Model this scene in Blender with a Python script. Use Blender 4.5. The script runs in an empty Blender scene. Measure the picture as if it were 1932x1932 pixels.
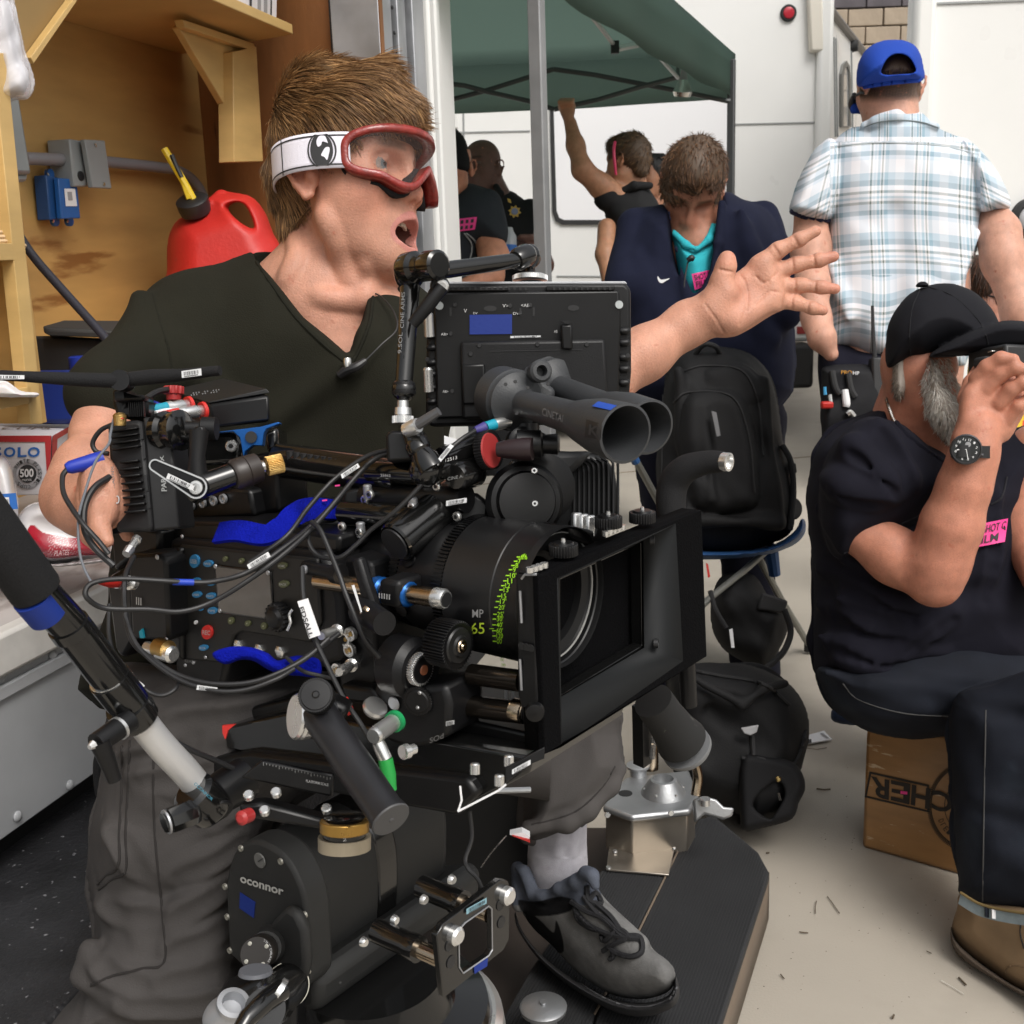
import bpy, bmesh, math, random
import numpy as np
from mathutils import Vector, Matrix
random.seed(7); RNG=np.random.default_rng(7)
SC=bpy.context.scene
# ---------------------------------------------------------------- camera, sky, sun, exposure
F=2158.0; HC=1.3; PITCH=12.8; ROLL=2.0
_p,_r=math.radians(PITCH),math.radians(ROLL)
FW=np.array([0,math.cos(_p),-math.sin(_p)])
_r0=np.array([1.,0,0]); _u0=np.array([0,math.sin(_p),math.cos(_p)])
CR=_r0*math.cos(_r)-_u0*math.sin(_r); CU=_u0*math.cos(_r)+_r0*math.sin(_r)
C0=np.array([0,0,HC])
camd=bpy.data.cameras.new('camera'); cam=bpy.data.objects.new('camera',camd); SC.collection.objects.link(cam)
camd.sensor_width=36; camd.lens=36*F/1932; camd.clip_start=.05; camd.clip_end=400
cam.matrix_world=Matrix((( *[CR[0],CU[0],-FW[0]],0),(CR[1],CU[1],-FW[1],0),(CR[2],CU[2],-FW[2],HC),(0,0,0,1)))
SC.camera=cam
camd.dof.use_dof=True; camd.dof.focus_distance=1.25; camd.dof.aperture_fstop=22
W=bpy.data.worlds.new('World'); SC.world=W; W.use_nodes=True
SUN_EL,SUN_AZ=math.radians(52),math.radians(150)   # azimuth measured clockwise from +Y
_n=W.node_tree.nodes; _l=W.node_tree.links
_bg=_n['Background']; _sky=_n.new('ShaderNodeTexSky'); _sky.sky_type='NISHITA'; _sky.sun_disc=False
_sky.sun_elevation=SUN_EL; _sky.sun_rotation=SUN_AZ; _sky.air_density=1.6; _sky.dust_density=7; _sky.ozone_density=1
_hs=_n.new('ShaderNodeHueSaturation'); _hs.inputs['Saturation'].default_value=.22
_l.new(_sky.outputs[0],_hs.inputs['Color']); _l.new(_hs.outputs[0],_bg.inputs[0]); _bg.inputs[1].default_value=.15
_sl=bpy.data.lights.new('sun','SUN'); _sl.energy=1.3; _sl.angle=math.radians(24); _sl.color=(1,.965,.91)
_so=bpy.data.objects.new('sun',_sl); SC.collection.objects.link(_so)
_sd=Vector((math.sin(SUN_AZ)*math.cos(SUN_EL),math.cos(SUN_AZ)*math.cos(SUN_EL),math.sin(SUN_EL)))
_so.rotation_euler=_sd.to_track_quat('Z','Y').to_euler()
SC.view_settings.view_transform='Standard'; SC.view_settings.look='None'; SC.view_settings.gamma=1
SC.view_settings.use_curve_mapping=False; SC.view_settings.exposure=.0
SC.cycles.max_bounces=6; SC.cycles.transparent_max_bounces=8; SC.cycles.caustics_reflective=False; SC.cycles.caustics_refractive=False

# ---------------------------------------------------------------- helpers: points, meshes, things
def ray(px,py): return FW+CR*((px-966)/F)+CU*((966-py)/F)
def P(px,py,d): return C0+ray(px,py)*d            # the point d metres deep along the view axis
def PL(px,py,pt,n):
    v=ray(px,py); return C0+v*(np.dot(np.asarray(pt)-C0,n)/np.dot(v,n))
def GND(px,py,z=0.): return PL(px,py,(0,0,z),np.array([0,0,1.]))
def nrm(v): v=np.asarray(v,float); return v/(np.linalg.norm(v)+1e-12)
Z3=np.array([0,0,1.])
def tag(o,label=None,cat=None,group=None,kind=None):
    if label: o['label']=label
    if cat: o['category']=cat
    if group: o['group']=group
    if kind: o['kind']=kind
    return o
def thing(name,label,cat,base,group=None):
    o=bpy.data.objects.new(name,None); SC.collection.objects.link(o); o.location=Vector(base); o.empty_display_size=.05
    return tag(o,label,cat,group)
def link(name,me,m,parent=None,bevel=0,seg=2,sharp=35):
    o=bpy.data.objects.new(name,me); SC.collection.objects.link(o)
    if m is not None and not me.materials: me.materials.append(m)
    if parent is not None:
        o.parent=parent
        if parent.type=='EMPTY': o.location=-parent.location
    if len(me.polygons):
        me.polygons.foreach_set('use_smooth',[True]*len(me.polygons))
        if sharp: me.set_sharp_from_angle(angle=math.radians(sharp))
    if bevel:
        b=o.modifiers.new('bevel','BEVEL'); b.width=bevel; b.segments=seg; b.limit_method='ANGLE'; b.angle_limit=math.radians(40); b.harden_normals=False
    return o
def again(o,off):
    c=o.copy(); SC.collection.objects.link(c); c.parent=o.parent; c.location=o.location+Vector(off); return c
def frame(z,x=None):
    z=nrm(z)
    if x is None: x=np.array([1.,0,0]) if abs(z[0])<.8 else np.array([0,1.,0])
    x=nrm(np.asarray(x)-z*np.dot(x,z)); return x,np.cross(z,x),z
def crom(pts,n=8,closed=False):
    pts=np.asarray(pts,float); m=len(pts); out=[]
    rng=range(m) if closed else range(m-1)
    for i in rng:
        if closed: a,b,c,d=[pts[(i+k-1)%m] for k in range(4)]
        else:
            b,c=pts[i],pts[i+1]; a=pts[i-1] if i else 2*b-c; d=pts[i+2] if i+2<m else 2*c-b
        for t in np.arange(n)/n:
            out.append(.5*((2*b)+(c-a)*t+(2*a-5*b+4*c-d)*t*t+(3*b-a-3*c+d)*t**3))
    if not closed: out.append(pts[-1])
    return np.array(out)
class G:
    def __init__(s): s.v=[]; s.f=[]
    def add(s,vs,fs):
        o=len(s.v); s.v+=[tuple(map(float,p)) for p in vs]; s.f+=[tuple(i+o for i in f) for f in fs]; return s
    def box(s,c,size,ax=None):
        ax=ax if ax is not None else np.eye(3); c=np.asarray(c,float)
        vs=[c+ax[0]*(a*size[0]/2)+ax[1]*(b*size[1]/2)+ax[2]*(d*size[2]/2) for a in(-1,1) for b in(-1,1) for d in(-1,1)]
        fs=[(0,1,3,2),(4,6,7,5),(0,4,5,1),(2,3,7,6),(0,2,6,4),(1,5,7,3)]
        if np.dot(np.cross(ax[0],ax[1]),ax[2])<0: fs=[f[::-1] for f in fs]
        return s.add(vs,fs)
    def prism(s,pts,vec):
        pts=[np.asarray(p,float) for p in pts]; vec=np.asarray(vec,float); n=len(pts)
        nn=sum((np.cross(pts[i]-pts[0],pts[(i+1)%n]-pts[0]) for i in range(n)),np.zeros(3))
        if np.dot(nn,vec)>0: pts=pts[::-1]
        return s.add(pts+[p+vec for p in pts],[tuple(range(n)),tuple(range(2*n-1,n-1,-1))]+[(i,i+n,(i+1)%n+n,(i+1)%n) for i in range(n)])
    def ringprism(s,outer,inner,vec):   # a frame: outer and inner loops of equal count
        o=[np.asarray(p,float) for p in outer]; i_=[np.asarray(p,float) for p in inner]; n=len(o); vec=np.asarray(vec,float)
        vs=o+i_+[p+vec for p in o]+[p+vec for p in i_]; fs=[]
        for a in range(n):
            b=(a+1)%n
            fs+=[(a,b,b+n,a+n),(a+2*n,a+3*n,b+3*n,b+2*n),(a,a+2*n,b+2*n,b),(a+n,b+n,b+3*n,a+3*n)]
        nn=np.cross(o[1]-o[0],o[2]-o[1])
        if np.dot(nn,vec)>0: fs=[f[::-1] for f in fs]
        return s.add(vs,fs)
    def tube(s,pts,r,n=10,cap=True,flat=None):
        pts=np.asarray(pts,float); m=len(pts); r=np.broadcast_to(np.asarray(r,float),(m,))
        t=np.gradient(pts,axis=0); x,y,_=frame(t[0],flat); vs=[]
        for i in range(m):
            z=nrm(t[i]); x=nrm(x-z*np.dot(x,z)); y=np.cross(z,x)
            for k in range(n):
                a=2*math.pi*k/n; vs.append(pts[i]+r[i]*(x*math.cos(a)+y*math.sin(a)))
        fs=[(i*n+k,i*n+(k+1)%n,(i+1)*n+(k+1)%n,(i+1)*n+k) for i in range(m-1) for k in range(n)]
        if cap: fs+=[tuple(range(n-1,-1,-1)),tuple((m-1)*n+k for k in range(n))]
        return s.add(vs,fs)
    def ribbon(s,pts,w,t,flat):         # flat strap: width w along flat, thickness t
        pts=np.asarray(pts,float); m=len(pts); tg=np.gradient(pts,axis=0); vs=[]
        flat=np.asarray(flat,float); flat=np.broadcast_to(flat,(m,3)) if flat.ndim==1 else flat
        for i in range(m):
            z=nrm(tg[i]); x=nrm(flat[i]-z*np.dot(flat[i],z)); y=np.cross(z,x)
            for a,b in((-1,-1),(1,-1),(1,1),(-1,1)): vs.append(pts[i]+x*a*w/2+y*b*t/2)
        fs=[(i*4+k,i*4+(k+1)%4,(i+1)*4+(k+1)%4,(i+1)*4+k) for i in range(m-1) for k in range(4)]+[(3,2,1,0),tuple((m-1)*4+k for k in range(4))]
        return s.add(vs,fs)
    def lathe(s,p0,ax,prof,n=28,x=None,cap=True):   # prof: (distance along ax, radius)
        p0=np.asarray(p0,float); X,Y,Zz=frame(ax,x); vs=[]; m=len(prof)
        for t,r in prof:
            r=max(r,1e-5)
            for k in range(n):
                a=2*math.pi*k/n; vs.append(p0+Zz*t+r*(X*math.cos(a)+Y*math.sin(a)))
        fs=[(i*n+k,i*n+(k+1)%n,(i+1)*n+(k+1)%n,(i+1)*n+k) for i in range(m-1) for k in range(n)]
        if cap: fs+=[tuple(range(n-1,-1,-1)),tuple((m-1)*n+k for k in range(n))]
        return s.add(vs,fs)
    def gear(s,p0,ax,r0,r1,t,n):       # toothed ring, solid
        X,Y,Zz=frame(ax); p0=np.asarray(p0,float); pts=[]
        for k in range(n):
            for a,r in((0,r0),(.25,r1),(.5,r1),(.75,r0)):
                q=2*math.pi*(k+a)/n; pts.append(p0+r*(X*math.cos(q)+Y*math.sin(q)))
        return s.prism(pts,Zz*t)
    def ell(s,c,r,ax=None,n=16,m=10):
        ax=ax if ax is not None else np.eye(3); vs=[]
        for i in range(m+1):
            th=math.pi*i/m
            for k in range(n):
                ph=2*math.pi*k/n
                q=(math.sin(th)*math.cos(ph)*r[0],math.sin(th)*math.sin(ph)*r[1],-math.cos(th)*r[2])
                vs.append(np.asarray(c)+ax[0]*q[0]+ax[1]*q[1]+ax[2]*q[2])
        return s.add(vs,[(i*n+k,i*n+(k+1)%n,(i+1)*n+(k+1)%n,(i+1)*n+k) for i in range(m) for k in range(n)])
    def grid(s,fn,nu,nv,closed=False):
        vs=[fn(i/(nu-1),j/(nv-1)) for i in range(nu) for j in range(nv)]
        return s.add(vs,[(i*nv+j,(i+1)*nv+j,(i+1)*nv+j+1,i*nv+j+1) for i in range(nu-1) for j in range(nv-1)])
    def obj(s,name,m,parent=None,bevel=0,seg=2,sharp=35):
        me=bpy.data.meshes.new(name); me.from_pydata(s.v,[],s.f); me.update()
        return link(name,me,m,parent,bevel,seg,sharp)
def box(name,m,par,c,size,ax=None,bev=.002): return G().box(c,size,ax).obj(name,m,par,bev)
def tube(name,m,par,pts,r,n=10,sm=0):
    if sm:
        q=crom(pts,sm); r=np.interp(np.linspace(0,1,len(q)),np.linspace(0,1,len(pts)),np.broadcast_to(np.asarray(r,float),(len(pts),))); pts=q
    return G().tube(pts,r,n).obj(name,m,par)
def lathe(name,m,par,p0,ax,prof,n=28,bev=0): return G().lathe(p0,ax,prof,n).obj(name,m,par,bev)
def prism(name,m,par,pts,vec,bev=.002): return G().prism(pts,vec).obj(name,m,par,bev)
def px_tube(name,m,par,pts,rpx,n=10,sm=6):    # pts (px,py,d[,rpx])
    q=np.array([P(*p[:3]) for p in pts]); r=np.array([(p[3] if len(p)>3 else rpx)*p[2]/F for p in pts])
    if sm:
        qq=crom(np.c_[q,r],sm); q,r=qq[:,:3],qq[:,3]
    return G().tube(q,r,n).obj(name,m,par)
_tc={}
def glyphs(s):
    if s not in _tc:
        bold=s.startswith('*'); cu=bpy.data.curves.new('t','FONT'); cu.body=s.lstrip('*'); cu.resolution_u=3; cu.offset=.028 if bold else .004
        o=bpy.data.objects.new('t',cu); SC.collection.objects.link(o); bpy.context.view_layer.update()
        me=bpy.data.meshes.new_from_object(o.evaluated_get(bpy.context.evaluated_depsgraph_get()))
        bpy.data.objects.remove(o)
        v=np.array([x.co[:2] for x in me.vertices]) if len(me.vertices) else np.zeros((1,2)); f=[tuple(p.vertices) for p in me.polygons]
        mn,mx=v.min(0),v.max(0); _tc[s]=((v-mn)/np.maximum(mx-mn,1e-6),f)
    return _tc[s]
def text_fn(name,s,fn,m,par):                 # fn(u,v) -> point; u,v in 0..1 over the string's box
    v,f=glyphs(s); return G().add([fn(a,b) for a,b in v],f).obj(name,m,par,sharp=0)
def text_q(name,s,q,m,par,lift=.0008):        # q: bl,br,tr,tl points
    q=[np.asarray(p,float) for p in q]; n=nrm(np.cross(q[1]-q[0],q[3]-q[0]))
    if np.dot(n,C0-q[0])<0: n=-n
    return text_fn(name,s,lambda a,b:q[0]*(1-a)*(1-b)+q[1]*a*(1-b)+q[2]*a*b+q[3]*(1-a)*b+n*lift,m,par)
# ---------------------------------------------------------------- materials
_mc={}
def lin(c):   # '#rrggbb' or floats
    if isinstance(c,str):
        c=[int(c[i:i+2],16)/255 for i in(1,3,5)]; return tuple(x/12.92 if x<.04045 else ((x+.055)/1.055)**2.4 for x in c)
    return tuple(c)
def mat(name,col,rough=.5,metal=0,var=0,vs=8,bump=0,bs=60,coat=0,spec=.5,sss=0,attr=False,wear=None,stretch=(1,1,1),sheen=0,alpha=1,trans=0,rvar=0):
    if name in _mc: return _mc[name]
    m=bpy.data.materials.new(name); m.use_nodes=True; t=m.node_tree; N,L=t.nodes,t.links; b=N['Principled BSDF']
    col=lin(col); b.inputs['Base Color'].default_value=(*col,1); b.inputs['Roughness'].default_value=rough; b.inputs['Metallic'].default_value=metal
    b.inputs['Specular IOR Level'].default_value=spec; b.inputs['Coat Weight'].default_value=coat; b.inputs['Alpha'].default_value=alpha
    b.inputs['Transmission Weight'].default_value=trans
    if sss: b.inputs['Subsurface Weight'].default_value=sss; b.inputs['Subsurface Radius'].default_value=(.012,.004,.002); b.inputs['Subsurface Scale'].default_value=.6
    if sheen: b.inputs['Sheen Weight'].default_value=sheen; b.inputs['Sheen Roughness'].default_value=.4
    tc=N.new('ShaderNodeTexCoord'); mp=N.new('ShaderNodeMapping'); mp.inputs['Scale'].default_value=stretch; L.new(tc.outputs['Object'],mp.inputs[0])
    def noise(sc,det=4):
        n=N.new('ShaderNodeTexNoise'); n.inputs['Scale'].default_value=sc; n.inputs['Detail'].default_value=det; L.new(mp.outputs[0],n.inputs['Vector']); return n
    src=None
    if attr:
        a=N.new('ShaderNodeAttribute'); a.attribute_name='Col'; src=a.outputs['Color']
    if var:
        n=noise(vs,5); r=N.new('ShaderNodeMapRange'); r.inputs[1].default_value=.3; r.inputs[2].default_value=.7; r.inputs[3].default_value=1-var; r.inputs[4].default_value=1+var
        L.new(n.outputs[0],r.inputs[0]); x=N.new('ShaderNodeVectorMath'); x.operation='SCALE'
        if src: L.new(src,x.inputs[0])
        else: x.inputs[0].default_value=col
        L.new(r.outputs[0],x.inputs['Scale']); src=x.outputs[0]
    if wear:   # (colour, scale, threshold, softness)
        n=noise(wear[1],8); r=N.new('ShaderNodeMapRange'); r.inputs[1].default_value=wear[2]; r.inputs[2].default_value=wear[2]+wear[3]
        L.new(n.outputs[0],r.inputs[0]); x=N.new('ShaderNodeMix'); x.data_type='RGBA'; L.new(r.outputs[0],x.inputs[0])
        if src: L.new(src,x.inputs[6])
        else: x.inputs[6].default_value=(*col,1)
        x.inputs[7].default_value=(*lin(wear[0]),1); src=x.outputs[2]
    if src: L.new(src,b.inputs['Base Color'])
    if rvar:
        n=noise(vs*2,4); r=N.new('ShaderNodeMapRange'); r.inputs[1].default_value=.3; r.inputs[2].default_value=.7; r.inputs[3].default_value=max(.02,rough-rvar); r.inputs[4].default_value=rough+rvar
        L.new(n.outputs[0],r.inputs[0]); L.new(r.outputs[0],b.inputs['Roughness'])
    if bump:
        n=noise(bs,3); u=N.new('ShaderNodeBump'); u.inputs['Strength'].default_value=1; u.inputs['Distance'].default_value=bump; L.new(n.outputs[0],u.inputs['Height']); L.new(u.outputs[0],b.inputs['Normal'])
    _mc[name]=m; return m
# ---------------------------------------------------------------- implicit surfaces for bodies, cloth and bags
def polydist(poly,gx,gy):
    d=np.full(gx.shape,1e9,np.float32); ins=np.zeros(gx.shape,bool); n=len(poly)
    for i in range(n):
        ax,ay=poly[i]; bx,by=poly[(i+1)%n]; ex,ey=bx-ax,by-ay; wx,wy=gx-ax,gy-ay
        t=np.clip((wx*ex+wy*ey)/(ex*ex+ey*ey+1e-9),0,1); dd=(wx-ex*t)**2+(wy-ey*t)**2; np.minimum(d,dd,out=d)
        if ay!=by: ins^=((ay>gy)!=(by>gy))&(gx<ex*(gy-ay)/(ey)+ax)
    d=np.sqrt(d); return np.where(ins,-d,d)
def smin(a,b,k):
    if k<=0: return np.minimum(a,b)
    h=np.maximum(k-np.abs(a-b),0)/k; return np.minimum(a,b)-h*h*k*.25
class V:
    """Implicit surface sampled on a grid that follows the viewing rays (fine where it is seen large)."""
    def __init__(s,x0,y0,x1,y1,d0,d1,step=2.5,dz=None):
        dm=(d0+d1)/2; s.px=np.arange(x0,x1+step,step,dtype=np.float32); s.py=np.arange(y0,y1+step,step,dtype=np.float32)
        s.dd=np.arange(d0,d1,dz or step*dm/F*1.15,dtype=np.float32); s.step=step
        s.D=np.full((len(s.px),len(s.py),len(s.dd)),.5,np.float32)
    def cm(s,p): p=np.asarray(p,float); d=p[2]; return np.array([(p[0]-966)/F*d,(966-p[1])/F*d,d])     # px,py,d -> camera metres
    def sl(s,lo,hi):
        z0,z1=max(lo[2],s.dd[0]),max(hi[2],s.dd[0]+.001); xs=[q/z*F+966 for q in(lo[0],hi[0]) for z in(z0,z1)]; ys=[966-q/z*F for q in(lo[1],hi[1]) for z in(z0,z1)]
        i0,i1=np.searchsorted(s.px,[min(xs),max(xs)]); j0,j1=np.searchsorted(s.py,[min(ys),max(ys)]); k0,k1=np.searchsorted(s.dd,[lo[2],hi[2]])
        return slice(max(i0-1,0),i1+1),slice(max(j0-1,0),j1+1),slice(max(k0-1,0),k1+1)
    def xyz(s,S):
        d=s.dd[S[2]][None,None,:]; return ((s.px[S[0]]-966)/F)[:,None,None]*d,((966-s.py[S[1]])/F)[None,:,None]*d,d
    def op(s,S,v,k,op):
        A=s.D[S]
        if op=='+': s.D[S]=smin(A,v,k)
        elif op=='-': s.D[S]=-smin(-A,v,k)
        else: s.D[S]=-smin(-A,-v,k)
    def coneM(s,a,b,ra,rb,k=.01,op='+',flat=None):
        a=np.asarray(a,float); b=np.asarray(b,float); R=max(ra,rb)*(max(1,flat[1]) if flat else 1)+k+.008
        S=s.sl(np.minimum(a,b)-R,np.maximum(a,b)+R)
        if 0 in s.D[S].shape: return s
        x,y,z=s.xyz(S); e=b-a; L=max(float(e@e),1e-9)
        t=np.clip(((x-a[0])*e[0]+(y-a[1])*e[1]+(z-a[2])*e[2])/L,0,1).astype(np.float32)
        qx,qy,qz=x-a[0]-t*e[0],y-a[1]-t*e[1],z-a[2]-t*e[2]; r=ra+(rb-ra)*t
        if flat:
            w=nrm(flat[0]); h=qx*w[0]+qy*w[1]+qz*w[2]; g=h*(1/flat[1]-1); qx,qy,qz=qx+g*w[0],qy+g*w[1],qz+g*w[2]
        v=np.sqrt(qx*qx+qy*qy+qz*qz)-r
        if flat and flat[1]<1: v=v*(.5+.5*flat[1])
        s.op(S,v.astype(np.float32),k,op); return s
    def cone(s,a,b,k=.012,op='+',flat=None):     # a,b: (px,py,d,r in px)
        return s.coneM(s.cm(a),s.cm(b),a[3]*a[2]/F,b[3]*b[2]/F,k,op,flat)
    def chain(s,pts,k=.012,op='+',flat=None):
        for a,b in zip(pts[:-1],pts[1:]): s.cone(a,b,k,op,flat)
        return s
    def ellM(s,c,r,ax=None,k=.01,op='+'):
        c=np.asarray(c,float); ax=np.eye(3) if ax is None else ax; r=np.asarray(r,float); R=r.max()+k+.006
        S=s.sl(c-R,c+R)
        if 0 in s.D[S].shape: return s
        x,y,z=s.xyz(S); q=[(x-c[0])*w[0]+(y-c[1])*w[1]+(z-c[2])*w[2] for w in ax]
        k0=np.sqrt((q[0]/r[0])**2+(q[1]/r[1])**2+(q[2]/r[2])**2); k1=np.sqrt((q[0]/r[0]**2)**2+(q[1]/r[1]**2)**2+(q[2]/r[2]**2)**2)+1e-6
        s.op(S,(k0*(k0-1)/k1).astype(np.float32),k,op); return s
    def puff(s,poly,d0,T,R=40,k=.01,op='+',g=(0,0),sm=4,sq=.5):
        """a body with the given outline, centred d0 deep (tilted by g metres per px), T half-thick, rounded over R px"""
        po=crom(poly,sm,True) if sm else np.asarray(poly,float); c=po.mean(0); mg=30
        i0,i1=np.searchsorted(s.px,[po[:,0].min()-mg,po[:,0].max()+mg]); j0,j1=np.searchsorted(s.py,[po[:,1].min()-mg,po[:,1].max()+mg])
        S=(slice(i0,i1),slice(j0,j1),slice(0,len(s.dd)))
        if 0 in s.D[S].shape: return s
        gx,gy=np.meshgrid(s.px[S[0]],s.py[S[1]],indexing='ij'); dist=polydist(po,gx,gy)
        u=np.clip(-dist/R,0,1); h=(T*(1-(1-u)**2)**sq)[:,:,None]; dm=(d0+g[0]*(gx-c[0])+g[1]*(gy-c[1]))[:,:,None]
        out=np.maximum(dist,0)[:,:,None]*(d0/F); dz=np.abs(s.dd[None,None,:]-dm)
        v=np.where(out>0,np.sqrt(out**2+dz**2),np.maximum((dz-h)*.75,(np.minimum(dist,0)*(d0/F))[:,:,None]))
        s.op(S,v.astype(np.float32),k,op); return s
    def cut(s,poly,da,db,k=.004,sm=0):           # remove everything inside the outline between two depths
        po=crom(poly,sm,True) if sm else np.asarray(poly,float)
        gx,gy=np.meshgrid(s.px,s.py,indexing='ij'); dist=polydist(po,gx,gy)[:,:,None]*((da+db)/2/F)
        z=s.dd[None,None,:]; v=np.maximum(dist,np.maximum(da-z,z-db)); s.D=-smin(-s.D,v.astype(np.float32),k); return s
    def folds(s,amp,scale=(1,1,1),freq=30,seed=1,n=7):
        r=np.random.default_rng(seed); m=np.abs(s.D)<.03; idx=np.nonzero(m); d=s.dd[idx[2]]
        x=(s.px[idx[0]]-966)/F*d*scale[0]; y=(966-s.py[idx[1]])/F*d*scale[1]; z=d*scale[2]; a=np.zeros_like(d)
        wx=.25/freq*3*np.sin(x*freq*.31+y*freq*.4+1); 
        for i in range(n):
            kv=nrm(r.normal(size=3))*freq*(.5+1.1*r.random()); a+=np.sin(kv[0]*(x+wx)+kv[1]*(y+wx)+kv[2]*z+r.random()*6.3)
        s.D[idx]-=amp*np.clip(a/n*1.9,-1,1.3).astype(np.float32); return s
    def mesh(s):
        D=s.D; ins=D<0; nx,ny,nz=D.shape
        c=np.zeros((nx-1,ny-1,nz-1),np.uint8)
        for a in(0,1):
            for b in(0,1):
                for e in(0,1): c+=ins[a:nx-1+a,b:ny-1+b,e:nz-1+e]
        act=(c>0)&(c<8); I,J,Kk=np.nonzero(act); n=len(I); idx=np.full(act.shape,-1,np.int32); idx[I,J,Kk]=np.arange(n)
        cor=[(a,b,e) for a in(0,1) for b in(0,1) for e in(0,1)]; dv=np.stack([D[I+a,J+b,Kk+e] for a,b,e in cor],1)
        pos=np.zeros((n,3)); cnt=np.zeros(n)
        for i in range(8):
            for j in range(i+1,8):
                df=np.array(cor[j])-np.array(cor[i])
                if np.abs(df).sum()!=1: continue
                cr=(dv[:,i]<0)!=(dv[:,j]<0); t=np.where(cr,dv[:,i]/np.where(cr,dv[:,i]-dv[:,j],1),0)
                pos+=np.where(cr[:,None],np.array(cor[i])+t[:,None]*df,0); cnt+=cr
        pos/=cnt[:,None]; fs=[]
        for ax in range(3):
            sl0=[slice(1,m-1) for m in D.shape]; sl0[ax]=slice(0,D.shape[ax]-1); sl1=list(sl0); sl1[ax]=slice(1,D.shape[ax])
            A,B=ins[tuple(sl0)],ins[tuple(sl1)]; e=np.nonzero(A!=B); o=[e[q]+(1 if q!=ax else 0) for q in range(3)]
            fl=A[e]; u,w=[(1,2),(2,0),(0,1)][ax]
            def cell(du,dw):
                q=[a.copy() for a in o]; q[u]-=du; q[w]-=dw; return idx[q[0],q[1],q[2]]
            f=np.stack([cell(1,1),cell(0,1),cell(0,0),cell(1,0)],1); f[~fl]=f[~fl][:,::-1]; fs.append(f)
        f=np.concatenate(fs); f=f[(f>=0).all(1)]
        px=s.px[0]+(I+pos[:,0])*s.step; py=s.py[0]+(J+pos[:,1])*s.step; d=s.dd[0]+(Kk+pos[:,2])*(s.dd[1]-s.dd[0])
        # the y index runs downward in the picture, so the grid is left-handed twice over; keep faces outward
        return np.c_[px,py,d],f
def to_world(q): return C0+q[:,2:3]*(FW+CR*((q[:,0:1]-966)/F)+CU*((966-q[:,1:2])/F))
def smooth(v,f,n=1,lam=.5):
    for _ in range(n):
        acc=np.zeros_like(v); c=np.zeros(len(v))
        for i in range(4):
            a,b=f[:,i],f[:,(i+1)%4]
            for k in range(3): acc[:,k]+=np.bincount(a,v[b,k],len(v))+np.bincount(b,v[a,k],len(v))
            c+=np.bincount(a,minlength=len(v))+np.bincount(b,minlength=len(v))
        v=v*(1-lam)+lam*acc/np.maximum(c,1)[:,None]
    return v
def vnormals(w,f):
    n=np.cross(w[f[:,2]]-w[f[:,0]],w[f[:,3]]-w[f[:,1]]); o=np.zeros_like(w)
    for i in range(4):
        for k in range(3): o[:,k]+=np.bincount(f[:,i],n[:,k],len(w))
    return o/(np.linalg.norm(o,axis=1,keepdims=True)+1e-12)
def solid(name,vs,m,parent=None,col=None,sm=1,sharp=0):
    """one mesh object from one or several V grids; col(px,py,d) -> rgb per vertex"""
    q_,f_,o=[],[],0
    for v in (vs if isinstance(vs,(list,tuple)) else [vs]):
        q,f=v.mesh(); q=smooth(q,f,sm); q_.append(q); f_.append(f+o); o+=len(q)
    q=np.concatenate(q_); f=np.concatenate(f_); w=to_world(q)
    me=bpy.data.meshes.new(name); me.vertices.add(len(w)); me.vertices.foreach_set('co',w.astype(np.float32).ravel())
    me.loops.add(f.size); me.loops.foreach_set('vertex_index',f.astype(np.int32).ravel()); me.polygons.add(len(f))
    me.polygons.foreach_set('loop_start',np.arange(0,f.size,4,dtype=np.int32)); me.update(calc_edges=True); me.validate()
    if col is not None:
        a=me.color_attributes.new('Col','FLOAT_COLOR','POINT'); cc=np.ones((len(w),4),np.float32); cc[:,:3]=col(q[:,0],q[:,1],q[:,2]); a.data.foreach_set('color',cc.ravel())
    o=link(name,me,m,parent,sharp=sharp); o_data[o.name]=(q,w,f); return o
o_data={}
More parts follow.
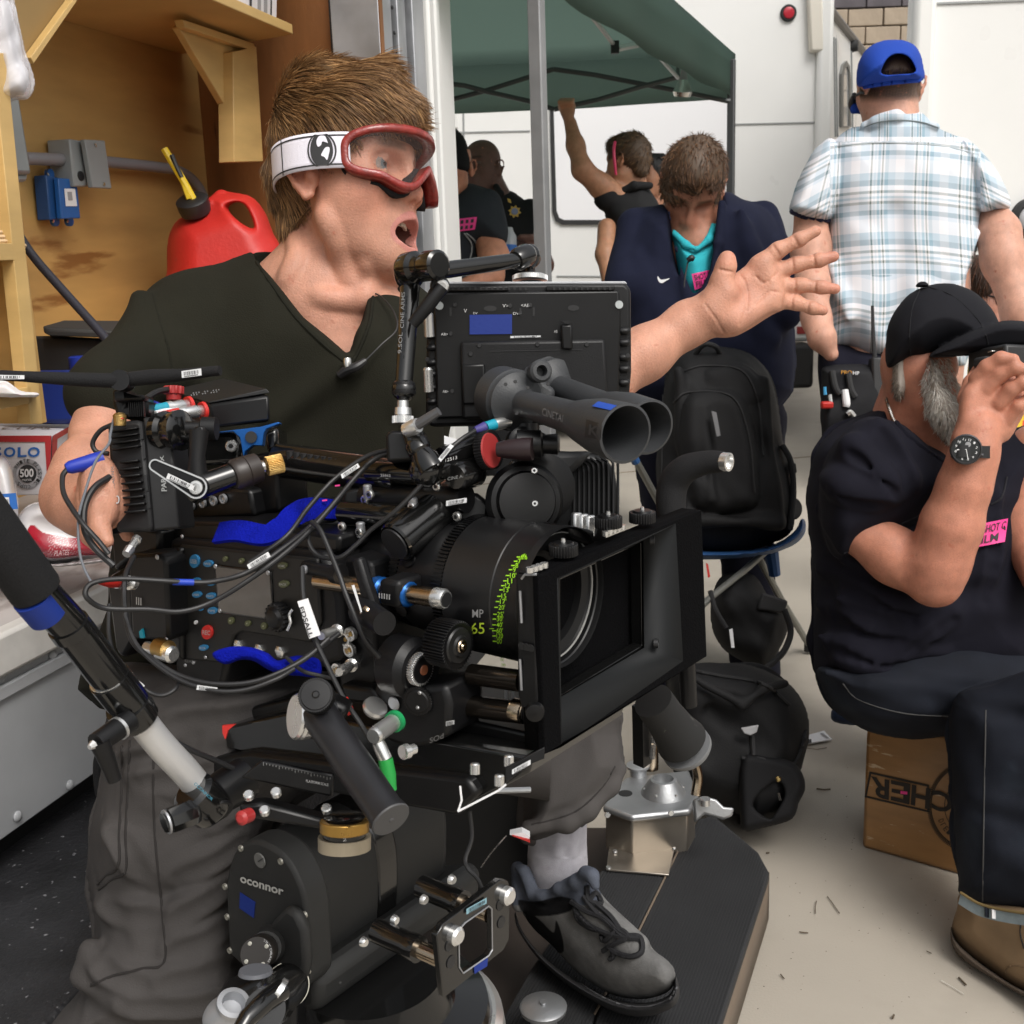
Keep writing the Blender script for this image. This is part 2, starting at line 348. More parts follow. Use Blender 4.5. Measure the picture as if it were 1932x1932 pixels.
def strands(name,m,parent,roots,dirs,length,width,bend=(0,0,-1),bw=.3,seg=5,jit=.25,cols=None,seed=3,clump=0):
    """hair: each strand a tapered three-sided fibre bundle"""
    r=np.random.default_rng(seed); n=len(roots); L=length if np.ndim(length) else np.full(n,length)
    L=L*(.65+.5*r.random(n)); d=dirs+r.normal(size=(n,3))*jit; d/=np.linalg.norm(d,axis=1,keepdims=True)
    p=roots.copy(); pts=[p.copy()]; bend=np.asarray(bend,float); b=bend if bend.ndim==2 else np.tile(bend,(n,1))
    for k in range(seg):
        d=d+b*bw/seg+r.normal(size=(n,3))*jit*.25; d/=np.linalg.norm(d,axis=1,keepdims=True); p=p+d*(L/seg)[:,None]; pts.append(p.copy())
    pts=np.stack(pts,1); vs=np.zeros((n,seg+1,3,3)); x=np.cross(d,r.normal(size=(n,3))); x/=np.linalg.norm(x,axis=1,keepdims=True); y=np.cross(d,x)
    for k in range(seg+1):
        wd=width*(1-.85*(k/seg)**1.5)
        for j in range(3):
            a=2*math.pi*j/3; vs[:,k,j]=pts[:,k]+wd*(x*math.cos(a)+y*math.sin(a))
    base=(np.arange(n)*(seg+1)*3)[:,None]; fs=[]
    for k in range(seg):
        for j in range(3):
            j2=(j+1)%3; fs.append(np.concatenate([base+k*3+j,base+k*3+j2,base+(k+1)*3+j2,base+(k+1)*3+j],1))
    f=np.concatenate(fs); w=vs.reshape(-1,3)
    me=bpy.data.meshes.new(name); me.vertices.add(len(w)); me.vertices.foreach_set('co',w.astype(np.float32).ravel())
    me.loops.add(f.size); me.loops.foreach_set('vertex_index',f.astype(np.int32).ravel()); me.polygons.add(len(f))
    me.polygons.foreach_set('loop_start',np.arange(0,f.size,4,dtype=np.int32)); me.update(calc_edges=True)
    if cols is not None:
        a=me.color_attributes.new('Col','FLOAT_COLOR','POINT'); cc=np.ones((len(w),4),np.float32); cc[:,:3]=np.repeat(cols,(seg+1)*3,axis=0); a.data.foreach_set('color',cc.ravel())
    return link(name,me,m,parent,sharp=0)
def palette(n,c0,c1,seed=5):
    t=np.random.default_rng(seed).random((n,1))**1.2; return np.array(lin(c0))*(1-t)+np.array(lin(c1))*t
# ---------------------------------------------------------------- shared materials
M_conc=mat('concrete',(.375,.338,.285),.9,var=.10,vs=1.6,bump=.0006,bs=220,wear=((.285,.255,.21),2.6,.54,.25))
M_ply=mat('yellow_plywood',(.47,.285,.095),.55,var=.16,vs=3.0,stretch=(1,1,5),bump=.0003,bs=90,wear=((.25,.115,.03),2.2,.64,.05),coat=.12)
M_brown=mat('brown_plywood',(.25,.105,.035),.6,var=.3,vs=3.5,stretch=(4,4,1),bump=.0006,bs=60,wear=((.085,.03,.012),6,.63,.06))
M_pine=mat('pine_board',(.56,.37,.14),.55,var=.14,vs=5,stretch=(1,1,4),bump=.0002,bs=70,coat=.1)
M_alu=mat('worn_aluminium',(.42,.43,.45),.42,metal=.75,var=.2,vs=9,bump=.0002,bs=40,rvar=.12)
M_white=mat('white_paint',(.78,.78,.76),.35,var=.03,vs=2,coat=.2)
M_skirt=mat('grey_skirt_paint',(.36,.37,.385),.45,var=.12,vs=6,wear=((.16,.15,.14),9,.69,.06),coat=.1)
M_deck=mat('worn_deck',(.42,.39,.38),.7,var=.25,vs=5,stretch=(2.2,1,1),wear=((.12,.07,.055),4,.56,.12))
M_edge=mat('scuffed_white_edge',(.62,.60,.57),.5,var=.12,vs=20,wear=((.2,.18,.16),30,.66,.06))
M_black=mat('black_plastic',(.014,.014,.015),.45,var=.25,vs=20)
M_tread=mat('black_diamond_plate',(.018,.018,.02),.5,var=.4,vs=14,bump=.002,bs=120,wear=((.20,.20,.21),85,.66,.03))
M_grey=mat('grey_enamel',(.25,.27,.275),.42,var=.08,vs=8)
M_cond=mat('conduit_grey',(.20,.20,.215),.5)
M_steel=mat('bright_steel',(.62,.61,.58),.25,metal=1,rvar=.06)
M_green=mat('canopy_green',(.05,.088,.075),.75,var=.10,vs=3,bump=.0008,bs=24)
_t=M_green.node_tree; _tr=_t.nodes.new('ShaderNodeBsdfTranslucent'); _tr.inputs[0].default_value=(.46,.56,.51,1); _mx=_t.nodes.new('ShaderNodeMixShader'); _mx.inputs[0].default_value=.62
_t.links.new(_t.nodes['Principled BSDF'].outputs[0],_mx.inputs[1]); _t.links.new(_tr.outputs[0],_mx.inputs[2]); _t.links.new(_mx.outputs[0],_t.nodes['Material Output'].inputs[0])
M_rubber=mat('black_rubber',(.02,.02,.021),.75)
M_seam=mat('panel_seam',(.30,.31,.31),.6)
M_wpanel=mat('rv_white',(.80,.80,.785),.35,var=.05,vs=1.0,coat=.2,rvar=.1,bump=.0012,bs=3)
# ---------------------------------------------------------------- ground
g=G(); n=40
g.grid(lambda u,v:(-60+120*u,-20+100*v,0),2,2); gr=g.obj('ground',M_conc,sharp=0); tag(gr,'pale tan concrete ground of the lot','ground',kind='structure')
# sawn joint across the slab
a,b=GND(1480,866),GND(1575,858); dv=nrm(b-a)
j=G().box((a+b)/2+np.array([0,0,.002]),(9,.012,.004),np.array([dv,np.cross(Z3,dv),Z3])).obj('concrete_joint',mat('joint_dirt',(.27,.23,.18),.95)); tag(j,'thin sawn joint line across the concrete ground','joint',kind='structure')
# twigs and bits lying on the concrete
M_twig=mat('dry_twig',(.10,.075,.05),.9); k=0
TW=[[(1978//1,0)]]
def twig(pts,r,lab,w=M_twig):
    q=[GND(x,y,.004) for x,y in pts]; o=G().tube(q,r*.6,5).obj('twig',w); tag(o,lab,'twig',group='twigs and dry bits on the concrete')
T0=lambda x,y:(1288+x/3,1288+y/3)
twig([T0(820,1210),T0(850,1250),T0(888,1305)],.0016,'forked dry twig on the concrete right of the rubber treads')
twig([T0(757,1235),T0(750,1270),T0(752,1305)],.0014,'short straight twig beside the forked twig')
twig([T0(660,1410),T0(680,1414),T0(710,1416)],.002,'bent brown bit of bark below the forked twig')
twig([T0(758,600),T0(800,606),T0(836,603)],.0035,'flat brown twig on the concrete beside the duffel bag')
twig([T0(555,1650),T0(575,1675)],.002,'short dark twig nearest the edge of the rubber treads')
twig([T0(1563,1668),T0(1605,1710)],.003,'dark twig in front of the tan boot')
twig([T0(1188,1900),T0(1196,1880)],.003,'stubby dark twig at the bottom edge of the concrete')
twig([T0(1462,1685),T0(1530,1725),T0(1592,1762)],.0012,'thin white stem lying on the concrete by the boot',mat('pale_stem',(.6,.58,.52),.8))
twig([T0(472,964),T0(490,962)],.003,'dark leaf bit beside the end of the rubber treads')
twig([T0(1380,1518),T0(1408,1532)],.0016,'small thin twig left of the tan boot')
twig([T0(700,370),T0(760,378),T0(815,368)],.0016,'curved thin twig next to the folded paper tag')
rr=np.random.default_rng(3); gb=G()
for i in range(140):
    x,y=rr.uniform(1400,1932),rr.uniform(1400,1932); p=GND(x,y,.001); s=rr.uniform(.0004,.0010); gb.ell(p,(s*1.6,s,s*.6),n=5,m=3)
o=gb.obj('grit',mat('dark_grit',(.12,.10,.08),.9)); tag(o,'fine dark grit scattered over the concrete','grit',kind='stuff')

# ---------------------------------------------------------------- truck with a plywood-lined compartment
TH=math.radians(16); TS=np.array([math.sin(TH),math.cos(TH),0]); TL=np.array([-math.cos(TH),math.sin(TH),0]); TAX=np.array([TS,TL,Z3])
def T(s,l,z): return TS*s+TL*l+Z3*z
def TP(px,py,l): return PL(px,py,TL*l,TL)
truck=thing('truck','grey truck with open plywood lined side compartment behind the man in goggles','truck',T(1.8,1.3,0))
DZ=.85
box('back_wall',M_ply,truck,T(1.6,1.592,1.72),(2.6,.02,1.8),TAX)
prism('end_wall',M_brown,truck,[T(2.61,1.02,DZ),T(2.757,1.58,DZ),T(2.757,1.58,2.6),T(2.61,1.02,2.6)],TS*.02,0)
box('compartment_roof',M_white,truck,T(1.55,1.32,2.63),(2.7,.62,.04),TAX)
box('deck',M_deck,truck,T(1.5,1.31,DZ-.015),(2.5,.56,.03),TAX)
box('deck_edge',M_edge,truck,T(1.5,1.018,DZ-.026),(2.5,.03,.056),TAX,.006)
sk=box('skirt_panel',M_skirt,truck,T(1.5,1.03,.70),(2.5,.02,.235),TAX)
box('skirt_fold',M_skirt,truck,T(1.5,1.017,.772),(2.5,.008,.02),TAX,.003)
box('undercarriage',M_black,truck,T(1.5,1.32,.53),(2.5,.5,.10),TAX)
rv=None
for px,py in [(180,1169),(185,1201),(100,1237),(3,1279),(132,1481),(33,1540),(60,1180),(250,1160),(230,1440)]:
    p=TP(px,py,1.018)
    if rv is None: rp=p; rv=G().ell(p,(.0075,.0075,.0045),np.array([TS,Z3,-TL]),12,6).obj('rivet',M_skirt,truck)
    else: again(rv,p-rp)
st=[GND(-260,1720,.53),GND(200,1480,.53),GND(330,1580,.53),GND(178,1690,.53),GND(0,1803,.53),GND(-240,1950,.53)]
box('step_filler',M_rubber,truck,T(1.5,1.09,.30),(2.4,.04,.56),TAX)  # black box added to hide the lit ground behind the step
st=prism('step_bumper',M_tread,truck,[T(.5,1.075,.53),T(2.5,1.075,.53),T(2.5,.775,.53),T(.5,.775,.53)],(0,0,-.085),.006)
box('bumper_rail',M_rubber,truck,T(1.5,.85,.40),(2.0,.12,.08),TAX)
box('wheel_box',M_ply,truck,T(2.35,1.33,.985),(.62,.42,.26),TAX,.002)
# opening frame
gch=G()
for s0,s1,l in((2.61,2.69,1.022),(2.705,2.735,1.012),(2.755,2.80,1.028),(2.82,2.90,1.016)): gch.box(T((s0+s1)/2,l+.06,1.6),(s1-s0,.12,2.1),TAX)
gch.obj('door_track',M_alu,truck,.003)
box('track_backing',M_black,truck,T(2.76,1.10,1.6),(.28,.10,2.1),TAX)
fr=None
for px,py in [(740,14),(741,97),(744,62),(749,98)]:
    p=TP(px,py,1.02)
    if fr is None: fr0=p; fr=G().ell(p,(.005,.005,.003),np.array([TS,Z3,-TL]),10,5).obj('screw',M_black,truck)
    else: again(fr,p-fr0)
box('corner_post',M_white,truck,T(2.992,1.08,1.5),(.172,.16,2.4),TAX,.012)
box('post_bead',M_white,truck,T(2.925,.997,1.5),(.03,.02,2.4),TAX,.006)
# wall shelf with its brackets (screwed to the truck)
sh=prism('shelf',M_pine,truck,[TP(250,-70,1.22),TP(400,0,1.22),TP(553,65,1.22),T(2.69,1.58,1.805),T(1.5,1.58,1.805)],(0,0,.022),.002)
for q in (T(2.69,1.58,1.805),): pass
def brk(name,pts,l,th,m=M_pine): return prism(name,m,sh,[TP(x,y,l) for x,y in pts],TL*th,.002)
b1=brk('bracket',[(338,52),(352,38),(480,85),(468,255),(462,262)],1.36,.018)
brk('bracket_cleat',[(345,36),(480,82),(484,98),(350,52)],1.335,.022)
G().prism([TP(440,98,1.335),TP(484,88,1.335),TP(497,305,1.335),TP(442,306,1.335)],TL*.04).obj('bracket_post',M_pine,sh,.002)
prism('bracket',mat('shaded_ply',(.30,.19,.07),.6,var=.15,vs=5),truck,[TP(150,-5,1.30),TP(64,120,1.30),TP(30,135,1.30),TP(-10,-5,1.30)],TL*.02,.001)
prism('bracket_edge',M_pine,truck,[TP(150,-5,1.283),TP(64,120,1.283),TP(58,108,1.283),TP(140,-5,1.283)],TL*.016,.001)
# open shelf cabinet at the near end
cab=thing('shelf_cabinet','narrow yellow plywood shelf cabinet at left edge of the truck opening','shelf',T(1.2,1.3,DZ))
zc=lambda y:TP(20,y,1.04)[2]
pa,pb=TP(8,203,1.04),TP(66,700,1.04); sdir=nrm(pb-pa)
prism('divider_board',M_pine,cab,[TP(-14,100,1.04),TP(12,100,1.04),TP(81,800,1.04),TP(58,800,1.04)],TL*.02,.001)
prism('divider_side',M_ply,cab,[TP(-14,100,1.062),TP(75,800,1.062),TP(75,800,1.062)+TL*.3,TP(-14,100,1.062)+TL*.3],TS*.016,.001)
for y in (475,752):
    z=zc(y); box('shelf_board',M_pine,cab,T(.935,1.22,z),(.74,.36,.022),TAX,.001)
box('cabinet_back',M_ply,cab,T(1.05,1.42,1.25),(.8,.012,1.1),TAX,.001)
# things in and on the compartment
cart=thing('carton','white carton with barcode panel lying on the wooden wall shelf','carton',TP(460,20,1.40))
cz=1.828
prism('box_body',mat('carton_white',(.66,.64,.66),.7,var=.04),cart,[TP(270,-60,1.27),TP(522,41,1.27),TP(524,-60,1.27),TP(280,-160,1.27)],TL*.25)
qd=lambda pts,l:[TP(x,y,l) for x,y in pts]
M_ink=mat('black_ink',(.02,.02,.022),.7); M_paper=mat('white_label',(.75,.75,.76),.6)
prism('barcode_panel',M_ink,cart,qd([(471,28),(512,37),(513,-20),(472,-32)],1.268),-TL*.001,0)
prism('barcode_ground',mat('pale_grey_print',(.55,.54,.56),.7),cart,qd([(475,23),(509,31),(510,-20),(476,-30)],1.2665),-TL*.001,0)
prism('barcode_bar',mat('mid_grey_print',(.25,.25,.26),.7),cart,qd([(486,19),(492,20),(492,-20),(486,-24)],1.2650),-TL*.0008,0)
again([o for o in cart.children if o.name.startswith('barcode_bar')][0],TS*.03)
# electrical fittings on the back wall
pan=thing('electrical_panel','grey steel electrical panel box on the plywood wall at left','electrical box',TP(20,260,1.5))
prism('cover',M_grey,pan,qd([(-70,160),(38,182),(60,318),(62,330),(-60,326)],1.44),TL*.14,.008)
prism('lower_lip',M_grey,pan,qd([(10,330),(55,326),(52,343),(20,345)],1.45),TL*.12,.006)
con=thing('conduit_pipe','grey metal conduit pipe running along the plywood wall into a downward bend','conduit',TP(200,300,1.55))
tube('pipe',M_cond,con,[TP(45,299,1.545),TP(140,302,1.545),TP(205,306,1.545),TP(310,317,1.545),TP(338,323,1.545),TP(362,338,1.545),TP(380,362,1.54),TP(389,395,1.535),TP(392,430,1.53)],.0125,12,4)
lathe('coupling',M_cond,con,TP(128,301,1.545),TS,[(0,.0165),(.035,.0165),(.04,.015)],16)
jb=thing('junction_box','square grey junction box with flat screwed cover on the conduit','junction box',TP(170,310,1.55))
prism('box_side',M_grey,jb,qd([(131,262),(160,266),(175,352),(140,352)],1.52),TL*.055,.003)
prism('cover',M_grey,jb,qd([(160,263),(198,265),(211,356),(175,354)],1.50),TL*.012,.002)
for px,py in((180,274),(196,347)): lathe('screw',M_steel,jb,TP(px,py,1.499),-TL,[(0,.004),(.002,.0035)],10)
lathe('knockout_hole',M_black,jb,TP(151,332,1.521),-TL,[(0,.010),(.003,.010)],14)
bc=thing('controller_box','small bright blue electronic box with white sticker screwed to plywood','control box',TP(120,370,1.56))
M_blue=mat('blue_anodised',(.015,.10,.33),.4); 
prism('case',M_blue,bc,qd([(110,336),(145,338),(152,412),(116,413)],1.53),TL*.012,.002)
prism('case_side',mat('blue_anodised_deep',(.012,.06,.19),.45),bc,qd([(87,330),(110,335),(116,414),(94,415)],1.545),TL*.03,.002)
for px,py in((90,329),(116,329),(100,417),(127,417)):
    e=lathe('mounting_ear',M_blue,bc,TP(px,py,1.565),-TL,[(0,.011),(.008,.011)],12); lathe('screw',M_steel,e,TP(px,py,1.556),-TL,[(0,.004),(.002,.003)],8)
prism('sticker',M_paper,bc,qd([(121,356),(141,356),(145,389),(124,389)],1.529),-TL*.0008,0)
prism('sticker_code',mat('grey_print',(.3,.3,.31),.7),bc,qd([(127,362),(135,362),(137,378),(129,378)],1.5278),-TL*.0006,0)
# fuel can
M_red=mat('red_polyethylene',(.52,.022,.016),.5,var=.12,vs=9,sss=.08,bump=.0006,bs=130,wear=((.40,.05,.04),14,.66,.06))
can=thing('fuel_can','red plastic fuel can with black cap and yellow spout in the corner','fuel can',P(425,575,2.62))
v=V(300,350,560,600,2.40,2.84,2.2)
v.puff([(315,510),(317,450),(335,415),(370,398),(397,386),(405,371),(440,364),(476,372),(500,400),(516,440),(534,480),(548,590),(318,595)],2.62,.115,60,sq=.5)
v.cut([(422,389),(440,381),(460,385),(474,408),(479,431),(460,424),(440,408)],2.3,2.9,.02,3)
v.cone((402,392,2.57,18),(418,372,2.6,14),.03)
solid('tank',v,M_red,can,sm=2)
M_yel=mat('yellow_plastic',(.72,.50,.02),.4)
lathe('cap',M_black,can,P(370,400,2.55),P(362,378,2.53)-P(370,400,2.55),[(0,.034),(.012,.036),(.03,.036),(.034,.03)],20)
px_tube('spout',M_yel,can,[(366,378,2.53),(345,340,2.52),(310,281,2.51)],7,8,0)
px_tube('spout_guard',M_yel,can,[(357,376,2.525),(344,338,2.52)],6,6,0)
px_tube('spout_tip',M_black,can,[(343,335,2.515),(332,312,2.51),(324,292,2.505)],4.5,8,0)
# hose, dark case, blue jug, basket, papers, plastic bag
o=px_tube('cable',mat('navy_hose',(.018,.018,.028),.6),None,[(20,415,1.75),(60,480,1.75),(125,555,1.73),(185,622,1.70),(225,670,1.68)],8.5,12); tag(o,'thick dark cable slanting across the plywood wall behind his shoulder','cable')
blk=thing('black_case','black plastic case on the truck deck behind the shoulder','case',P(150,790,1.95))
prism('case_body',M_black,blk,[P(97,632,1.95),P(260,640,1.95),P(260,800,1.95),P(100,800,1.95)],TL*.2,.006)
prism('case_lid',mat('dull_black_lid',(.03,.028,.026),.7),blk,[P(82,628,1.93),P(120,617,2.05),P(270,618,2.05),P(270,640,1.93),P(95,636,1.93)],(0,0,.012),.003)
dk=thing('plastic_jug','dark blue plastic jug with white label beside the shelf cabinet','jug',P(160,800,1.86))
prism('jug_body',mat('blue_jug',(.01,.03,.20),.4),dk,[P(121,700,1.86),P(195,696,1.86),P(195,800,1.86),P(124,800,1.86)],TL*.12,.01)
prism('jug_label',M_paper,dk,[P(148,735,1.852),P(190,733,1.852),P(190,790,1.852),P(150,790,1.852)],TL*.001,0)
lathe('jug_cap',mat('jug_cap_blue',(.01,.03,.28),.4),dk,P(150,697,1.90),Z3,[(0,.016),(.02,.016),(.022,.013)],14)
bk=thing('wicker_basket','pale wicker basket on the upper shelf at left edge','basket',P(5,465,1.5))
gw=G(); c=P(-28,466,1.52)
for i in range(9):
    z=i*.0058; r=.046-.0030*i; pts=[c+np.array([(r+.0014*math.sin(a*11+i*3.1))*math.cos(a)*1.05,(r+.0014*math.sin(a*11+i*3.1))*math.sin(a),z]) for a in np.linspace(0,2*math.pi,60)]; gw.tube(pts,.0032,6,False)
gw.lathe(c,Z3,[(0,.045),(.005,.043),(.052,.02)],24); gw.obj('weave',mat('wicker',(.50,.36,.21),.8,var=.2,vs=40),bk)
pp=thing('paper_napkins','crumpled white napkins on the lower shelf at left','napkins',P(40,745,1.5))
v=V(-30,705,80,756,1.40,1.62,2); v.puff([(-20,748),(-10,725),(10,722),(25,730),(40,738),(72,742),(60,750)],1.5,.05,9); v.folds(.004,freq=120,seed=5); solid('napkin_pile',v,mat('tissue',(.72,.70,.70),.9,sss=.1),pp)
pb_=thing('plastic_bag','crumpled translucent plastic bag of white cups hanging at top left corner','plastic bag',P(20,190,1.55))
M_film=mat('clear_film',(.82,.82,.86),.14,spec=.6,alpha=.38); M_cup=mat('white_tissue_fill',(.70,.69,.72),.7,var=.06,vs=30)
v=V(-60,-60,75,212,1.38,1.75,2.2); v.puff([(-50,-50),(14,-50),(34,30),(48,95),(66,150),(56,185),(30,190),(5,196),(-40,194)],1.56,.09,30); v.folds(.016,(1,.6,1),75,8); v.folds(.006,(1,1,1),160,9); solid('film',v,M_film,pb_)
v=V(-60,-20,60,195,1.40,1.72,2.2); v.puff([(-50,-10),(8,0),(22,40),(36,100),(52,150),(46,172),(20,178),(0,182),(-40,182)],1.56,.075,26); v.folds(.014,(1,.6,1),70,3); solid('contents',v,M_cup,pb_)

# carton of cups
solo=thing('cup_carton','white and red carton of plastic cups standing on the truck deck','carton',P(40,932,1.72))
dpt=P(146,795,2.02)-P(97,822,1.74)
fq=lambda x,y,o=0:P(x,y,1.74-o)
prism('box_body',mat('carton_card',(.66,.64,.67),.65,var=.03),solo,[fq(-90,822),fq(97,822),fq(93,934),fq(-90,936)],dpt,.002)
M_cr=mat('carton_red',(.42,.025,.03),.6)
prism('red_band',M_cr,solo,[fq(-90,822,.001),fq(97,822,.001),fq(97,834,.001),fq(-90,834,.001)],FW*-.0006,0)
prism('red_band',M_cr,solo,[fq(85,834,.001),fq(97,834,.001),fq(93,934,.001),fq(91,934,.001)],FW*-.0006,0)
sr=[P(97,822,1.738),P(97,822,1.738)+dpt,P(97,833,1.738)+dpt,P(97,833,1.738)]; prism('red_band',M_cr,solo,[p+CR*.002 for p in sr],CR*.0006,0)
e=[P(97,822,1.738),P(97,822,1.738)+dpt*.16,P(93,934,1.738)+dpt*.16,P(93,934,1.738)]; prism('red_band',M_cr,solo,[p+CR*.002 for p in e],CR*.0005,0)
M_sb=mat('carton_blue',(.02,.13,.45),.6)
for i,(ch,x0,x1) in enumerate((('*S',-18,4),('*O',8,30),('*L',34,51),('*O',53,76))): text_q('lettering',ch,[fq(x0,863),fq(x1,862),fq(x1,843),fq(x0,844)],M_sb,solo,.0016)
cx,cy=52,894
ringpts=lambda r,n=36:[fq(cx+r*math.cos(a),cy+r*1.0*math.sin(a),.0016) for a in np.linspace(0,2*math.pi,n,False)]
G().ringprism(ringpts(28),ringpts(21),FW*-.0006).obj('seal_ring',mat('seal_grey',(.36,.36,.38),.7),solo); prism('seal',M_ink,solo,ringpts(17),FW*-.0006,0)
text_q('lettering','*500',[fq(39,901),fq(65,900),fq(65,884),fq(39,885)],M_paper,solo,.003)
text_q('lettering','PIECES',[fq(43,908),fq(61,907.5),fq(61,903.5),fq(43,904)],M_paper,solo,.003)
for i,ch in enumerate('WHITE PLASTIC CUPS '):
    a=-2.6+i*.285
    if ch!=' ': text_q('lettering',ch,[fq(cx+24.5*math.cos(a+q*.1)+0-(w)*math.cos(a)*3.6,cy+24.5*math.sin(a+q*.1)-w*math.sin(a)*3.6) for q,w in((-1,1),(1,1),(1,-1),(-1,-1))],M_ink,solo,.003)
text_q('lettering','CUPS',[P(97,822,1.74)+dpt*.35-CR*.10+Z3*.0015,P(97,822,1.74)+dpt*.35-CR*.02+Z3*.0015,P(97,822,1.74)+dpt*.52-CR*.02+Z3*.0015,P(97,822,1.74)+dpt*.52-CR*.10+Z3*.0015],mat('brown_print',(.2,.15,.12),.8),solo,.0)
# bags of paper plates
M_pl=mat('plate_bag_film',(.70,.68,.69),.22,var=.05,vs=30,coat=.5)
pg=thing('plate_bag','clear bag of red and white paper plates lying on the deck','plate bag',P(110,1062,1.58))
v=V(20,935,215,1075,1.42,1.76,2); v.puff([(28,1000),(40,965),(75,948),(120,950),(170,975),(205,1010),(205,1046),(170,1056),(90,1062),(52,1035)],1.60,.07,26); v.folds(.006,(1,1,1),70,4)
v.puff([(30,1005),(62,1048),(92,1064),(205,1052),(205,1060),(90,1070),(50,1050)],1.56,.05,6)
redz=crom(np.array([(52,1002),(62,990),(82,1005),(110,1010),(135,1015),(165,1012),(205,1015),(205,1044),(150,1048),(92,1053),(60,1030)]),4,True)
def pcol(x,y,d):
    s=polydist(redz,x,y); c=np.tile(np.array([.68,.66,.67]),(len(x),1)); c[s<0]=(.36,.012,.03)
    w=(np.sin(x*1.3+y*.9)*np.sin(x*.7-y*1.7)>.55)&(s<-2)&(x>90)&(x<150); c[w]=(.6,.35,.38); return c
solid('bag_film',v,mat('printed_film',(.7,.7,.7),.25,attr=True,coat=.5),pg,pcol)
text_q('lettering','PLATES',[P(102,1049,1.512),P(130,1047,1.512),P(131,1037,1.512),P(104,1039,1.512)],mat('pink_print',(.62,.40,.42),.6),pg,.0)
pg2=thing('cutlery_bag','white plastic bag with blue barcode label left of the plate bag','plastic bag',P(10,1010,1.55))
v=V(-60,845,50,1030,1.42,1.72,2); v.puff([(-50,870),(0,858),(22,880),(33,930),(36,980),(30,1020),(-50,1030)],1.58,.06,24); v.folds(.005,(1,1,1),60,6); solid('bag_film',v,M_pl,pg2)
lq=[P(-30,935,1.515),P(30,930,1.515),P(34,960,1.515),P(-30,968,1.515)]; prism('label',M_sb,pg2,lq,FW*-.001,0)
prism('barcode_panel',M_paper,pg2,[P(-30,941,1.513),P(17,938,1.513),P(19,958,1.513),P(-30,962,1.513)],FW*-.0008,0)
gbb=G()
for i in range(7): x=-2+i*2.7; gbb.prism([P(x,942,1.511),P(x+1.1,942,1.511),P(x+1.4,957,1.511),P(x+.3,957,1.511)],FW*-.0003)
gbb.obj('barcode',M_ink,pg2)

# ---------------------------------------------------------------- parked vehicles and building behind
YB=7.9; NB=np.array([0,-1.,0]); Bp=lambda px,py,y=YB:PL(px,py,(0,y,0),NB)
rv_=thing('motorhome','white motorhome parked behind the green canopy with round red light','motorhome',(1.0,8,0))
x0,x1=-1.6,Bp(1541,300)[0]; zb=Bp(1500,645)[2]
box('rear_wall',M_wpanel,rv_,((x0+x1)/2,YB+.05,(zb+3.02)/2),(x1-x0,.1,3.02-zb),None,.03)
SD=np.array([math.sin(math.radians(23.3)),math.cos(math.radians(23.3)),0]); c0=np.array([x1,YB+.02,0])
SN=np.array([SD[1],-SD[0],0])
prism('side_wall',M_wpanel,rv_,[c0+Z3*zb,c0+SD*8+Z3*zb,c0+SD*8+Z3*2.83,c0+Z3*2.83],-SN*.1,.02)
side=lambda px,py,o=0:PL(px,py,c0+SN*o,SN)
tube('roof_trim',mat('roof_trim_grey',(.16,.15,.14),.5),rv_,[c0+SN*.0+Z3*2.83,c0+SD*8+SN*.0+Z3*2.83],.035,8)
q=[Bp(1541,-60,YB-.01),Bp(1556,700,YB-.01)]; box('corner_moulding',M_white,rv_,(x1+.03,YB+.01,(zb+2.95)/2),(.10,.14,2.95-zb),None,.03)
prism('corner_cap',mat('cream_plastic',(.70,.66,.58),.4),rv_,[Bp(1524,-40,YB-.06),Bp(1552,-40,YB-.06),Bp(1557,97,YB-.06),Bp(1529,97,YB-.06)],(0,.06,0),.015)
for pts in ([(1200,237),(1390,234.5),(1541,231)],[(866,250),(1000,247)],[(1050,521),(1200,522),(1340,521)],[(874,190),(876,340)]):
    qq=[Bp(x,y,YB-.002) for x,y in pts]; G().tube(qq,.006,5).obj('panel_seam',M_seam,rv_)
lp=Bp(1487,25); ll=lathe('tail_light',M_rubber,rv_,lp,NB,[(0,.052),(.015,.052),(.02,.047)],28); lathe('red_lens',mat('red_lens',(.45,.012,.03),.25,coat=.5),ll,lp+NB*.018,NB,[(0,.037),(.008,.034),(.012,.02)],28)
rf=[Bp(1503,616),Bp(1538,616),Bp(1538,630),Bp(1503,630)]; prism('reflector',mat('reflector_red',(.30,.018,.016),.35,coat=.4),rv_,rf,NB*.012,.003)
gs=[(1036,150),(1382,150),(1382,424),(1060,424),(1048,417),(1042,400)]
outr=[Bp(x,y,YB-.004) for x,y in gs]; cc=sum(outr)/len(outr)
inn=[Bp(x,y,YB-.004) for x,y in [(1043,158),(1374,158),(1374,415),(1064,415),(1055,411),(1050,398)]]
G().ringprism(outr,inn,NB*.012).obj('hatch_gasket',M_rubber,rv_)
prism('hatch_door',mat('hatch_white',(.84,.84,.86),.3,coat=.3),rv_,inn,NB*.006,0)
vg=[Bp(822,190,YB-.005),Bp(862,192,YB-.005),Bp(864,242,YB-.005),Bp(822,245,YB-.005)]; ven=prism('vent_frame',M_white,rv_,vg,NB*.02,.004)
for i in range(7): y=203+i*5; a_,b_=Bp(838,y,YB-.03),Bp(858,y,YB-.03); tube('louvre',M_seam,ven,[a_,b_],.006,5)
box('rear_bumper',mat('black_bumper',(.016,.016,.017),.5),rv_,((x0+x1)/2,YB+.02,zb-.16),(x1-x0-.02,.25,.30),None,.03)
box('chassis',M_rubber,rv_,((x0+x1)/2,YB+1.6,zb-.20),(x1-x0-.4,2.6,.34),None,.02)
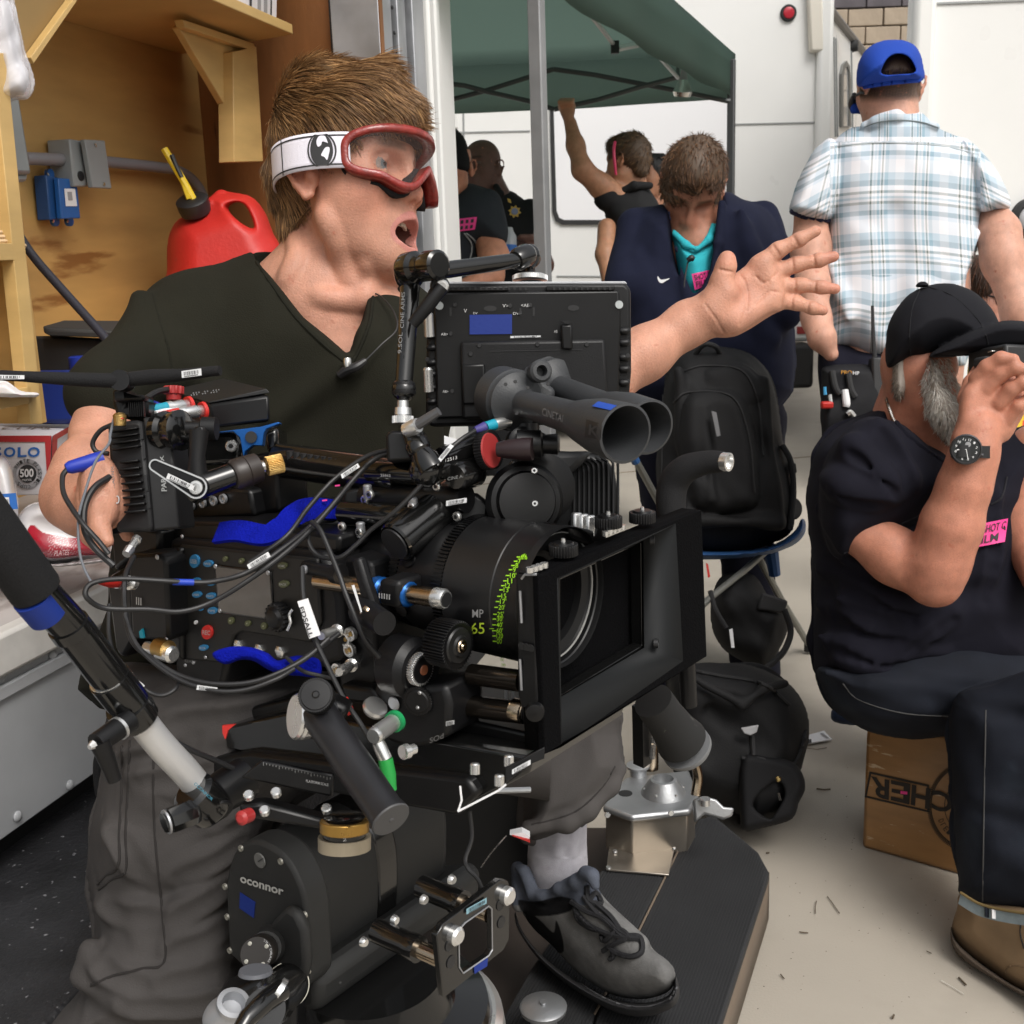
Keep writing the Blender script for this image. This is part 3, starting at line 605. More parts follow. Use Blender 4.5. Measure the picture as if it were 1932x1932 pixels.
for x in(x0+.6,x1-.35): lathe('wheel',M_rubber,rv_,(x-.12,YB+1.6,.38),(1,0,0),[(0,.30),(.02,.375),(.22,.375),(.24,.30)],28)
# side windows seen edge-on
ow=[side(1583,120,.003),side(1592,108,.003),side(1601,120,.003),side(1602,250,.003),side(1583,258,.003)]
ow=[side(x,y,.004) for x,y in((1584,240),(1584,140),(1588,122),(1594,115),(1600,125),(1602,150),(1603,240))]
oi=[side(x,y,.004) for x,y in((1588,238),(1588,145),(1591,130),(1595,125),(1598,132),(1599,152),(1599,238))]
G().ringprism(ow,oi,SN*.015).obj('side_window',mat('window_gasket',(.15,.15,.14),.5),rv_); prism('side_window_pane',mat('grey_pane',(.5,.52,.53),.1,coat=.6),rv_,oi,SN*.006,0)
for x,yt in((1573,70),(1577,72),(1606,95)): G().tube([side(x,yt,.004),side(x+3,258,.004)],.008,5).obj('panel_seam',M_seam,rv_)
lathe('marker_light',M_rubber,rv_,side(1606,87,.0),SN,[(0,.05),(.05,.04)],14)

tr=thing('box_trailer','white box trailer wall behind the man in the plaid shirt','trailer',(4.5,5.6,0))
YT=5.6; Tp=lambda px,py,y=YT:PL(px,py,(0,y,0),NB); tx0=Tp(1735,100)[0]
TD=np.array([math.sin(.44),math.cos(.44),0]); prism('wall',M_wpanel,tr,[np.array([x,YT,z]) for x,z in((tx0,.55),(tx0+5.2,.55),(tx0+5.2,3.45),(tx0,3.45))],TD*2.8,.02)
box('corner_moulding',M_white,tr,(tx0+.01,YT+.02,2.0),(.11,.12,2.9),None,.03)
for y0,y1 in((8,2),(470,478)): G().tube([Tp(1745,y0,YT-.002),Tp(2100,y1-8,YT-.002)],.007,5).obj('panel_seam',M_seam,tr)
pc=Tp(1942,412); rl=G(); rl.lathe(pc,NB,[(0,.095),(.04,.095),(.05,.075),(.03,.065)],32); lr=rl.obj('round_lamp',M_rubber,tr); lathe('lamp_lens',mat('clear_lens',(.6,.6,.62),.15,coat=.5),lr,pc+NB*.032,NB,[(0,.062),(.012,.05),(.02,.02)],28)
for x in(tx0+1.2,tx0+3.6): lathe('wheel',M_rubber,tr,(x,YT+.1,.42),(0,1,0),[(0,.3),(.02,.42),(.25,.42)],28)
prism('undercarriage',M_rubber,tr,[np.array([x,YT+.1,z]) for x,z in((tx0+.1,.30),(tx0+5.0,.30),(tx0+5.0,.54),(tx0+.1,.54))],TD*2.4,.02)

bd=thing('block_building','tan split face block building with dark top band beyond the vehicles','building',(6,20.5,0))
YD=20.; M_blk=mat('tan_block',(.36,.295,.225),.9,var=.10,vs=3,bump=.02,bs=5); M_dkb=mat('dark_block',(.10,.09,.10),.9,var=.2,vs=3,bump=.02,bs=5)
box('wall',mat('mortar',(.33,.275,.215),.95),bd,(9,YD+.4,3.4),(18,.7,6.8),None,.02)
pz=Bp(1650,16,YD)[2]; bh=.28; bw=.58; mk={}
for r in range(-5,3):
    for k in range(9):
        cxx=4.6+k*bw+(.5*bw if r%2 else 0); zz=pz+(r+.5)*bh; nm='brick'
        key=r>=0
        c=np.array([cxx,YD,zz]); off=rr.uniform(-.012,.012)
        if key not in mk: mk[key]=(G().box(c,(bw-.02,.13,bh-.02)).obj(nm,M_dkb if key else M_blk,bd,.012),c)
        else: again(mk[key][0],c-mk[key][1]+np.array([0,off,0]))

# ---------------------------------------------------------------- green pop-up canopy
cp=thing('canopy_tent','dark green pop-up canopy tent on grey metal legs','canopy',(-.2,4.2,0))
A=P(990,-165,3.0); B=P(1387,112,5.5); D=P(560,120,5.6); E=P(-100,-190,3.1)
A[2]=B[2]=D[2]=E[2]=2.19
A=GND(0,0)*0+np.array([.035,3.02,2.19]); ap=(A+B+D+E)/4+np.array([0,0,.85])
vl=.20
def slope(p,q,nm):
    def fn(u,v):
        e=p*(1-u)+q*u; r=e*(1-v)+ap*v; r=r-Z3*(.10*math.sin(math.pi*min(1,v*1.0))*(4*u*(1-u))**.5*.6); return r
    g=G().grid(fn,13,13); o=g.obj(nm,M_green,cp,sharp=0); m=o.modifiers.new('th','SOLIDIFY'); m.thickness=.002; return o
def valance(p,q,nm):
    nn=nrm(np.cross(q-p,Z3))
    def fn(u,v):
        e=p*(1-u)+q*u; return e-Z3*(vl*v)+nn*(.012*math.sin(u*23)*v)-Z3*.02*math.sin(math.pi*u)*v
    o=G().grid(fn,25,4).obj(nm,M_green,cp,sharp=0); m=o.modifiers.new('th','SOLIDIFY'); m.thickness=.002
for p,q in((A,B),(B,D),(D,E),(E,A)): slope(p,q,'roof_panel'); valance(p,q,'valance')
M_leg=mat('grey_tube',(.24,.245,.25),.5,metal=.3,var=.12,vs=12); M_dleg=mat('dark_tube',(.07,.072,.075),.5,metal=.3); M_truss=mat('dark_truss',(.05,.055,.055),.5); M_rod=mat('white_rod',(.55,.56,.56),.35,metal=.5)
def leg(top,px,py,d,w):
    b=P(px,py,d); g0=np.array([b[0],b[1],0]); t=np.array([g0[0],g0[1],top]); ax=frame(Z3,np.array([.9,-.44,0]))
    G().box((g0+t)/2,(w,w,top),ax).obj('leg',M_leg if d<4 else M_dleg,cp,.004); box('foot',M_leg,cp,g0+Z3*.01,(.09,.09,.02))
leg(2.2,1022,400,3.0,.036); leg(2.15,1379,300,5.5,.034); leg(2.15,560,200,5.6,.036); leg(2.15,-100,0,3.1,.036)
U0=lambda x,y:(644+x/3,y/3)
def rod(pts,r,m,nm='truss_bar'): G().tube([P(*U0(x,y),d) for x,y,d in pts],r,6).obj(nm,m,cp)
rod([(1385,50,3.9),(1550,262,4.3)],.009,M_rod); rod([(1560,275,4.3),(1815,225,4.9)],.013,M_rod); rod([(1740,258,4.6),(1905,440,5.1)],.009,M_rod)
rod([(1690,170,4.6),(1740,258,4.6)],.008,M_truss); rod([(1905,310,5.2),(1905,440,5.1)],.008,M_truss)
rod([(560,468,5.35),(700,485,5.35),(830,520,5.35),(1060,572,5.35),(1205,620,5.35)],.012,M_truss); rod([(600,570,5.4),(830,510,5.4),(1050,440,5.4),(1200,392,5.4)],.012,M_truss)
rod([(1200,392,5.4),(1440,425,5.4),(1932,520,5.4),(2200,575,5.4)],.012,M_truss); rod([(1205,620,5.35),(1450,565,5.35),(1700,490,5.35),(1932,430,5.35)],.012,M_truss)
box('truss_joint',M_black,cp,P(*U0(1548,268),4.28),(.03,.03,.045))
cl=thing('clip_lamp','silver clip lamp hanging from the canopy corner truss','lamp',P(1288,165,5.0))
lathe('reflector_bowl',M_steel,cl,P(1287,182,5.0),P(1289,160,4.98)-P(1287,182,5.0),[(0,.036),(.02,.043),(.05,.03),(.07,.016)],20)
lathe('clip',mat('grey_clip',(.3,.3,.31),.4),cl,P(1290,155,4.98),Z3,[(0,.018),(.03,.015),(.06,.01)],12)
# ---------------------------------------------------------------- people: shared pieces
def V_front(s,px,py):
    i=int(np.clip(round((px-s.px[0])/s.step),0,len(s.px)-1)); j=int(np.clip(round((py-s.py[0])/s.step),0,len(s.py)-1))
    k=np.nonzero(s.D[i,j]<0)[0]
    if len(k)==0: return None
    k=k[0]
    if k==0: return float(s.dd[0])
    a,b=s.D[i,j,k-1],s.D[i,j,k]; return float(s.dd[k-1]+(s.dd[1]-s.dd[0])*a/(a-b))
def on(s,pts,off=.002,dflt=None):     # drop picture points onto the front of a grid surface
    out=[]; last=dflt
    for x,y in pts:
        d=V_front(s,x,y)
        if d is None: d=last
        if d is None: continue
        last=d; out.append(P(x,y,d-off))
    return out
def ridge(v,pts,r,deep,k=.014,op='+'):       # a soft raised cord following the surface
    q=[(x,y,V_front(v,x,y),r) for x,y in crom(np.array(pts,float),4)]; q=[(x,y,d+deep,r) for x,y,d,r in q if d is not None]; v.chain(q,k,op)
def stitch(name,s,pts,r,m,parent,off=.0005,n=6,sm=8):
    q=on(s,crom(np.array(pts,float),sm),off); return G().tube(q,r,n).obj(name,m,parent)
def patch(name,s,quad,m,parent,off=.002,nu=8,nv=6):   # a label lying on a grid surface; quad bl,br,tr,tl in picture points
    q=np.array(quad,float)
    def fn(u,v):
        x,y=q[0]*(1-u)*(1-v)+q[1]*u*(1-v)+q[2]*u*v+q[3]*(1-u)*v; d=V_front(s,x,y) or fn.d; fn.d=d; return P(x,y,d-off)
    fn.d=V_front(s,*q.mean(0)) or 1
    ds=np.array([[V_front(s,*(q[0]*(1-u)*(1-v)+q[1]*u*(1-v)+q[2]*u*v+q[3]*(1-u)*v)) or fn.d for v in(0,.5,1)] for u in(0,.5,1)])
    def fl(u,v,o=0):
        x,y=q[0]*(1-u)*(1-v)+q[1]*u*(1-v)+q[2]*u*v+q[3]*(1-u)*v
        wu=[(1-u)*(1-2*u),4*u*(1-u),u*(2*u-1)]; wv=[(1-v)*(1-2*v),4*v*(1-v),v*(2*v-1)]
        d=sum(wu[i]*wv[j]*ds[i,j] for i in range(3) for j in range(3)); return P(x,y,d-off-o)
    G().grid(lambda u,v:fl(u,v),nu,nv).obj(name,m,parent,sharp=0); return fl
class Head:
    def __init__(s,v,o,f,u,sc=1.0,xs=1.0):
        s.v=v; s.xs=xs; s.o=v.cm(o); s.f=nrm(f); u=np.asarray(u,float); s.u=nrm(u-s.f*np.dot(u,s.f)); s.r=np.cross(s.f,s.u); s.s=sc; s.ax=[s.f,s.r,s.u]
    def L(s,x,y,z): return s.o+s.s*(s.f*x*s.xs+s.r*y+s.u*z)
    def W(s,x,y,z): p=s.L(x,y,z); return C0+CR*p[0]+CU*p[1]+FW*p[2]
    def D(s,x,y,z): p=s.f*x+s.r*y+s.u*z; return CR*p[0]+CU*p[1]+FW*p[2]
    def local(s,px,py,d):
        q=np.stack([(px-966)/F*d,(966-py)/F*d,d],-1)-s.o; return (q@s.f)/s.s/s.xs,(q@s.r)/s.s,(q@s.u)/s.s
    def e(s,c,r,k=.012,op='+'): s.v.ellM(s.L(*c),np.array(r)*s.s,s.ax,k,op)
    def c(s,a,b,ra,rb,k=.012,op='+'): s.v.coneM(s.L(*a),s.L(*b),ra*s.s,rb*s.s,k,op)
    def build(s,mouth=0,nose=1.0,ears=True,eyes=True,heavy=0):
        s.e((.007,0,.048),(.079,.075,.082)); s.e((.046,0,.040),(.049,.060,.062),.03)
        s.e((.040,0,-.032),(.050,.056+heavy,.078),.03); jz=.003*mouth
        for y in(-1,1):
            s.c((.012,.047*y,-.050+jz*.6),(.070,.015*y,-.096+jz),.014+heavy*.6,.014,.04)
            s.e((.052,.042*y,-.018),(.026,.020,.022),.04); s.c((.088,.010*y,.030),(.074,.043*y,.033),.011,.010,.02)
        s.e((.078,0,-.098+jz),(.020,.022,.018),.02); s.e((.080,0,-.056),(.026,.030,.030),.02)
        s.c((.094,0,.024),(.117*nose,0,-.020),.008,.0115,.014); s.e((.114*nose,0,-.026),(.011,.010,.009),.008)
        for y in(-1,1):
            s.e((.103,.0135*y,-.027),(.011,.008,.008),.006); s.e((.113,.006*y,-.036),(.006,.0035,.004),.004,'-')
            s.e((.098,.033*y,.008),(.017,.021,.013),.014,'-')
            if eyes:
                s.e((.0745,.032*y,.009),(.0125,.0125,.0125),.001)
                s.c((.084,.016*y,.012),(.0875,.030*y,.0165),.0032,.0034,.004); s.c((.0875,.030*y,.0165),(.076,.047*y,.010),.0034,.003,.004)
                s.c((.082,.018*y,.005),(.0855,.031*y,.0005),.003,.003,.004); s.c((.0855,.031*y,.0005),(.075,.046*y,.007),.003,.003,.004)
        if mouth:
            up=-.051; lo=-.080-.010*mouth
            for y in(-1,1):
                s.c((.105,0,up),(.095,.021*y,up-.005),.0048,.0044,.004); s.c((.095,.021*y,up-.005),(.083,.029*y,-.066),.0044,.004,.004)
                s.c((.100,0,lo),(.092,.019*y,lo+.005),.0066,.0056,.004); s.c((.092,.019*y,lo+.005),(.083,.029*y,-.066),.0056,.004,.004)
            s.e((.098,0,(up+lo)/2-.001),(.036,.0265,(up-lo)/2-.003),.003,'-')
        else:
            for y in(-1,1):
                s.c((.107,0,-.054),(.098,.018*y,-.058),.0058,.005,.005); s.c((.098,.018*y,-.058),(.088,.026*y,-.062),.005,.0035,.005)
                s.c((.105,0,-.068),(.097,.016*y,-.066),.0066,.0055,.005); s.c((.097,.016*y,-.066),(.088,.026*y,-.063),.0055,.0035,.005)
        if ears:
            for y in(-1,1):
                s.e((-.004,.076*y,-.002),(.017,.008,.026),.008)
                hp=[(.010,.080*y,.018),(.004,.086*y,.030),(-.010,.090*y,.032),(-.021,.091*y,.022),(-.022,.089*y,.004),(-.012,.084*y,-.014),(-.002,.080*y,-.028),(.004,.078*y,-.026)]
                for a,b in zip(hp[:-1],hp[1:]): s.c(a,b,.0042,.0042,.004)
                s.e((-.004,.087*y,.004),(.009,.008,.014),.006,'-'); s.e((.008,.082*y,-.004),(.006,.007,.008),.006)
def skin_col(h,base,lips=(.40,.13,.10),hair=None,brow=(.10,.06,.035),red=.0,extra=None,mouth=0,eyes=1.0,iris=(.10,.13,.14)):
    base=np.array(base); lips=np.array(lips)
    def fn(px,py,d):
        x,y,z=h.local(px,py,d); c=np.tile(base,(len(px),1))
        nz=1+.06*np.sin(px*.9+3*np.sin(py*.31))*np.sin(py*.8+2*np.sin(px*.27)); c*=nz[:,None]
        def mix(w,t): 
            nonlocal c; w=np.clip(w,0,1)[:,None]; c=c*(1-w)+np.array(t)*w
        g=lambda cx,cy,cz,rx,ry,rz:np.exp(-(((x-cx)/rx)**2+((np.abs(y)-cy)/ry)**2+((z-cz)/rz)**2))
        rd=base*np.array([1.02,.70,.66]); mix(red*g(.07,.045,-.025,.03,.03,.03),rd); mix(red*1.2*g(.115,0,-.022,.02,.02,.02),rd); mix(red*.9*g(-.005,.085,0,.03,.02,.04),rd)
        up=-.051; lo=-.080-.010*mouth
        if mouth:
            zz=np.abs(z-(up+lo)/2)/((up-lo)/2+.007); yy=np.abs(y)/.033
            m=(x>.074)&(zz**2+yy**2<1); mix(m*.8,lips); mix(((x<.0905)&(x>.04)&(np.abs(z-(up+lo)/2)<.02)&(np.abs(y)<.024))*1.,(.05,.012,.010))
            mix(((x<.092)&(x>.04)&(np.abs(z-(up+lo)/2)<.012)&(np.abs(y)<.019))*.9,(.05,.012,.010))
        else: mix((x>.084)*np.exp(-((z+.061)/.0085)**4)*np.exp(-(y/.027)**6)*.8,lips)
        mix((x>.06)*np.exp(-((z-.032-.02*np.maximum(0,.02-np.abs(np.abs(y)-.03)))/.0055)**4)*np.exp(-((np.abs(y)-.031)/.021)**6)*.75,brow)
        de=np.sqrt((x-.0745)**2+(np.abs(y)-.032)**2+(z-.009)**2); ir=np.sqrt((np.abs(y)-.032)**2+(z-.009)**2)
        eye=(de<.0152)&(x>.073)&(np.abs(z-.009)<.0068)
        mix(eye*eyes,(.27,.22,.19)); mix((eye&(ir<.0072))*eyes,iris); mix((eye&(ir<.003))*eyes,(.01,.01,.01))
        if extra is not None:
            for w,t in extra(px,py,d,x,y,z): mix(w,t)
        return np.clip(c,0,1)
    return fn
M_skin=mat('skin',(.5,.25,.17),.5,attr=True,var=.13,vs=42,bump=.0007,bs=420,sss=.10,spec=.38,rvar=.1,wear=((.46,.16,.10),55,.64,.10))
M_hair=mat('hair',(.15,.09,.05),.42,attr=True,spec=.5)
def person(label,base,group=None): return thing('person',label,'person',base,group)
def knit(name,col,**k): return mat(name,col,.9,var=.10,vs=14,bump=.0006,bs=700,spec=.2,**k)
def garment(name,v,m,par,**k): return solid(name,v,m,par,**k)

# ---------------------------------------------------------------- the man in goggles
man=person('man in dark olive v-neck shirt and red goggles shouting with his hand stretched out',(P(560,1200,1.36)[0],P(560,1200,1.36)[1],0))
SK=(.55,.275,.188)
vh=V(470,90,870,720,1.14,1.52,2.2)
hd=Head(vh,(641,358,1.35),(.93,.068,-.36),(-.07,1,.02),.95,.91); hd.build(mouth=1.0,nose=.94)
vh.cone((614,400,1.368,58),(602,560,1.388,82),.03); vh.cone((598,560,1.38,76),(430,580,1.375,52),.04); vh.cone((600,560,1.37,84),(750,600,1.40,60),.04)
vh.cone((600,600,1.365,105),(650,730,1.37,120),.04,flat=((0,0,1),.75))
ridge(vh,[(612,405),(632,450),(652,500),(668,548)],11,.0045); ridge(vh,[(600,560),(640,566),(668,566)],8,.004); ridge(vh,[(684,566),(720,566),(750,578)],8,.004); ridge(vh,[(560,440),(560,490),(540,530)],9,.005); ridge(vh,[(690,500),(694,530),(690,560)],6,.0035)   # neck muscle, collar bone
vh.cone((690,565,1.325,9),(745,580,1.34,8),.03)
ck=[(1330,590,1.37,3),(1342,600,1.355,3)]
va=V(900,415,1610,800,1.24,1.50,2.2)
va.chain([(930,712,1.41,64),(1050,768,1.37,68),(1130,722,1.36,54),(1215,668,1.37,47),(1300,610,1.375,38),(1345,592,1.375,38)],.02)
va.puff([(1320,570),(1332,545),(1362,528),(1392,512),(1432,482),(1458,478),(1472,500),(1480,530),(1480,560),(1472,586),(1448,592),(1418,614),(1385,631),(1358,634),(1332,614)],1.372,.0165,26,.012)
va.cone((1345,585,1.358,30),(1368,552,1.352,24),.015); va.cone((1385,604,1.362,25),(1440,578,1.364,20),.015); va.cone((1440,498,1.364,17),(1462,560,1.364,17),.012)
va.chain([(1350,560,1.358,24),(1362,528,1.352,19),(1370,502,1.348,17.5),(1372,488,1.346,15)],.008)
va.chain([(1432,500,1.366,18),(1468,472,1.360,14.5),(1508,452,1.355,12.6),(1539,436,1.352,10.5)],.006)
va.chain([(1462,514,1.370,17),(1502,499,1.367,13.8),(1545,491,1.362,12.6),(1573,484,1.360,10.3)],.006)
va.chain([(1470,541,1.372,16),(1510,538,1.369,12.8),(1550,542,1.366,11.8),(1576,545,1.365,9.8)],.006)
va.chain([(1466,568,1.373,15),(1503,572,1.372,12.5),(1533,581,1.371,11.6),(1553,586,1.371,9.5)],.006)
def crease(pts):
    q=[(x,y,(V_front(va,x,y) or 1.35)+.0004,1.0) for x,y in crom(np.array(pts,float),4)]
    va.chain(q,.002,'-')
crease([(1395,516),(1408,540),(1410,575),(1396,612)]); crease([(1470,512),(1452,528),(1440,534),(1425,520)]); crease([(1474,552),(1452,550),(1436,562),(1424,575)])
for a,b in [((1458,462),(1472,484)),((1496,444),(1508,466)),((1494,486),(1498,514)),((1534,478),(1538,505)),((1500,526),(1500,552)),((1538,530),(1538,556)),((1495,560),(1493,584)),((1526,569),(1523,592)),((1356,508),(1384,514))]: crease([a,((a[0]+b[0])/2,(a[1]+b[1])/2),b])
crease([(1330,574),(1350,600),(1366,628)])
vr=V(60,720,300,1075,.92,1.30,2.6)
vr.chain([(215,745,1.2,52),(188,815,1.18,41),(158,885,1.12,44),(138,940,1.09,46)],.03); vr.chain([(138,942,1.09,46),(165,955,1.06,46),(215,940,1.01,38)],.03)
vr.puff([(150,880),(200,860),(225,900),(222,980),(195,1000),(160,990)],1.01,.02,20,.02)
vr.chain([(178,900,1.0,21),(176,950,.99,20),(190,1000,.985,16),(203,1021,.98,12)],.008); vr.chain([(160,975,1.0,19),(170,1012,.992,14),(186,1036,.985,11)],.008)
vr.chain([(200,880,1.04,17),(216,905,1.05,15),(232,930,1.055,13)],.008); vr.chain([(210,960,1.05,16),(232,985,1.06,14),(240,1010,1.06,12)],.008); vr.chain([(215,930,1.06,16),(245,945,1.06,14),(255,970,1.06,12)],.008)
vi=V(150,480,900,1330,1.2,1.6,9); vi.puff([(330,560),(600,540),(800,640),(800,1300),(260,1300),(250,700)],1.40,.08,120); vi.cone((330,610,1.35,52),(215,750,1.21,48),.03); vi.cone((760,640,1.41,50),(1080,770,1.37,60),.03)
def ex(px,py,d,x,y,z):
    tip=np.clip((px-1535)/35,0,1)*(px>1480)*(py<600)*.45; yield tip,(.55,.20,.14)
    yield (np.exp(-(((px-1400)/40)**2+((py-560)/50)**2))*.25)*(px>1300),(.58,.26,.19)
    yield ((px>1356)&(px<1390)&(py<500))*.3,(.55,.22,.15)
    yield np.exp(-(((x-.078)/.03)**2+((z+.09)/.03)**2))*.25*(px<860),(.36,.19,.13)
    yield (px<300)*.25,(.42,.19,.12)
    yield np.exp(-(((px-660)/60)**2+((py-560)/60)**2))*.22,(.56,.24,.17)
body=solid('body',[vh,va,vr,vi],M_skin,man,skin_col(hd,SK,lips=(.52,.20,.18),mouth=1.0,red=.5,extra=ex),sm=2)
gt=G()
for i in range(6):
    y=-.016+.0065*i; gt.box(hd.W(.092-abs(y)*.35,y,-.0555),(.0062,.004,.009),np.array([hd.D(0,1,0),hd.D(1,0,0),hd.D(0,0,1)]))
gt.obj('teeth',mat('teeth',(.62,.56,.46),.25,coat=.5),man,.001)
# hair
hv=V(490,85,850,430,1.15,1.55,2.6); hh=Head(hv,(641,358,1.35),(.93,.068,-.36),(-.07,1,.02),.95,.91)
hh.e((.008,0,.058),(.087,.085,.092),.01); hh.e((.034,0,.086),(.080,.070,.058),.03); hh.c((-.046,.0,.0),(-.046,0,-.058),.052,.036,.03)
hv.cut([(1000,236),(806,238),(770,232),(735,238),(722,222),(700,236),(676,262),(640,300),(618,325),(608,330),(600,390),(580,415),(560,425),(545,600),(1000,600)],1.0,1.335,.006)
hv.folds(.006,(1,1,1),70,11)
solid('hair_base',hv,mat('hair_root_brown',(.10,.06,.03),.8,spec=.15),man,sm=1)
q,w,f=o_data[[k for k in o_data if k.startswith('hair_base')][-1]]; nn=vnormals(w,f); 
if np.mean(np.sum(nn*(w-w.mean(0)),1))<0: nn=-nn
x,y,z=hh.local(q[:,0],q[:,1],q[:,2]); r=np.random.default_rng(2)
ok=np.nonzero((z>-.06)&~((x>.07)&(z<.05)))[0]; pk=r.choice(ok,17000)
top=np.clip((z[pk]-.05)/.06,0,1)[:,None]; back=np.clip((-x[pk]-.02)/.06,0,1)[:,None]*(1-top)
fl=np.sin(q[pk,0]*.045+q[pk,1]*.07)[:,None]*.35
dr=hh.D(1,0,0)*(.9*top+.45*(1-top)*(1-back)-.1*back)+hh.D(0,0,1)*(.10*top-.75*(1-top)-.5*back+fl*.35)+nn[pk]*(.16+.16*top)+hh.D(0,1,0)*fl*.6
dr=dr-nn[pk]*np.sum(dr*nn[pk],1,keepdims=True); dr/=np.linalg.norm(dr,axis=1,keepdims=True); dr=dr+nn[pk]*(.17+.05*top)+hh.D(0,1,0)*(.16*np.sin(x[pk]*70+z[pk]*50)*top[:,0])[:,None]; dr/=np.linalg.norm(dr,axis=1,keepdims=True)
frn=np.clip(x[pk]/.09,0,1)*top[:,0]; ln=(.020+.013*top[:,0]+.002*frn+.012*np.abs(fl[:,0])); lock=.5+.5*np.sin(y[pk]*150+x[pk]*42+3*np.sin(z[pk]*60)); 
strands('hair',M_hair,man,w[pk]-nn[pk]*.001,dr,ln,.00065,hh.D(.45,0,-.9),.5,7,.06,palette(17000,'#63452b','#b48c5e',4)*(.62+.4*r.random((17000,1))+.42*lock[:,None]))
# goggles: frame, lens, foam and strap built round the head
gg=bpy.data.objects.new('goggles',None); 
M_gf=mat('red_goggle_frame',(.25,.026,.020),.34,var=.3,vs=120,coat=.4,bump=.0008,bs=300); M_foam=mat('goggle_foam',(.012,.011,.012),.95)
def gpt(t,out=0,fwd=0,dz=0):       # closed border curve of the goggle lens, t in 0..1 (top centre, round his right side, bottom, nose)
    a=2*math.pi*t; sx=math.sin(a); cz=math.cos(a); s_=abs(sx)**.72*np.sign(sx); c_=abs(cz)**.6*np.sign(cz)
    ph=s_*1.18*(1+out*8); zz=.012+c_*(.027+out)-(.008*abs(s_) if cz<0 else 0)*0
    if cz<0:
        nb=math.exp(-(ph/.27)**2); zz=-.012-.011*math.sin(min(1,abs(ph)/.8)*math.pi)*1.0-out+nb*(.020); zz=zz*(abs(c_))+.010*(1-abs(c_))-out*0
    R=.105+fwd; return hd.W(.022+R*math.cos(ph)*1.02,(.084+fwd*.8)*math.sin(ph),zz+dz)
N_=96
loops=[[gpt(i/N_,o_,f_) for i in range(N_)] for o_,f_ in((0,.006),(.002,.009),(.009,.008),(.0105,.003),(.0105,-.010),(.002,-.008))]
g=G(); vs=[p for l in loops for p in l]; fs=[]
for a in range(len(loops)):
    b=(a+1)%len(loops)
    for i in range(N_): j=(i+1)%N_; fs.append((a*N_+i,a*N_+j,b*N_+j,b*N_+i))
gf=g.add(vs,fs).obj('goggles',M_gf,man,sharp=0)
loops=[[gpt(i/N_,o_,f_) for i in range(N_)] for o_,f_ in((.001,-.009),(.014,-.010),(.012,-.030),(-.002,-.028))]
g=G(); vs=[p for l in loops for p in l]; fs=[]
for a in range(4):
    b=(a+1)%4
    for i in range(N_): j=(i+1)%N_; fs.append((a*N_+i,a*N_+j,b*N_+j,b*N_+i))
g.add(vs,fs).obj('foam',M_foam,gf,sharp=0)
M_lens=mat('goggle_lens',(.14,.085,.07),.03,spec=.6,alpha=.15); cen=sum(gpt(i/N_,0,.006) for i in range(N_))/N_
def lensfn(u,v):
    a=gpt(u*.5,.001,.005); b=gpt(1-u*.5,.001,.005)
    return a
g=G(); nu,nv=40,12
def lz(u,v):
    ph=-1.16+2.32*u; s_=ph/1.18; ss=abs(s_)**(1/.72)*np.sign(s_); a=math.asin(max(-1,min(1,ss)))/(2*math.pi); pa=gpt(a%1,.001,.005); pb_=gpt((.5-a)%1,.001,.005); return pa*(1-v)+pb_*v
g.grid(lz,nu,nv).obj('lens',M_lens,gf,sharp=0)
M_strap=mat('white_strap',(.74,.72,.80),.8,bump=.0003,bs=900); zst=lambda a:.016-.004*math.sin(a)
def sp(a,dz,o=0):      # strap path round the back of the head; a=0 at his right temple, pi at the left
    xx=-.012+(.113+o)*math.cos(math.pi/2+a); yy=-(.089+o)*math.sin(math.pi/2+a)
    return xx,yy
side=-1 if hd.D(0,1,0)@FW>0 else 1
def spw(t,dz,o=0):     # strap path, t 0 at the frame on his right side, 1 round to the frame on his left
    a=-.78+t*(math.pi+1.56); b=min(a,math.pi-a)
    if b<0: xx=.0842*(-b)+o*.1; yy=math.copysign(.100-.032*(b/.96)**2+o,math.cos(a) if abs(math.cos(a))>1e-6 else 1)
    else: xx=-(.078+o)*math.sin(a); yy=(.100+o)*math.cos(a)
    if a<0: yy=abs(yy)
    if a>math.pi: yy=-abs(yy)
    return hd.W(xx,side*yy,.016+dz)
g=G(); g.grid(lambda u,v:spw(u,-.021+.042*v),60,6); st_=g.obj('strap',M_strap,gf,sharp=0); sm_=st_.modifiers.new('t','SOLIDIFY'); sm_.thickness=.002; sm_.offset=0
def sdec(name,fn,m): return text_fn(name,'I',fn,m,gf)
for z0,z1 in((.0160,.0178),(-.0178,-.0160)): G().grid(lambda u,v:spw(u,z0+(z1-z0)*v,.0016),60,2).obj('strap_stripe',M_ink,gf,sharp=0)
G().grid(lambda u,v:spw(.223+.005*u,-.021+.042*v,.0017),3,2).obj('strap_seam',M_ink,gf,sharp=0)
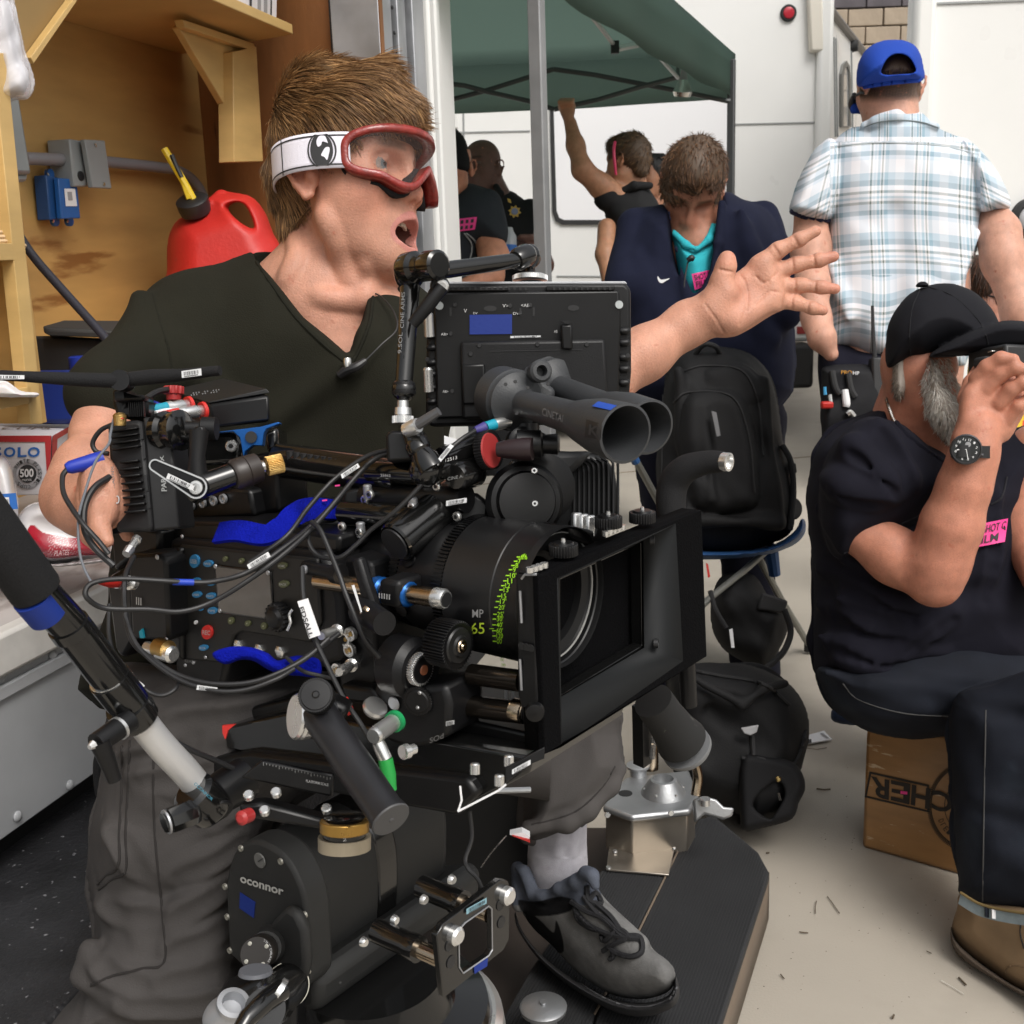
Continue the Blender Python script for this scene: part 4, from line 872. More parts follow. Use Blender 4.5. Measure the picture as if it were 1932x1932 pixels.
# round emblem on the strap
eu,er=.078,.0185
def emb(x,y,o=.002): return spw(eu-x*er/.44,y*er,o)
pts=[emb(math.cos(a)*1.05,max(-1,min(1,math.sin(a)*1.12))) for a in np.linspace(0,2*math.pi,40,False)]
ip=[emb(math.cos(a)*.93,max(-1,min(1,math.sin(a)*1.04))) for a in np.linspace(0,2*math.pi,40,False)]
G().add(pts+ip,[(i,(i+1)%40,(i+1)%40+40,i+40) for i in range(40)]).obj('emblem_ring',M_ink,gf,sharp=0)
def fan(pp,o): c=np.mean(pp,0); q=[emb(*c,o)]+[emb(*p,o) for p in pp]; n=len(pp); return G().add(q,[(0,i+1,(i+1)%n+1) for i in range(n)])
fan([(math.cos(a)*.82,max(-.97,min(.97,math.sin(a)*1.05))) for a in np.linspace(0,2*math.pi,32,False)],.0022).obj('emblem_disc',M_ink,gf,sharp=0)
fan(crom(np.array([(-.30,.55),(-.1,.86),(.30,.86),(.44,.62),(.5,.40),(.3,.52),(.08,.48),(.02,.30),(-.22,.22)]),4,True),.0027).obj('emblem_mark',M_strap,gf,sharp=0)
fan(crom(np.array([(.55,.15),(.30,.12),(.10,-.12),(-.02,-.34),(.2,-.46),(.38,-.66),(.52,-.30),(.60,-.02)]),4,True),.0027).obj('emblem_mark',M_strap,gf,sharp=0)
# shirt
M_olive=knit('olive_knit',(.0125,.012,.0072))
vt=V(90,440,1010,1340,1.0,1.62,3.6)
vt.puff([(292,545),(330,522),(400,503),(487,470),(560,490),(640,510),(720,540),(790,590),(835,700),(835,900),(820,1335),(190,1335),(200,1150),(212,1000),(228,820),(232,680),(250,600)],1.385,.125,150,.02)
vt.cone((338,612,1.345,82),(205,748,1.20,73),.05); vt.cone((735,618,1.385,76),(960,705,1.41,68),.05); vt.cone((420,590,1.36,80),(600,600,1.38,90),.05); vt.cone((590,545,1.39,95),(700,600,1.40,80),.04)
vt.cut([(50,740),(122,778),(160,796),(210,812),(262,838),(262,930),(50,930)],.9,1.315,.006)
vt.cut([(487,440),(489,486),(520,535),(572,603),(652,673),(664,668),(690,606),(699,548),(703,440)],.9,1.40,.006)
vt.folds(.0075,(1,.8,1),17,21); vt.folds(.003,(.7,1.2,1),45,5)
for a,b,r_ in [((300,640,1.27,10),(250,790,1.22,8),.02),((330,660,1.262,9),(420,760,1.255,7),.02),((640,700,1.262,9),(520,790,1.258,7),.03),((700,640,1.28,8),(760,760,1.28,8),.02),((260,560,1.29,7),(300,720,1.25,9),.02)]: vt.cone(a,b,.03)
garment('shirt',vt,M_olive,man,sm=2)
cb=[(488,489),(520,537),(572,605),(652,676),(665,671),(692,608),(700,552)]
stitch('collar_band',vt,[(x-4 if i<4 else x+4,y+5) for i,(x,y) in enumerate(cb)],.0022,knit('olive_rib',(.010,.0098,.006)),man,.0)
stitch('sleeve_seam',vt,[(285,542),(300,600),(318,660),(330,740)],.0014,knit('olive_rib',(.010,.0098,.006)),man,-.0004)
cl_=thing('clip_microphone','small black clip microphone on the v-neck of the olive shirt','microphone',P(660,690,1.25))
px_tube('mic_body',M_black,cl_,[(640,708,1.248,8),(655,698,1.245,10),(672,692,1.243,9),(690,680,1.246,6)],8,10); lathe('mic_ring',M_steel,cl_,P(655,676,1.244),P(656,690,1.244)-P(655,676,1.244),[(0,.0045),(.006,.0055),(.012,.0045)],14)
px_tube('mic_cable',M_black,cl_,[(690,680,1.246),(720,650,1.25),(748,622,1.262),(744,590,1.28),(722,562,1.30),(700,550,1.32)],1.6,6)
# trousers, sock, shoe
M_trs=mat('grey_twill',(.066,.061,.059),.9,var=.16,vs=9,bump=.0005,bs=600,spec=.2); M_stitch=mat('dark_stitch',(.022,.019,.018),.9)
vp=V(40,1240,880,1990,1.02,1.62,3.6)
vp.puff([(200,1268),(330,1255),(560,1262),(790,1300),(770,1420),(560,1500),(480,1640),(465,1800),(450,1985),(50,1985),(118,1892),(150,1835),(172,1815),(180,1770),(176,1715),(164,1640),(172,1560),(190,1480),(205,1380)],1.27,.12,95,.02)
vp.cone((560,1300,1.38,110),(820,1380,1.5,100),.05); vp.folds(.010,(.6,1.2,1),24,31); vp.folds(.0045,(.45,1.4,1),60,7); vp.folds(.0015,(1,1,1),150,17)
for a,b in [((200,1810,1.16,12),(330,1870,1.145,9)),((150,1840,1.18,16),(165,1790,1.18,10)),((260,1420,1.165,8),(330,1380,1.16,9)),((420,1560,1.17,9),(300,1640,1.155,6)),((430,1640,1.17,9),(330,1740,1.15,6)),((170,1850,1.17,10),(260,1900,1.15,10))]: vp.cone(a,b,.03)
for L_ in ([(470,1500),(400,1540),(320,1566)],[(480,1570),(410,1618),(330,1650)],[(470,1640),(400,1690),(320,1728)],[(455,1720),(390,1768),(318,1790)],[(450,1800),(380,1836),(300,1850)],[(330,1400),(270,1425),(215,1430)],[(420,1440),(340,1462),(250,1470)],[(200,1560),(230,1590),(250,1640)],[(185,1700),(220,1720),(290,1722)],[(430,1880),(340,1900),(230,1895)],[(560,1310),(450,1340),(330,1350)],[(640,1370),(520,1400),(400,1404)],[(172,1790),(200,1830),(260,1850)]): ridge(vp,L_,7,.0015,.02); ridge(vp,[(x+4,y+13) for x,y in L_],5,-.0012,.016,'-')
vq=V(960,1330,1210,1600,1.6,2.05,2.6)
vq.puff([(985,1335),(1158,1335),(1168,1385),(1178,1440),(1174,1465),(1150,1505),(1112,1546),(1068,1567),(996,1580),(990,1480)],1.84,.09,55,.01)
vq.chain([(1000,1562,1.765,13),(1068,1550,1.76,14),(1108,1528,1.765,14),(1150,1482,1.785,14),(1168,1450,1.80,12)],.014); vq.folds(.009,(1.2,.5,1),45,9); vq.folds(.004,(.6,1.2,1),24,3)
vl_=V(700,1280,1040,1560,1.35,1.95,6); vl_.cone((770,1370,1.47,98),(1060,1440,1.79,72),.03)
garment('trousers',[vp,vq,vl_],M_trs,man,sm=2)
T7=lambda x,y:(x/3,1288+y/3)
for L_ in ([(735,330),(725,600),(712,850),(710,1065),(640,1110),(560,1170)],[(690,360),(690,600),(676,850),(668,1040),(600,1090),(552,1140)],[(878,300),(868,600),(885,950),(920,1300),(930,1580),(800,1620),(640,1660),(515,1715)]):
    stitch('seam',vp,[T7(*p) for p in L_],.0016,M_stitch,man,-.0006); 
stitch('hem_seam',vq,[(1002,1556),(1066,1540),(1102,1520),(1140,1480),(1160,1446)],.0016,M_stitch,man,-.0006)
vs_=V(985,1540,1125,1760,1.72,2.05,2.2); vs_.chain([(1051,1540,1.86,50),(1052,1625,1.87,51),(1046,1690,1.885,49),(1068,1730,1.87,50)],.02); vs_.cone((1052,1618,1.87,54),(1052,1560,1.86,54),.004)
idx=np.nonzero(np.abs(vs_.D)<.03); 
xx=vs_.px[idx[0]]; yy=vs_.py[idx[1]]; vs_.D[idx]-=(.0016*np.sin((xx-1050)/52*9+ (vs_.dd[idx[2]]-1.87)*90)*(yy<1617)).astype(np.float32)
garment('sock',vs_,mat('grey_sock',(.34,.33,.36),.95,var=.12,vs=60,bump=.0006,bs=800,sheen=.3),man,sm=1)
UT=lambda x,y:(644+x/3,1288+y/3)
vo=V(960,1610,1300,1935,1.55,2.1,2.0)
vo.puff([UT(*p) for p in [(1005,1030),(1060,1080),(1080,1180),(1210,1130),(1380,1060),(1440,1100),(1460,1190),(1570,1330),(1700,1470),(1830,1560),(1885,1640),(1860,1740),(1720,1790),(1520,1760),(1350,1660),(1200,1500),(1080,1380),(1010,1270),(995,1150)]],1.80,.058,50,.008,g=(-.00085,0))
vo.cone((*UT(1400,1250),1.765,22),(*UT(1680,1480),1.69,22),.02)
cpx=[(1003,1045),(1035,1065),(1062,1125),(1085,1190),(1145,1205),(1230,1165),(1330,1120),(1385,1075),(1425,1090),(1440,1150)]; vo.chain([(*UT(*a),1.85-.00028*(a[0]-1003),9) for a in cpx],.014); vo.chain([(*UT(1000,1050),1.88,14),(*UT(1010,1250),1.86,16)],.02)
vo.folds(.0022,(1,1,1),60,2)
sw=np.array([UT(*p) for p in [(1040,1290),(1120,1340),(1180,1400),(1205,1410),(1215,1345),(1240,1400),(1258,1480),(1250,1530),(1180,1510),(1080,1420)]])
cl2=np.array([UT(*p) for p in [(1000,1230),(1100,1240),(1240,1210),(1330,1240),(1300,1290),(1180,1320),(1040,1310)]])
def shc(px,py,d):
    c=np.tile(np.array([.15,.148,.145]),(len(px),1)); up_=(py<1288+1260/3)&(px<644+1470/3); c[up_]=(.085,.095,.12)
    for pg_ in(sw,cl2): s=polydist(crom(pg_,3,True),px,py); w=np.clip(.5-s/2,0,1)[:,None]; c=c*(1-w)+np.array([.012,.012,.013])*w
    return c
sh_=solid('shoe',vo,mat('grey_suede',(.1,.1,.1),.9,attr=True,var=.2,vs=40,bump=.0007,bs=400,spec=.08),man,shc,sm=1)
vso=V(955,1690,1300,1945,1.55,2.1,2.0)
vso.puff([UT(*p) for p in [(985,1295),(1015,1385),(1095,1500),(1215,1610),(1360,1705),(1540,1790),(1730,1810),(1860,1760),(1890,1660),(1912,1720),(1910,1790),(1860,1850),(1720,1892),(1560,1870),(1400,1790),(1250,1690),(1110,1560),(1010,1420),(982,1345)]],1.79,.070,14,.004,g=(-.00085,0))
solid('sole',vso,mat('shoe_sole',(.022,.022,.024),.7,var=.1,vs=30),sh_,sm=1)
stitch('sole_line',vso,[UT(*p) for p in[(1010,1345),(1120,1500),(1260,1630),(1400,1735),(1560,1815),(1720,1835),(1850,1795),(1900,1725)]],.0016,mat('sole_groove',(.075,.075,.08),.8),sh_,.0002)
M_lace=mat('black_lace',(.010,.010,.012),.85)
lc=[[(1300,1240),(1380,1290),(1480,1330),(1560,1400),(1640,1450)],[(1330,1300),(1400,1370),(1500,1420),(1600,1440),(1690,1450)],[(1320,1270),(1340,1340),(1400,1385),(1450,1400)],[(1390,1150),(1400,1230),(1470,1250),(1440,1190),(1390,1250)],[(1470,1430),(1490,1460),(1570,1400),(1620,1440),(1540,1480),(1480,1520)],[(1510,1490),(1560,1530),(1640,1550),(1700,1520),(1690,1440),(1620,1430)],[(1430,1240),(1520,1320),(1580,1400),(1640,1440)],[(1520,1480),(1540,1540),(1520,1565)],[(1370,1210),(1430,1290),(1520,1370),(1590,1440)]]
for L_ in lc: stitch('lace',vo,[UT(*p) for p in L_],.0042,M_lace,sh_,.004)
# ---------------------------------------------------------------- the bearded man with a camera
bm=person('seated man with grey beard, navy cap and tee photographing with a camera',(P(1760,1400,2.35)[0],P(1760,1400,2.35)[1],0))
SB=(.50,.215,.14)
b1=V(1560,620,2000,1180,1.93,2.52,2.4)
hb=Head(b1,(1724,728,2.27),(.98,-.02,.16),(.03,1,.02),.88,.82); hb.build(heavy=.004)
b1.cone((1728,745,2.30,50),(1724,815,2.34,66),.04); b1.cone((1725,800,2.34,75),(1800,860,2.34,70),.04); b1.cone((1722,815,2.37,52),(1640,865,2.38,40),.03)
b1.chain([(1620,1000,2.17,46),(1690,1050,2.14,49),(1752,1090,2.10,46)],.03); b1.chain([(1772,1102,2.09,40),(1776,1058,2.08,49),(1795,990,2.06,52),(1820,915,2.04,44),(1838,860,2.03,38),(1848,815,2.03,40)],.03)
b1.puff([(1800,838),(1806,795),(1812,745),(1826,722),(1848,704),(1866,690),(1900,690),(1932,712),(1940,755),(1925,795),(1890,838)],2.04,.028,26,.012)
b1.chain([(1842,715,2.03,15),(1862,692,2.015,14),(1888,676,2.0,13),(1912,678,1.99,11)],.006); b1.chain([(1862,732,2.02,15),(1888,706,2.005,14),(1915,694,1.99,13),(1940,700,1.985,11)],.006)
b1.chain([(1885,760,2.015,15),(1908,735,2.0,14),(1930,722,1.99,13),(1952,726,1.985,11)],.006); b1.chain([(1902,788,2.02,14),(1922,766,2.005,12),(1942,752,2.0,11),(1960,752,1.995,10)],.006)
b1.chain([(1822,752,2.05,16),(1832,722,2.07,14),(1846,698,2.09,12)],.006)
b1.cone((1960,860,2.30,62),(1935,1000,2.24,50),.03); b1.cone((1935,1000,2.24,50),(1975,1100,2.15,40),.03)
b2=V(1520,800,1990,1900,1.95,2.55,12); b2.puff([(1640,830),(1900,830),(1930,1250),(1580,1270),(1560,1000)],2.38,.09,80); b2.cone((1640,1300,2.36,45),(1900,1310,2.33,45)); b2.cone((1910,1320,2.28,40),(1905,1780,2.14,22))
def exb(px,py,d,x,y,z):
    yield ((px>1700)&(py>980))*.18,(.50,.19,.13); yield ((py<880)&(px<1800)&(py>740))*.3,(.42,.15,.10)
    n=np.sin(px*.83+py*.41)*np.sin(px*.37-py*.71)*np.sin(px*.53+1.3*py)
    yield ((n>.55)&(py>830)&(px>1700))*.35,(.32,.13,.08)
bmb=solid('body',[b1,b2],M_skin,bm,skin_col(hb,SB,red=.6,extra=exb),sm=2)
M_navy=knit('navy_knit',(.0068,.0066,.0125))
b3=V(1510,735,2010,1310,1.98,2.62,3)
b3.puff([(1668,752),(1640,776),(1581,806),(1545,842),(1526,895),(1521,940),(1527,1000),(1532,1061),(1536,1150),(1535,1244),(1545,1274),(1600,1292),(1990,1292),(1990,840),(1900,812),(1800,850),(1740,822),(1695,790),(1684,748)],2.36,.18,170,.01)
b3.puff([(1640,782),(1720,808),(1790,862),(1822,905),(1795,955),(1737,984),(1665,1020),(1589,1056),(1550,1010),(1545,920),(1575,830)],2.20,.10,60,.05)
b3.cut([(1678,735),(1683,748),(1694,786),(1716,814),(1748,842),(1790,874),(1805,850),(1812,700),(1690,690)],1.8,2.40,.004)
b3.cut([(1583,1062),(1660,1026),(1740,988),(1800,958),(1830,1010),(1740,1120),(1600,1110)],1.9,2.19,.004)
for a,b in [((1600,850,2.13,10),(1700,930,2.10,8)),((1570,1120,2.22,10),(1700,1180,2.20,8)),((1545,1200,2.26,10),(1660,1240,2.22,9)),((1640,1080,2.2,9),(1790,1160,2.19,9)),((1620,820,2.17,7),(1660,940,2.11,8)),((1545,960,2.2,8),(1640,985,2.14,7))]: b3.cone(a,b,.035)
for L_ in ([(1548,1080),(1620,1110),(1720,1150)],[(1545,1140),(1640,1190),(1760,1200)],[(1600,840),(1650,880),(1690,930)],[(1560,900),(1610,930),(1680,950)],[(1660,800),(1700,860),(1720,920)],[(1800,1160),(1700,1220),(1600,1240)],[(1870,900),(1880,1000),(1860,1120)],[(1560,1210),(1660,1240),(1780,1236)]): ridge(b3,L_,8,.0,.03); ridge(b3,[(x+3,y+16) for x,y in L_],6,-.001,.02,'-')
b3.folds(.011,(.8,1.2,1),20,14); b3.folds(.0045,(.7,1.3,1),52,3)
garment('shirt',b3,M_navy,bm,sm=2)
stitch('collar_band',b3,[(1676,752),(1686,788),(1710,818),(1745,847),(1786,878)],.005,M_navy,bm,.0)
stitch('sleeve_hem',b3,[(1592,1044),(1660,1008),(1734,972),(1790,944)],.0022,mat('navy_seam',(.006,.006,.010),.9),bm,-.0008)
M_pink=mat('pink_tape',(.78,.045,.26),.6)
fl=patch('tape',b3,[(1846,1032),(1896,1022),(1902,978),(1852,988)],M_pink,bm,.012)
text_fn('lettering','SHOT C',lambda u,v:fl(.10+.86*u,.56+.34*v,.002),M_ink,bm); text_fn('lettering','ILM',lambda u,v:fl(.10+.62*u,.12+.34*v,.002),M_ink,bm)
stitch('pocket',b3,[(1870,952),(1890,938),(1900,900)],.002,mat('navy_seam',(.006,.006,.010),.9),bm)
# beard and hair
SBM=[(1754,672),(1770,690),(1782,722),(1800,745),(1824,762),(1836,790),(1828,822),(1806,828),(1780,808),(1764,788),(1752,760),(1748,720)]
b4=V(1735,655,1850,840,2.0,2.4,2.4); b4.puff(SBM,2.245,.085,24); b4.folds(.004,(1,1,1),90,4); 
ob=solid('beard_base',b4,mat('beard_under',(.36,.32,.28),.8),bm,sm=1)
q,w,f=o_data[[k for k in o_data if k.startswith('beard_base')][-1]]; nn=vnormals(w,f)
if np.mean(np.sum(nn*(w-w.mean(0)),1))<0: nn=-nn
r=np.random.default_rng(6); pk=r.choice(len(w),5200); dr=-CU*.8+CR*.35+nn[pk]*.45; dr/=np.linalg.norm(dr,axis=1,keepdims=True)
strands('beard',M_hair,bm,w[pk]-nn[pk]*.004,dr,.026,.0010,-CU*.7-CR*.5,.9,5,.22,palette(5200,'#cfc8bd','#fffdf8',4))
q,w,f=o_data[bmb.name]; nn=vnormals(w,f)
if np.mean(np.sum(nn*(w-w.mean(0)),1))<0: nn=-nn
pd_=polydist(np.array([(1750,674),(1790,676),(1812,740),(1846,790),(1830,842),(1780,832),(1744,782),(1738,730)],float),q[:,0],q[:,1]); ok=np.nonzero((pd_<0)&(q[:,2]<2.26)&(q[:,2]>2.12))[0]
if len(ok):
    pk=r.choice(ok,2600); dr=-CU*.7+CR*.25+nn[pk]*.5; dr/=np.linalg.norm(dr,axis=1,keepdims=True)
    strands('whisker',M_hair,bm,w[pk],dr,.013,.00065,-CU*.7-CR*.5,.5,4,.25,palette(2600,'#b9ada0','#fffdf8',4))
hp=V(1670,655,1740,775,2.1,2.45,2.4); hp.puff([(1682,665),(1716,668),(1716,700),(1712,735),(1700,752),(1686,742),(1681,700)],2.262,.045,20); solid('hair_base',hp,mat('beard_under',(.36,.32,.28),.8),bm,sm=1)
q,w,f=o_data[[k for k in o_data if k.startswith('hair_base')][-1]]; nn=vnormals(w,f)
if np.mean(np.sum(nn*(w-w.mean(0)),1))<0: nn=-nn
pk=r.choice(len(w),1500); dr=-CU*.9-CR*.2+nn[pk]*.2; dr/=np.linalg.norm(dr,axis=1,keepdims=True); strands('hair',M_hair,bm,w[pk]-nn[pk]*.003,dr,.014,.0007,-CU,.3,4,.15,palette(1500,'#4c4036','#a89d90',4))
# cap
M_cap=mat('navy_cap',(.006,.006,.009),.85,bump=.0004,bs=600,spec=.25)
cpv=V(1655,520,2010,705,1.98,2.48,2.6); cpv.puff([(1672,690),(1671,640),(1676,612),(1690,584),(1714,556),(1748,539),(1790,534),(1830,546),(1862,571),(1884,606),(1890,655),(1850,668),(1790,664),(1745,676),(1718,678),(1690,692)],2.255,.115,85)
cpv.puff([(1752,674),(1790,645),(1850,618),(1900,604),(1960,612),(2000,640),(1985,660),(1900,664),(1820,672)],2.18,.10,18,.012,g=(0,.0006)); 
cp_=solid('cap',cpv,M_cap,bm,sm=2); cpf=cpv
for L_ in([(1740,538),(1722,580),(1716,630),(1718,672)],[(1742,538),(1800,560),(1850,610),(1866,655)]): stitch('cap_seam',cpf,L_,.0012,mat('cap_seam',(.003,.003,.005),.9),cp_,.0003)
lathe('button',M_cap,cp_,P(1740,540,2.22),CU,[(0,.012),(.004,.011),(.008,.006)],14)
stitch('brim_edge',cpf,[(1756,672),(1820,670),(1900,662),(1980,658)],.0016,mat('cap_seam',(.003,.003,.005),.9),cp_,.0)
# necklace
nq=on(b1,crom(np.array([(1672,752),(1678,772),(1686,792),(1698,808),(1712,820)],float),7),.003)
g=G()
for i,p in enumerate(nq): g.ell(p,(.0034,.0034,.0034),n=6,m=4)
g.obj('necklace',M_steel,bm)
# watch
wt=thing('wrist_watch','black wrist watch with white numerals on the bearded man\'s wrist','watch',P(1822,848,1.98))
wn=nrm(C0-P(1822,848,2.0)+CR*.28+CU*.05); wc=P(1822,848,1.975); wx=nrm(np.cross(np.cross(wn,CR+CU*-.35),wn)); wy=np.cross(wn,wx)
cs=lathe('case',mat('gunmetal',(.08,.08,.085),.35,metal=.8),wt,wc,wn,[(-.012,.024),(0,.0265),(.004,.0265),(.006,.024),(.0045,.0225)],32); lathe('dial',mat('watch_dial',(.006,.008,.008),.5),wt,wc,wn,[(0,.0222),(.0048,.0222)],32)
for i in range(12):
    a=math.pi/2-2*math.pi*(i+1)/12; c=wc+wn*.0056+(wx*math.cos(a)+wy*math.sin(a))*.0172; h=.0026; w_=.0022 if i<9 else .0034
    text_q('numeral',str(i+1),[c-wx*w_/1.4-wy*h/1.3,c+wx*w_/1.4-wy*h/1.3,c+wx*w_/1.4+wy*h/1.3,c-wx*w_/1.4+wy*h/1.3],M_paper,wt,.0003)
for a,l,w_ in((-2.75,.015,.0012),(-1.05,.017,.0009)): tube('hand',M_paper,wt,[wc+wn*.006,wc+wn*.006+(wx*math.cos(a)+wy*math.sin(a))*l],w_,6)
G().gear(wc+wn*.0052+wy*.009,wn,.0045,.0048,.0004,16).obj('subdial',mat('grey_print',(.3,.3,.31),.7),wt)
lathe('crown',mat('gunmetal',(.08,.08,.085),.35,metal=.8),wt,wc+wx*.026,wx,[(0,.003),(.004,.003)],10)
st=[P(1796,852,2.02),P(1800,852,1.985),P(1812,851,1.972),P(1838,852,1.972),P(1862,853,1.985),P(1876,853,2.01),P(1880,853,2.04),P(1868,853,2.07),P(1830,852,2.075),P(1804,852,2.055),P(1796,852,2.02)]
G().ribbon(crom(np.array(st),5),.021,.004,CU).obj('strap',mat('black_strap',(.010,.010,.011),.7),wt)
# compact camera at his eye
cc_=thing('photo_camera','small black photo camera held to the bearded man\'s eye','camera',P(1900,690,2.05))
ca=np.array([nrm(CR*.95+FW*.3),nrm(FW*.95-CR*.3),CU]); 
box('camera_body',M_black,cc_,P(1892,685,2.09),(.075,.10,.055),ca,.006); box('viewfinder',M_rubber,cc_,P(1856,684,2.06),(.022,.035,.020),ca,.006); lathe('lens_barrel',M_black,cc_,P(1930,684,2.10),ca[0],[(0,.026),(.03,.026),(.032,.023),(.06,.023)],24)
box('top_plate',M_steel,cc_,P(1880,664,2.06),(.03,.012,.003),ca,.001)
# jeans and boot
M_den=mat('dark_denim',(.0075,.0095,.016),.85,var=.25,vs=10,bump=.0005,bs=700,spec=.25,wear=((.026,.036,.050),5,.60,.22))
b5=V(1530,1190,2030,1745,1.86,2.56,3.2)
b5.puff([(1542,1258),(1590,1240),(1690,1205),(1900,1200),(1990,1235),(2015,1320),(1985,1388),(1900,1392),(1790,1390),(1720,1395),(1655,1386),(1612,1366),(1570,1334),(1550,1294)],2.32,.15,95,sq=.55)
b5.puff([(1797,1325),(1880,1280),(1990,1255),(2022,1400),(2012,1728),(1930,1722),(1850,1708),(1811,1686),(1808,1650),(1801,1560),(1796,1460)],2.09,.09,85,.03,g=(-.0005,-.00005))
for a,b in [((1640,1290,2.19,9),(1740,1330,2.19,7)),((1560,1270,2.22,8),(1680,1300,2.19,8))]: b5.cone(a,b,.025)
b5.folds(.008,(1,1,1),22,8); b5.folds(.004,(.6,1.3,1),60,6)
garment('jeans',b5,M_den,bm,sm=2)
stitch('jean_seam',b5,[(1590,1290),(1620,1320),(1700,1345),(1790,1352)],.0014,mat('jean_thread',(.05,.05,.05),.9),bm)
stitch('jean_seam',b5,[(1860,1340),(1858,1450),(1856,1560),(1854,1700)],.0014,mat('jean_thread',(.02,.024,.034),.9),bm)
cuf=[(1812,1688),(1850,1710),(1900,1722),(1960,1730),(2010,1734)]
q=[P(x,y+7,2.045-.00085*(x-1812)) for x,y in cuf]; G().ribbon(crom(np.array(q),6),.020,.006,CU).obj('turn_up',mat('denim_inside',(.22,.27,.29),.9,var=.15,vs=60),bm)
q=[P(x,y-4,2.04-.00085*(x-1812)) for x,y in cuf]; G().tube(crom(np.array(q),6),.0025,6).obj('turn_up_edge',mat('denim_edge',(.16,.11,.04),.9),bm)
prism('selvedge',M_den,bm,[P(1859,1712,1.995),P(1866,1715,1.995),P(1866,1732,1.995),P(1859,1730,1.995)],FW*.003,0); prism('selvedge',M_paper,bm,[P(1872,1716,1.985),P(1879,1718,1.985),P(1879,1734,1.985),P(1872,1733,1.985)],FW*.003,0)
b6=V(1780,1670,2030,1935,1.80,2.36,2.4)
b6.puff([(1812,1685),(1806,1712),(1799,1738),(1797,1765),(1820,1795),(1870,1833),(1932,1872),(2010,1898),(2015,1760),(1960,1720),(1880,1700)],2.07,.05,40,g=(-.0010,0)); b6.folds(.003,(1,1,1),45,12)
bt=solid('boot',b6,mat('tan_suede',(.235,.155,.085),.9,var=.14,vs=14,bump=.0004,bs=500),bm,sm=2)
b7=V(1775,1720,2030,1940,1.80,2.36,2.4); b7.puff([(1796,1742),(1800,1768),(1825,1796),(1872,1832),(1932,1868),(2010,1888),(2015,1915),(1940,1886),(1880,1852),(1835,1825),(1803,1797),(1793,1768)],2.07,.058,7,.003,g=(-.0010,0)); solid('sole',b7,mat('crepe_sole',(.075,.055,.04),.9),bt,sm=1)
stitch('welt',b7,[(1798,1750),(1806,1774),(1832,1800),(1876,1832),(1932,1866),(2000,1884)],.003,mat('boot_welt',(.30,.21,.13),.8),bt,.001)
stitch('boot_seam',b6,[(1928,1730),(1925,1760),(1932,1790)],.0014,M_stitch,bt); stitch('toe_line',b6,[(1896,1840),(1900,1826),(1915,1822),(1940,1826)],.0012,mat('boot_thread',(.17,.11,.06),.9),bt)
# rear foot under the seat
b8=V(1560,1320,1660,1375,2.6,2.95,3); b8.puff([(1568,1342),(1580,1335),(1620,1350),(1640,1366),(1600,1368),(1570,1360)],2.75,.05,10); solid('boot',b8,mat('blue_canvas',(.02,.035,.08),.9),bm,sm=1)

# ---------------------------------------------------------------- the man in the plaid shirt
pm=person('man in blue and white plaid shirt and backwards blue cap seen from behind',(P(1690,700,2.85)[0],P(1690,700,2.85)[1],0))
SP=(.56,.30,.215)
p1=V(1480,95,1990,720,2.62,3.06,2.6); hp_=Head(p1,(1682,162,2.87),(-.22,-.06,.97),(-.02,1,.05),.93); hp_.build()
p1.cone((1684,180,2.885,40),(1686,250,2.88,52),.03)
p1.chain([(1530,390,2.86,31),(1530,470,2.84,34),(1533,540,2.80,29),(1540,600,2.77,24),(1550,635,2.74,26)],.03); p1.cone((1552,640,2.74,22),(1568,668,2.74,14),.02)
p1.chain([(1862,382,2.89,24),(1884,440,2.85,36),(1893,490,2.83,37),(1925,590,2.79,31),(1958,680,2.76,22),(1985,720,2.74,20)],.03)
p2=V(1540,220,1880,1400,2.65,3.1,12); p2.puff([(1600,260),(1790,260),(1830,640),(1720,1080),(1640,1080),(1575,400)],2.88,.06,80); p2.cone((1650,1080,2.88,30),(1680,1380,2.88,22)); p2.cone((1730,1080,2.88,30),(1765,1380,2.88,22))
def exp_(px,py,d,x,y,z):
    n=.5+.5*np.sin(px*1.9+py*.7)*np.sin(px*.8-py*1.9)
    back=(d>2.79)&(py<193)&(px>1632)&(px<1742); low=np.clip((190-py)/18,0,1)
    yield ((x<.04)&(z>-.06)&(py<198)&(np.abs(y)<.076))*np.clip((195-py)/14,0,1)*(.82+.15*n),(.075,.048,.03)
solid('body',[p1,p2],M_skin,pm,skin_col(hp_,SP,red=.5,extra=exp_),sm=2)
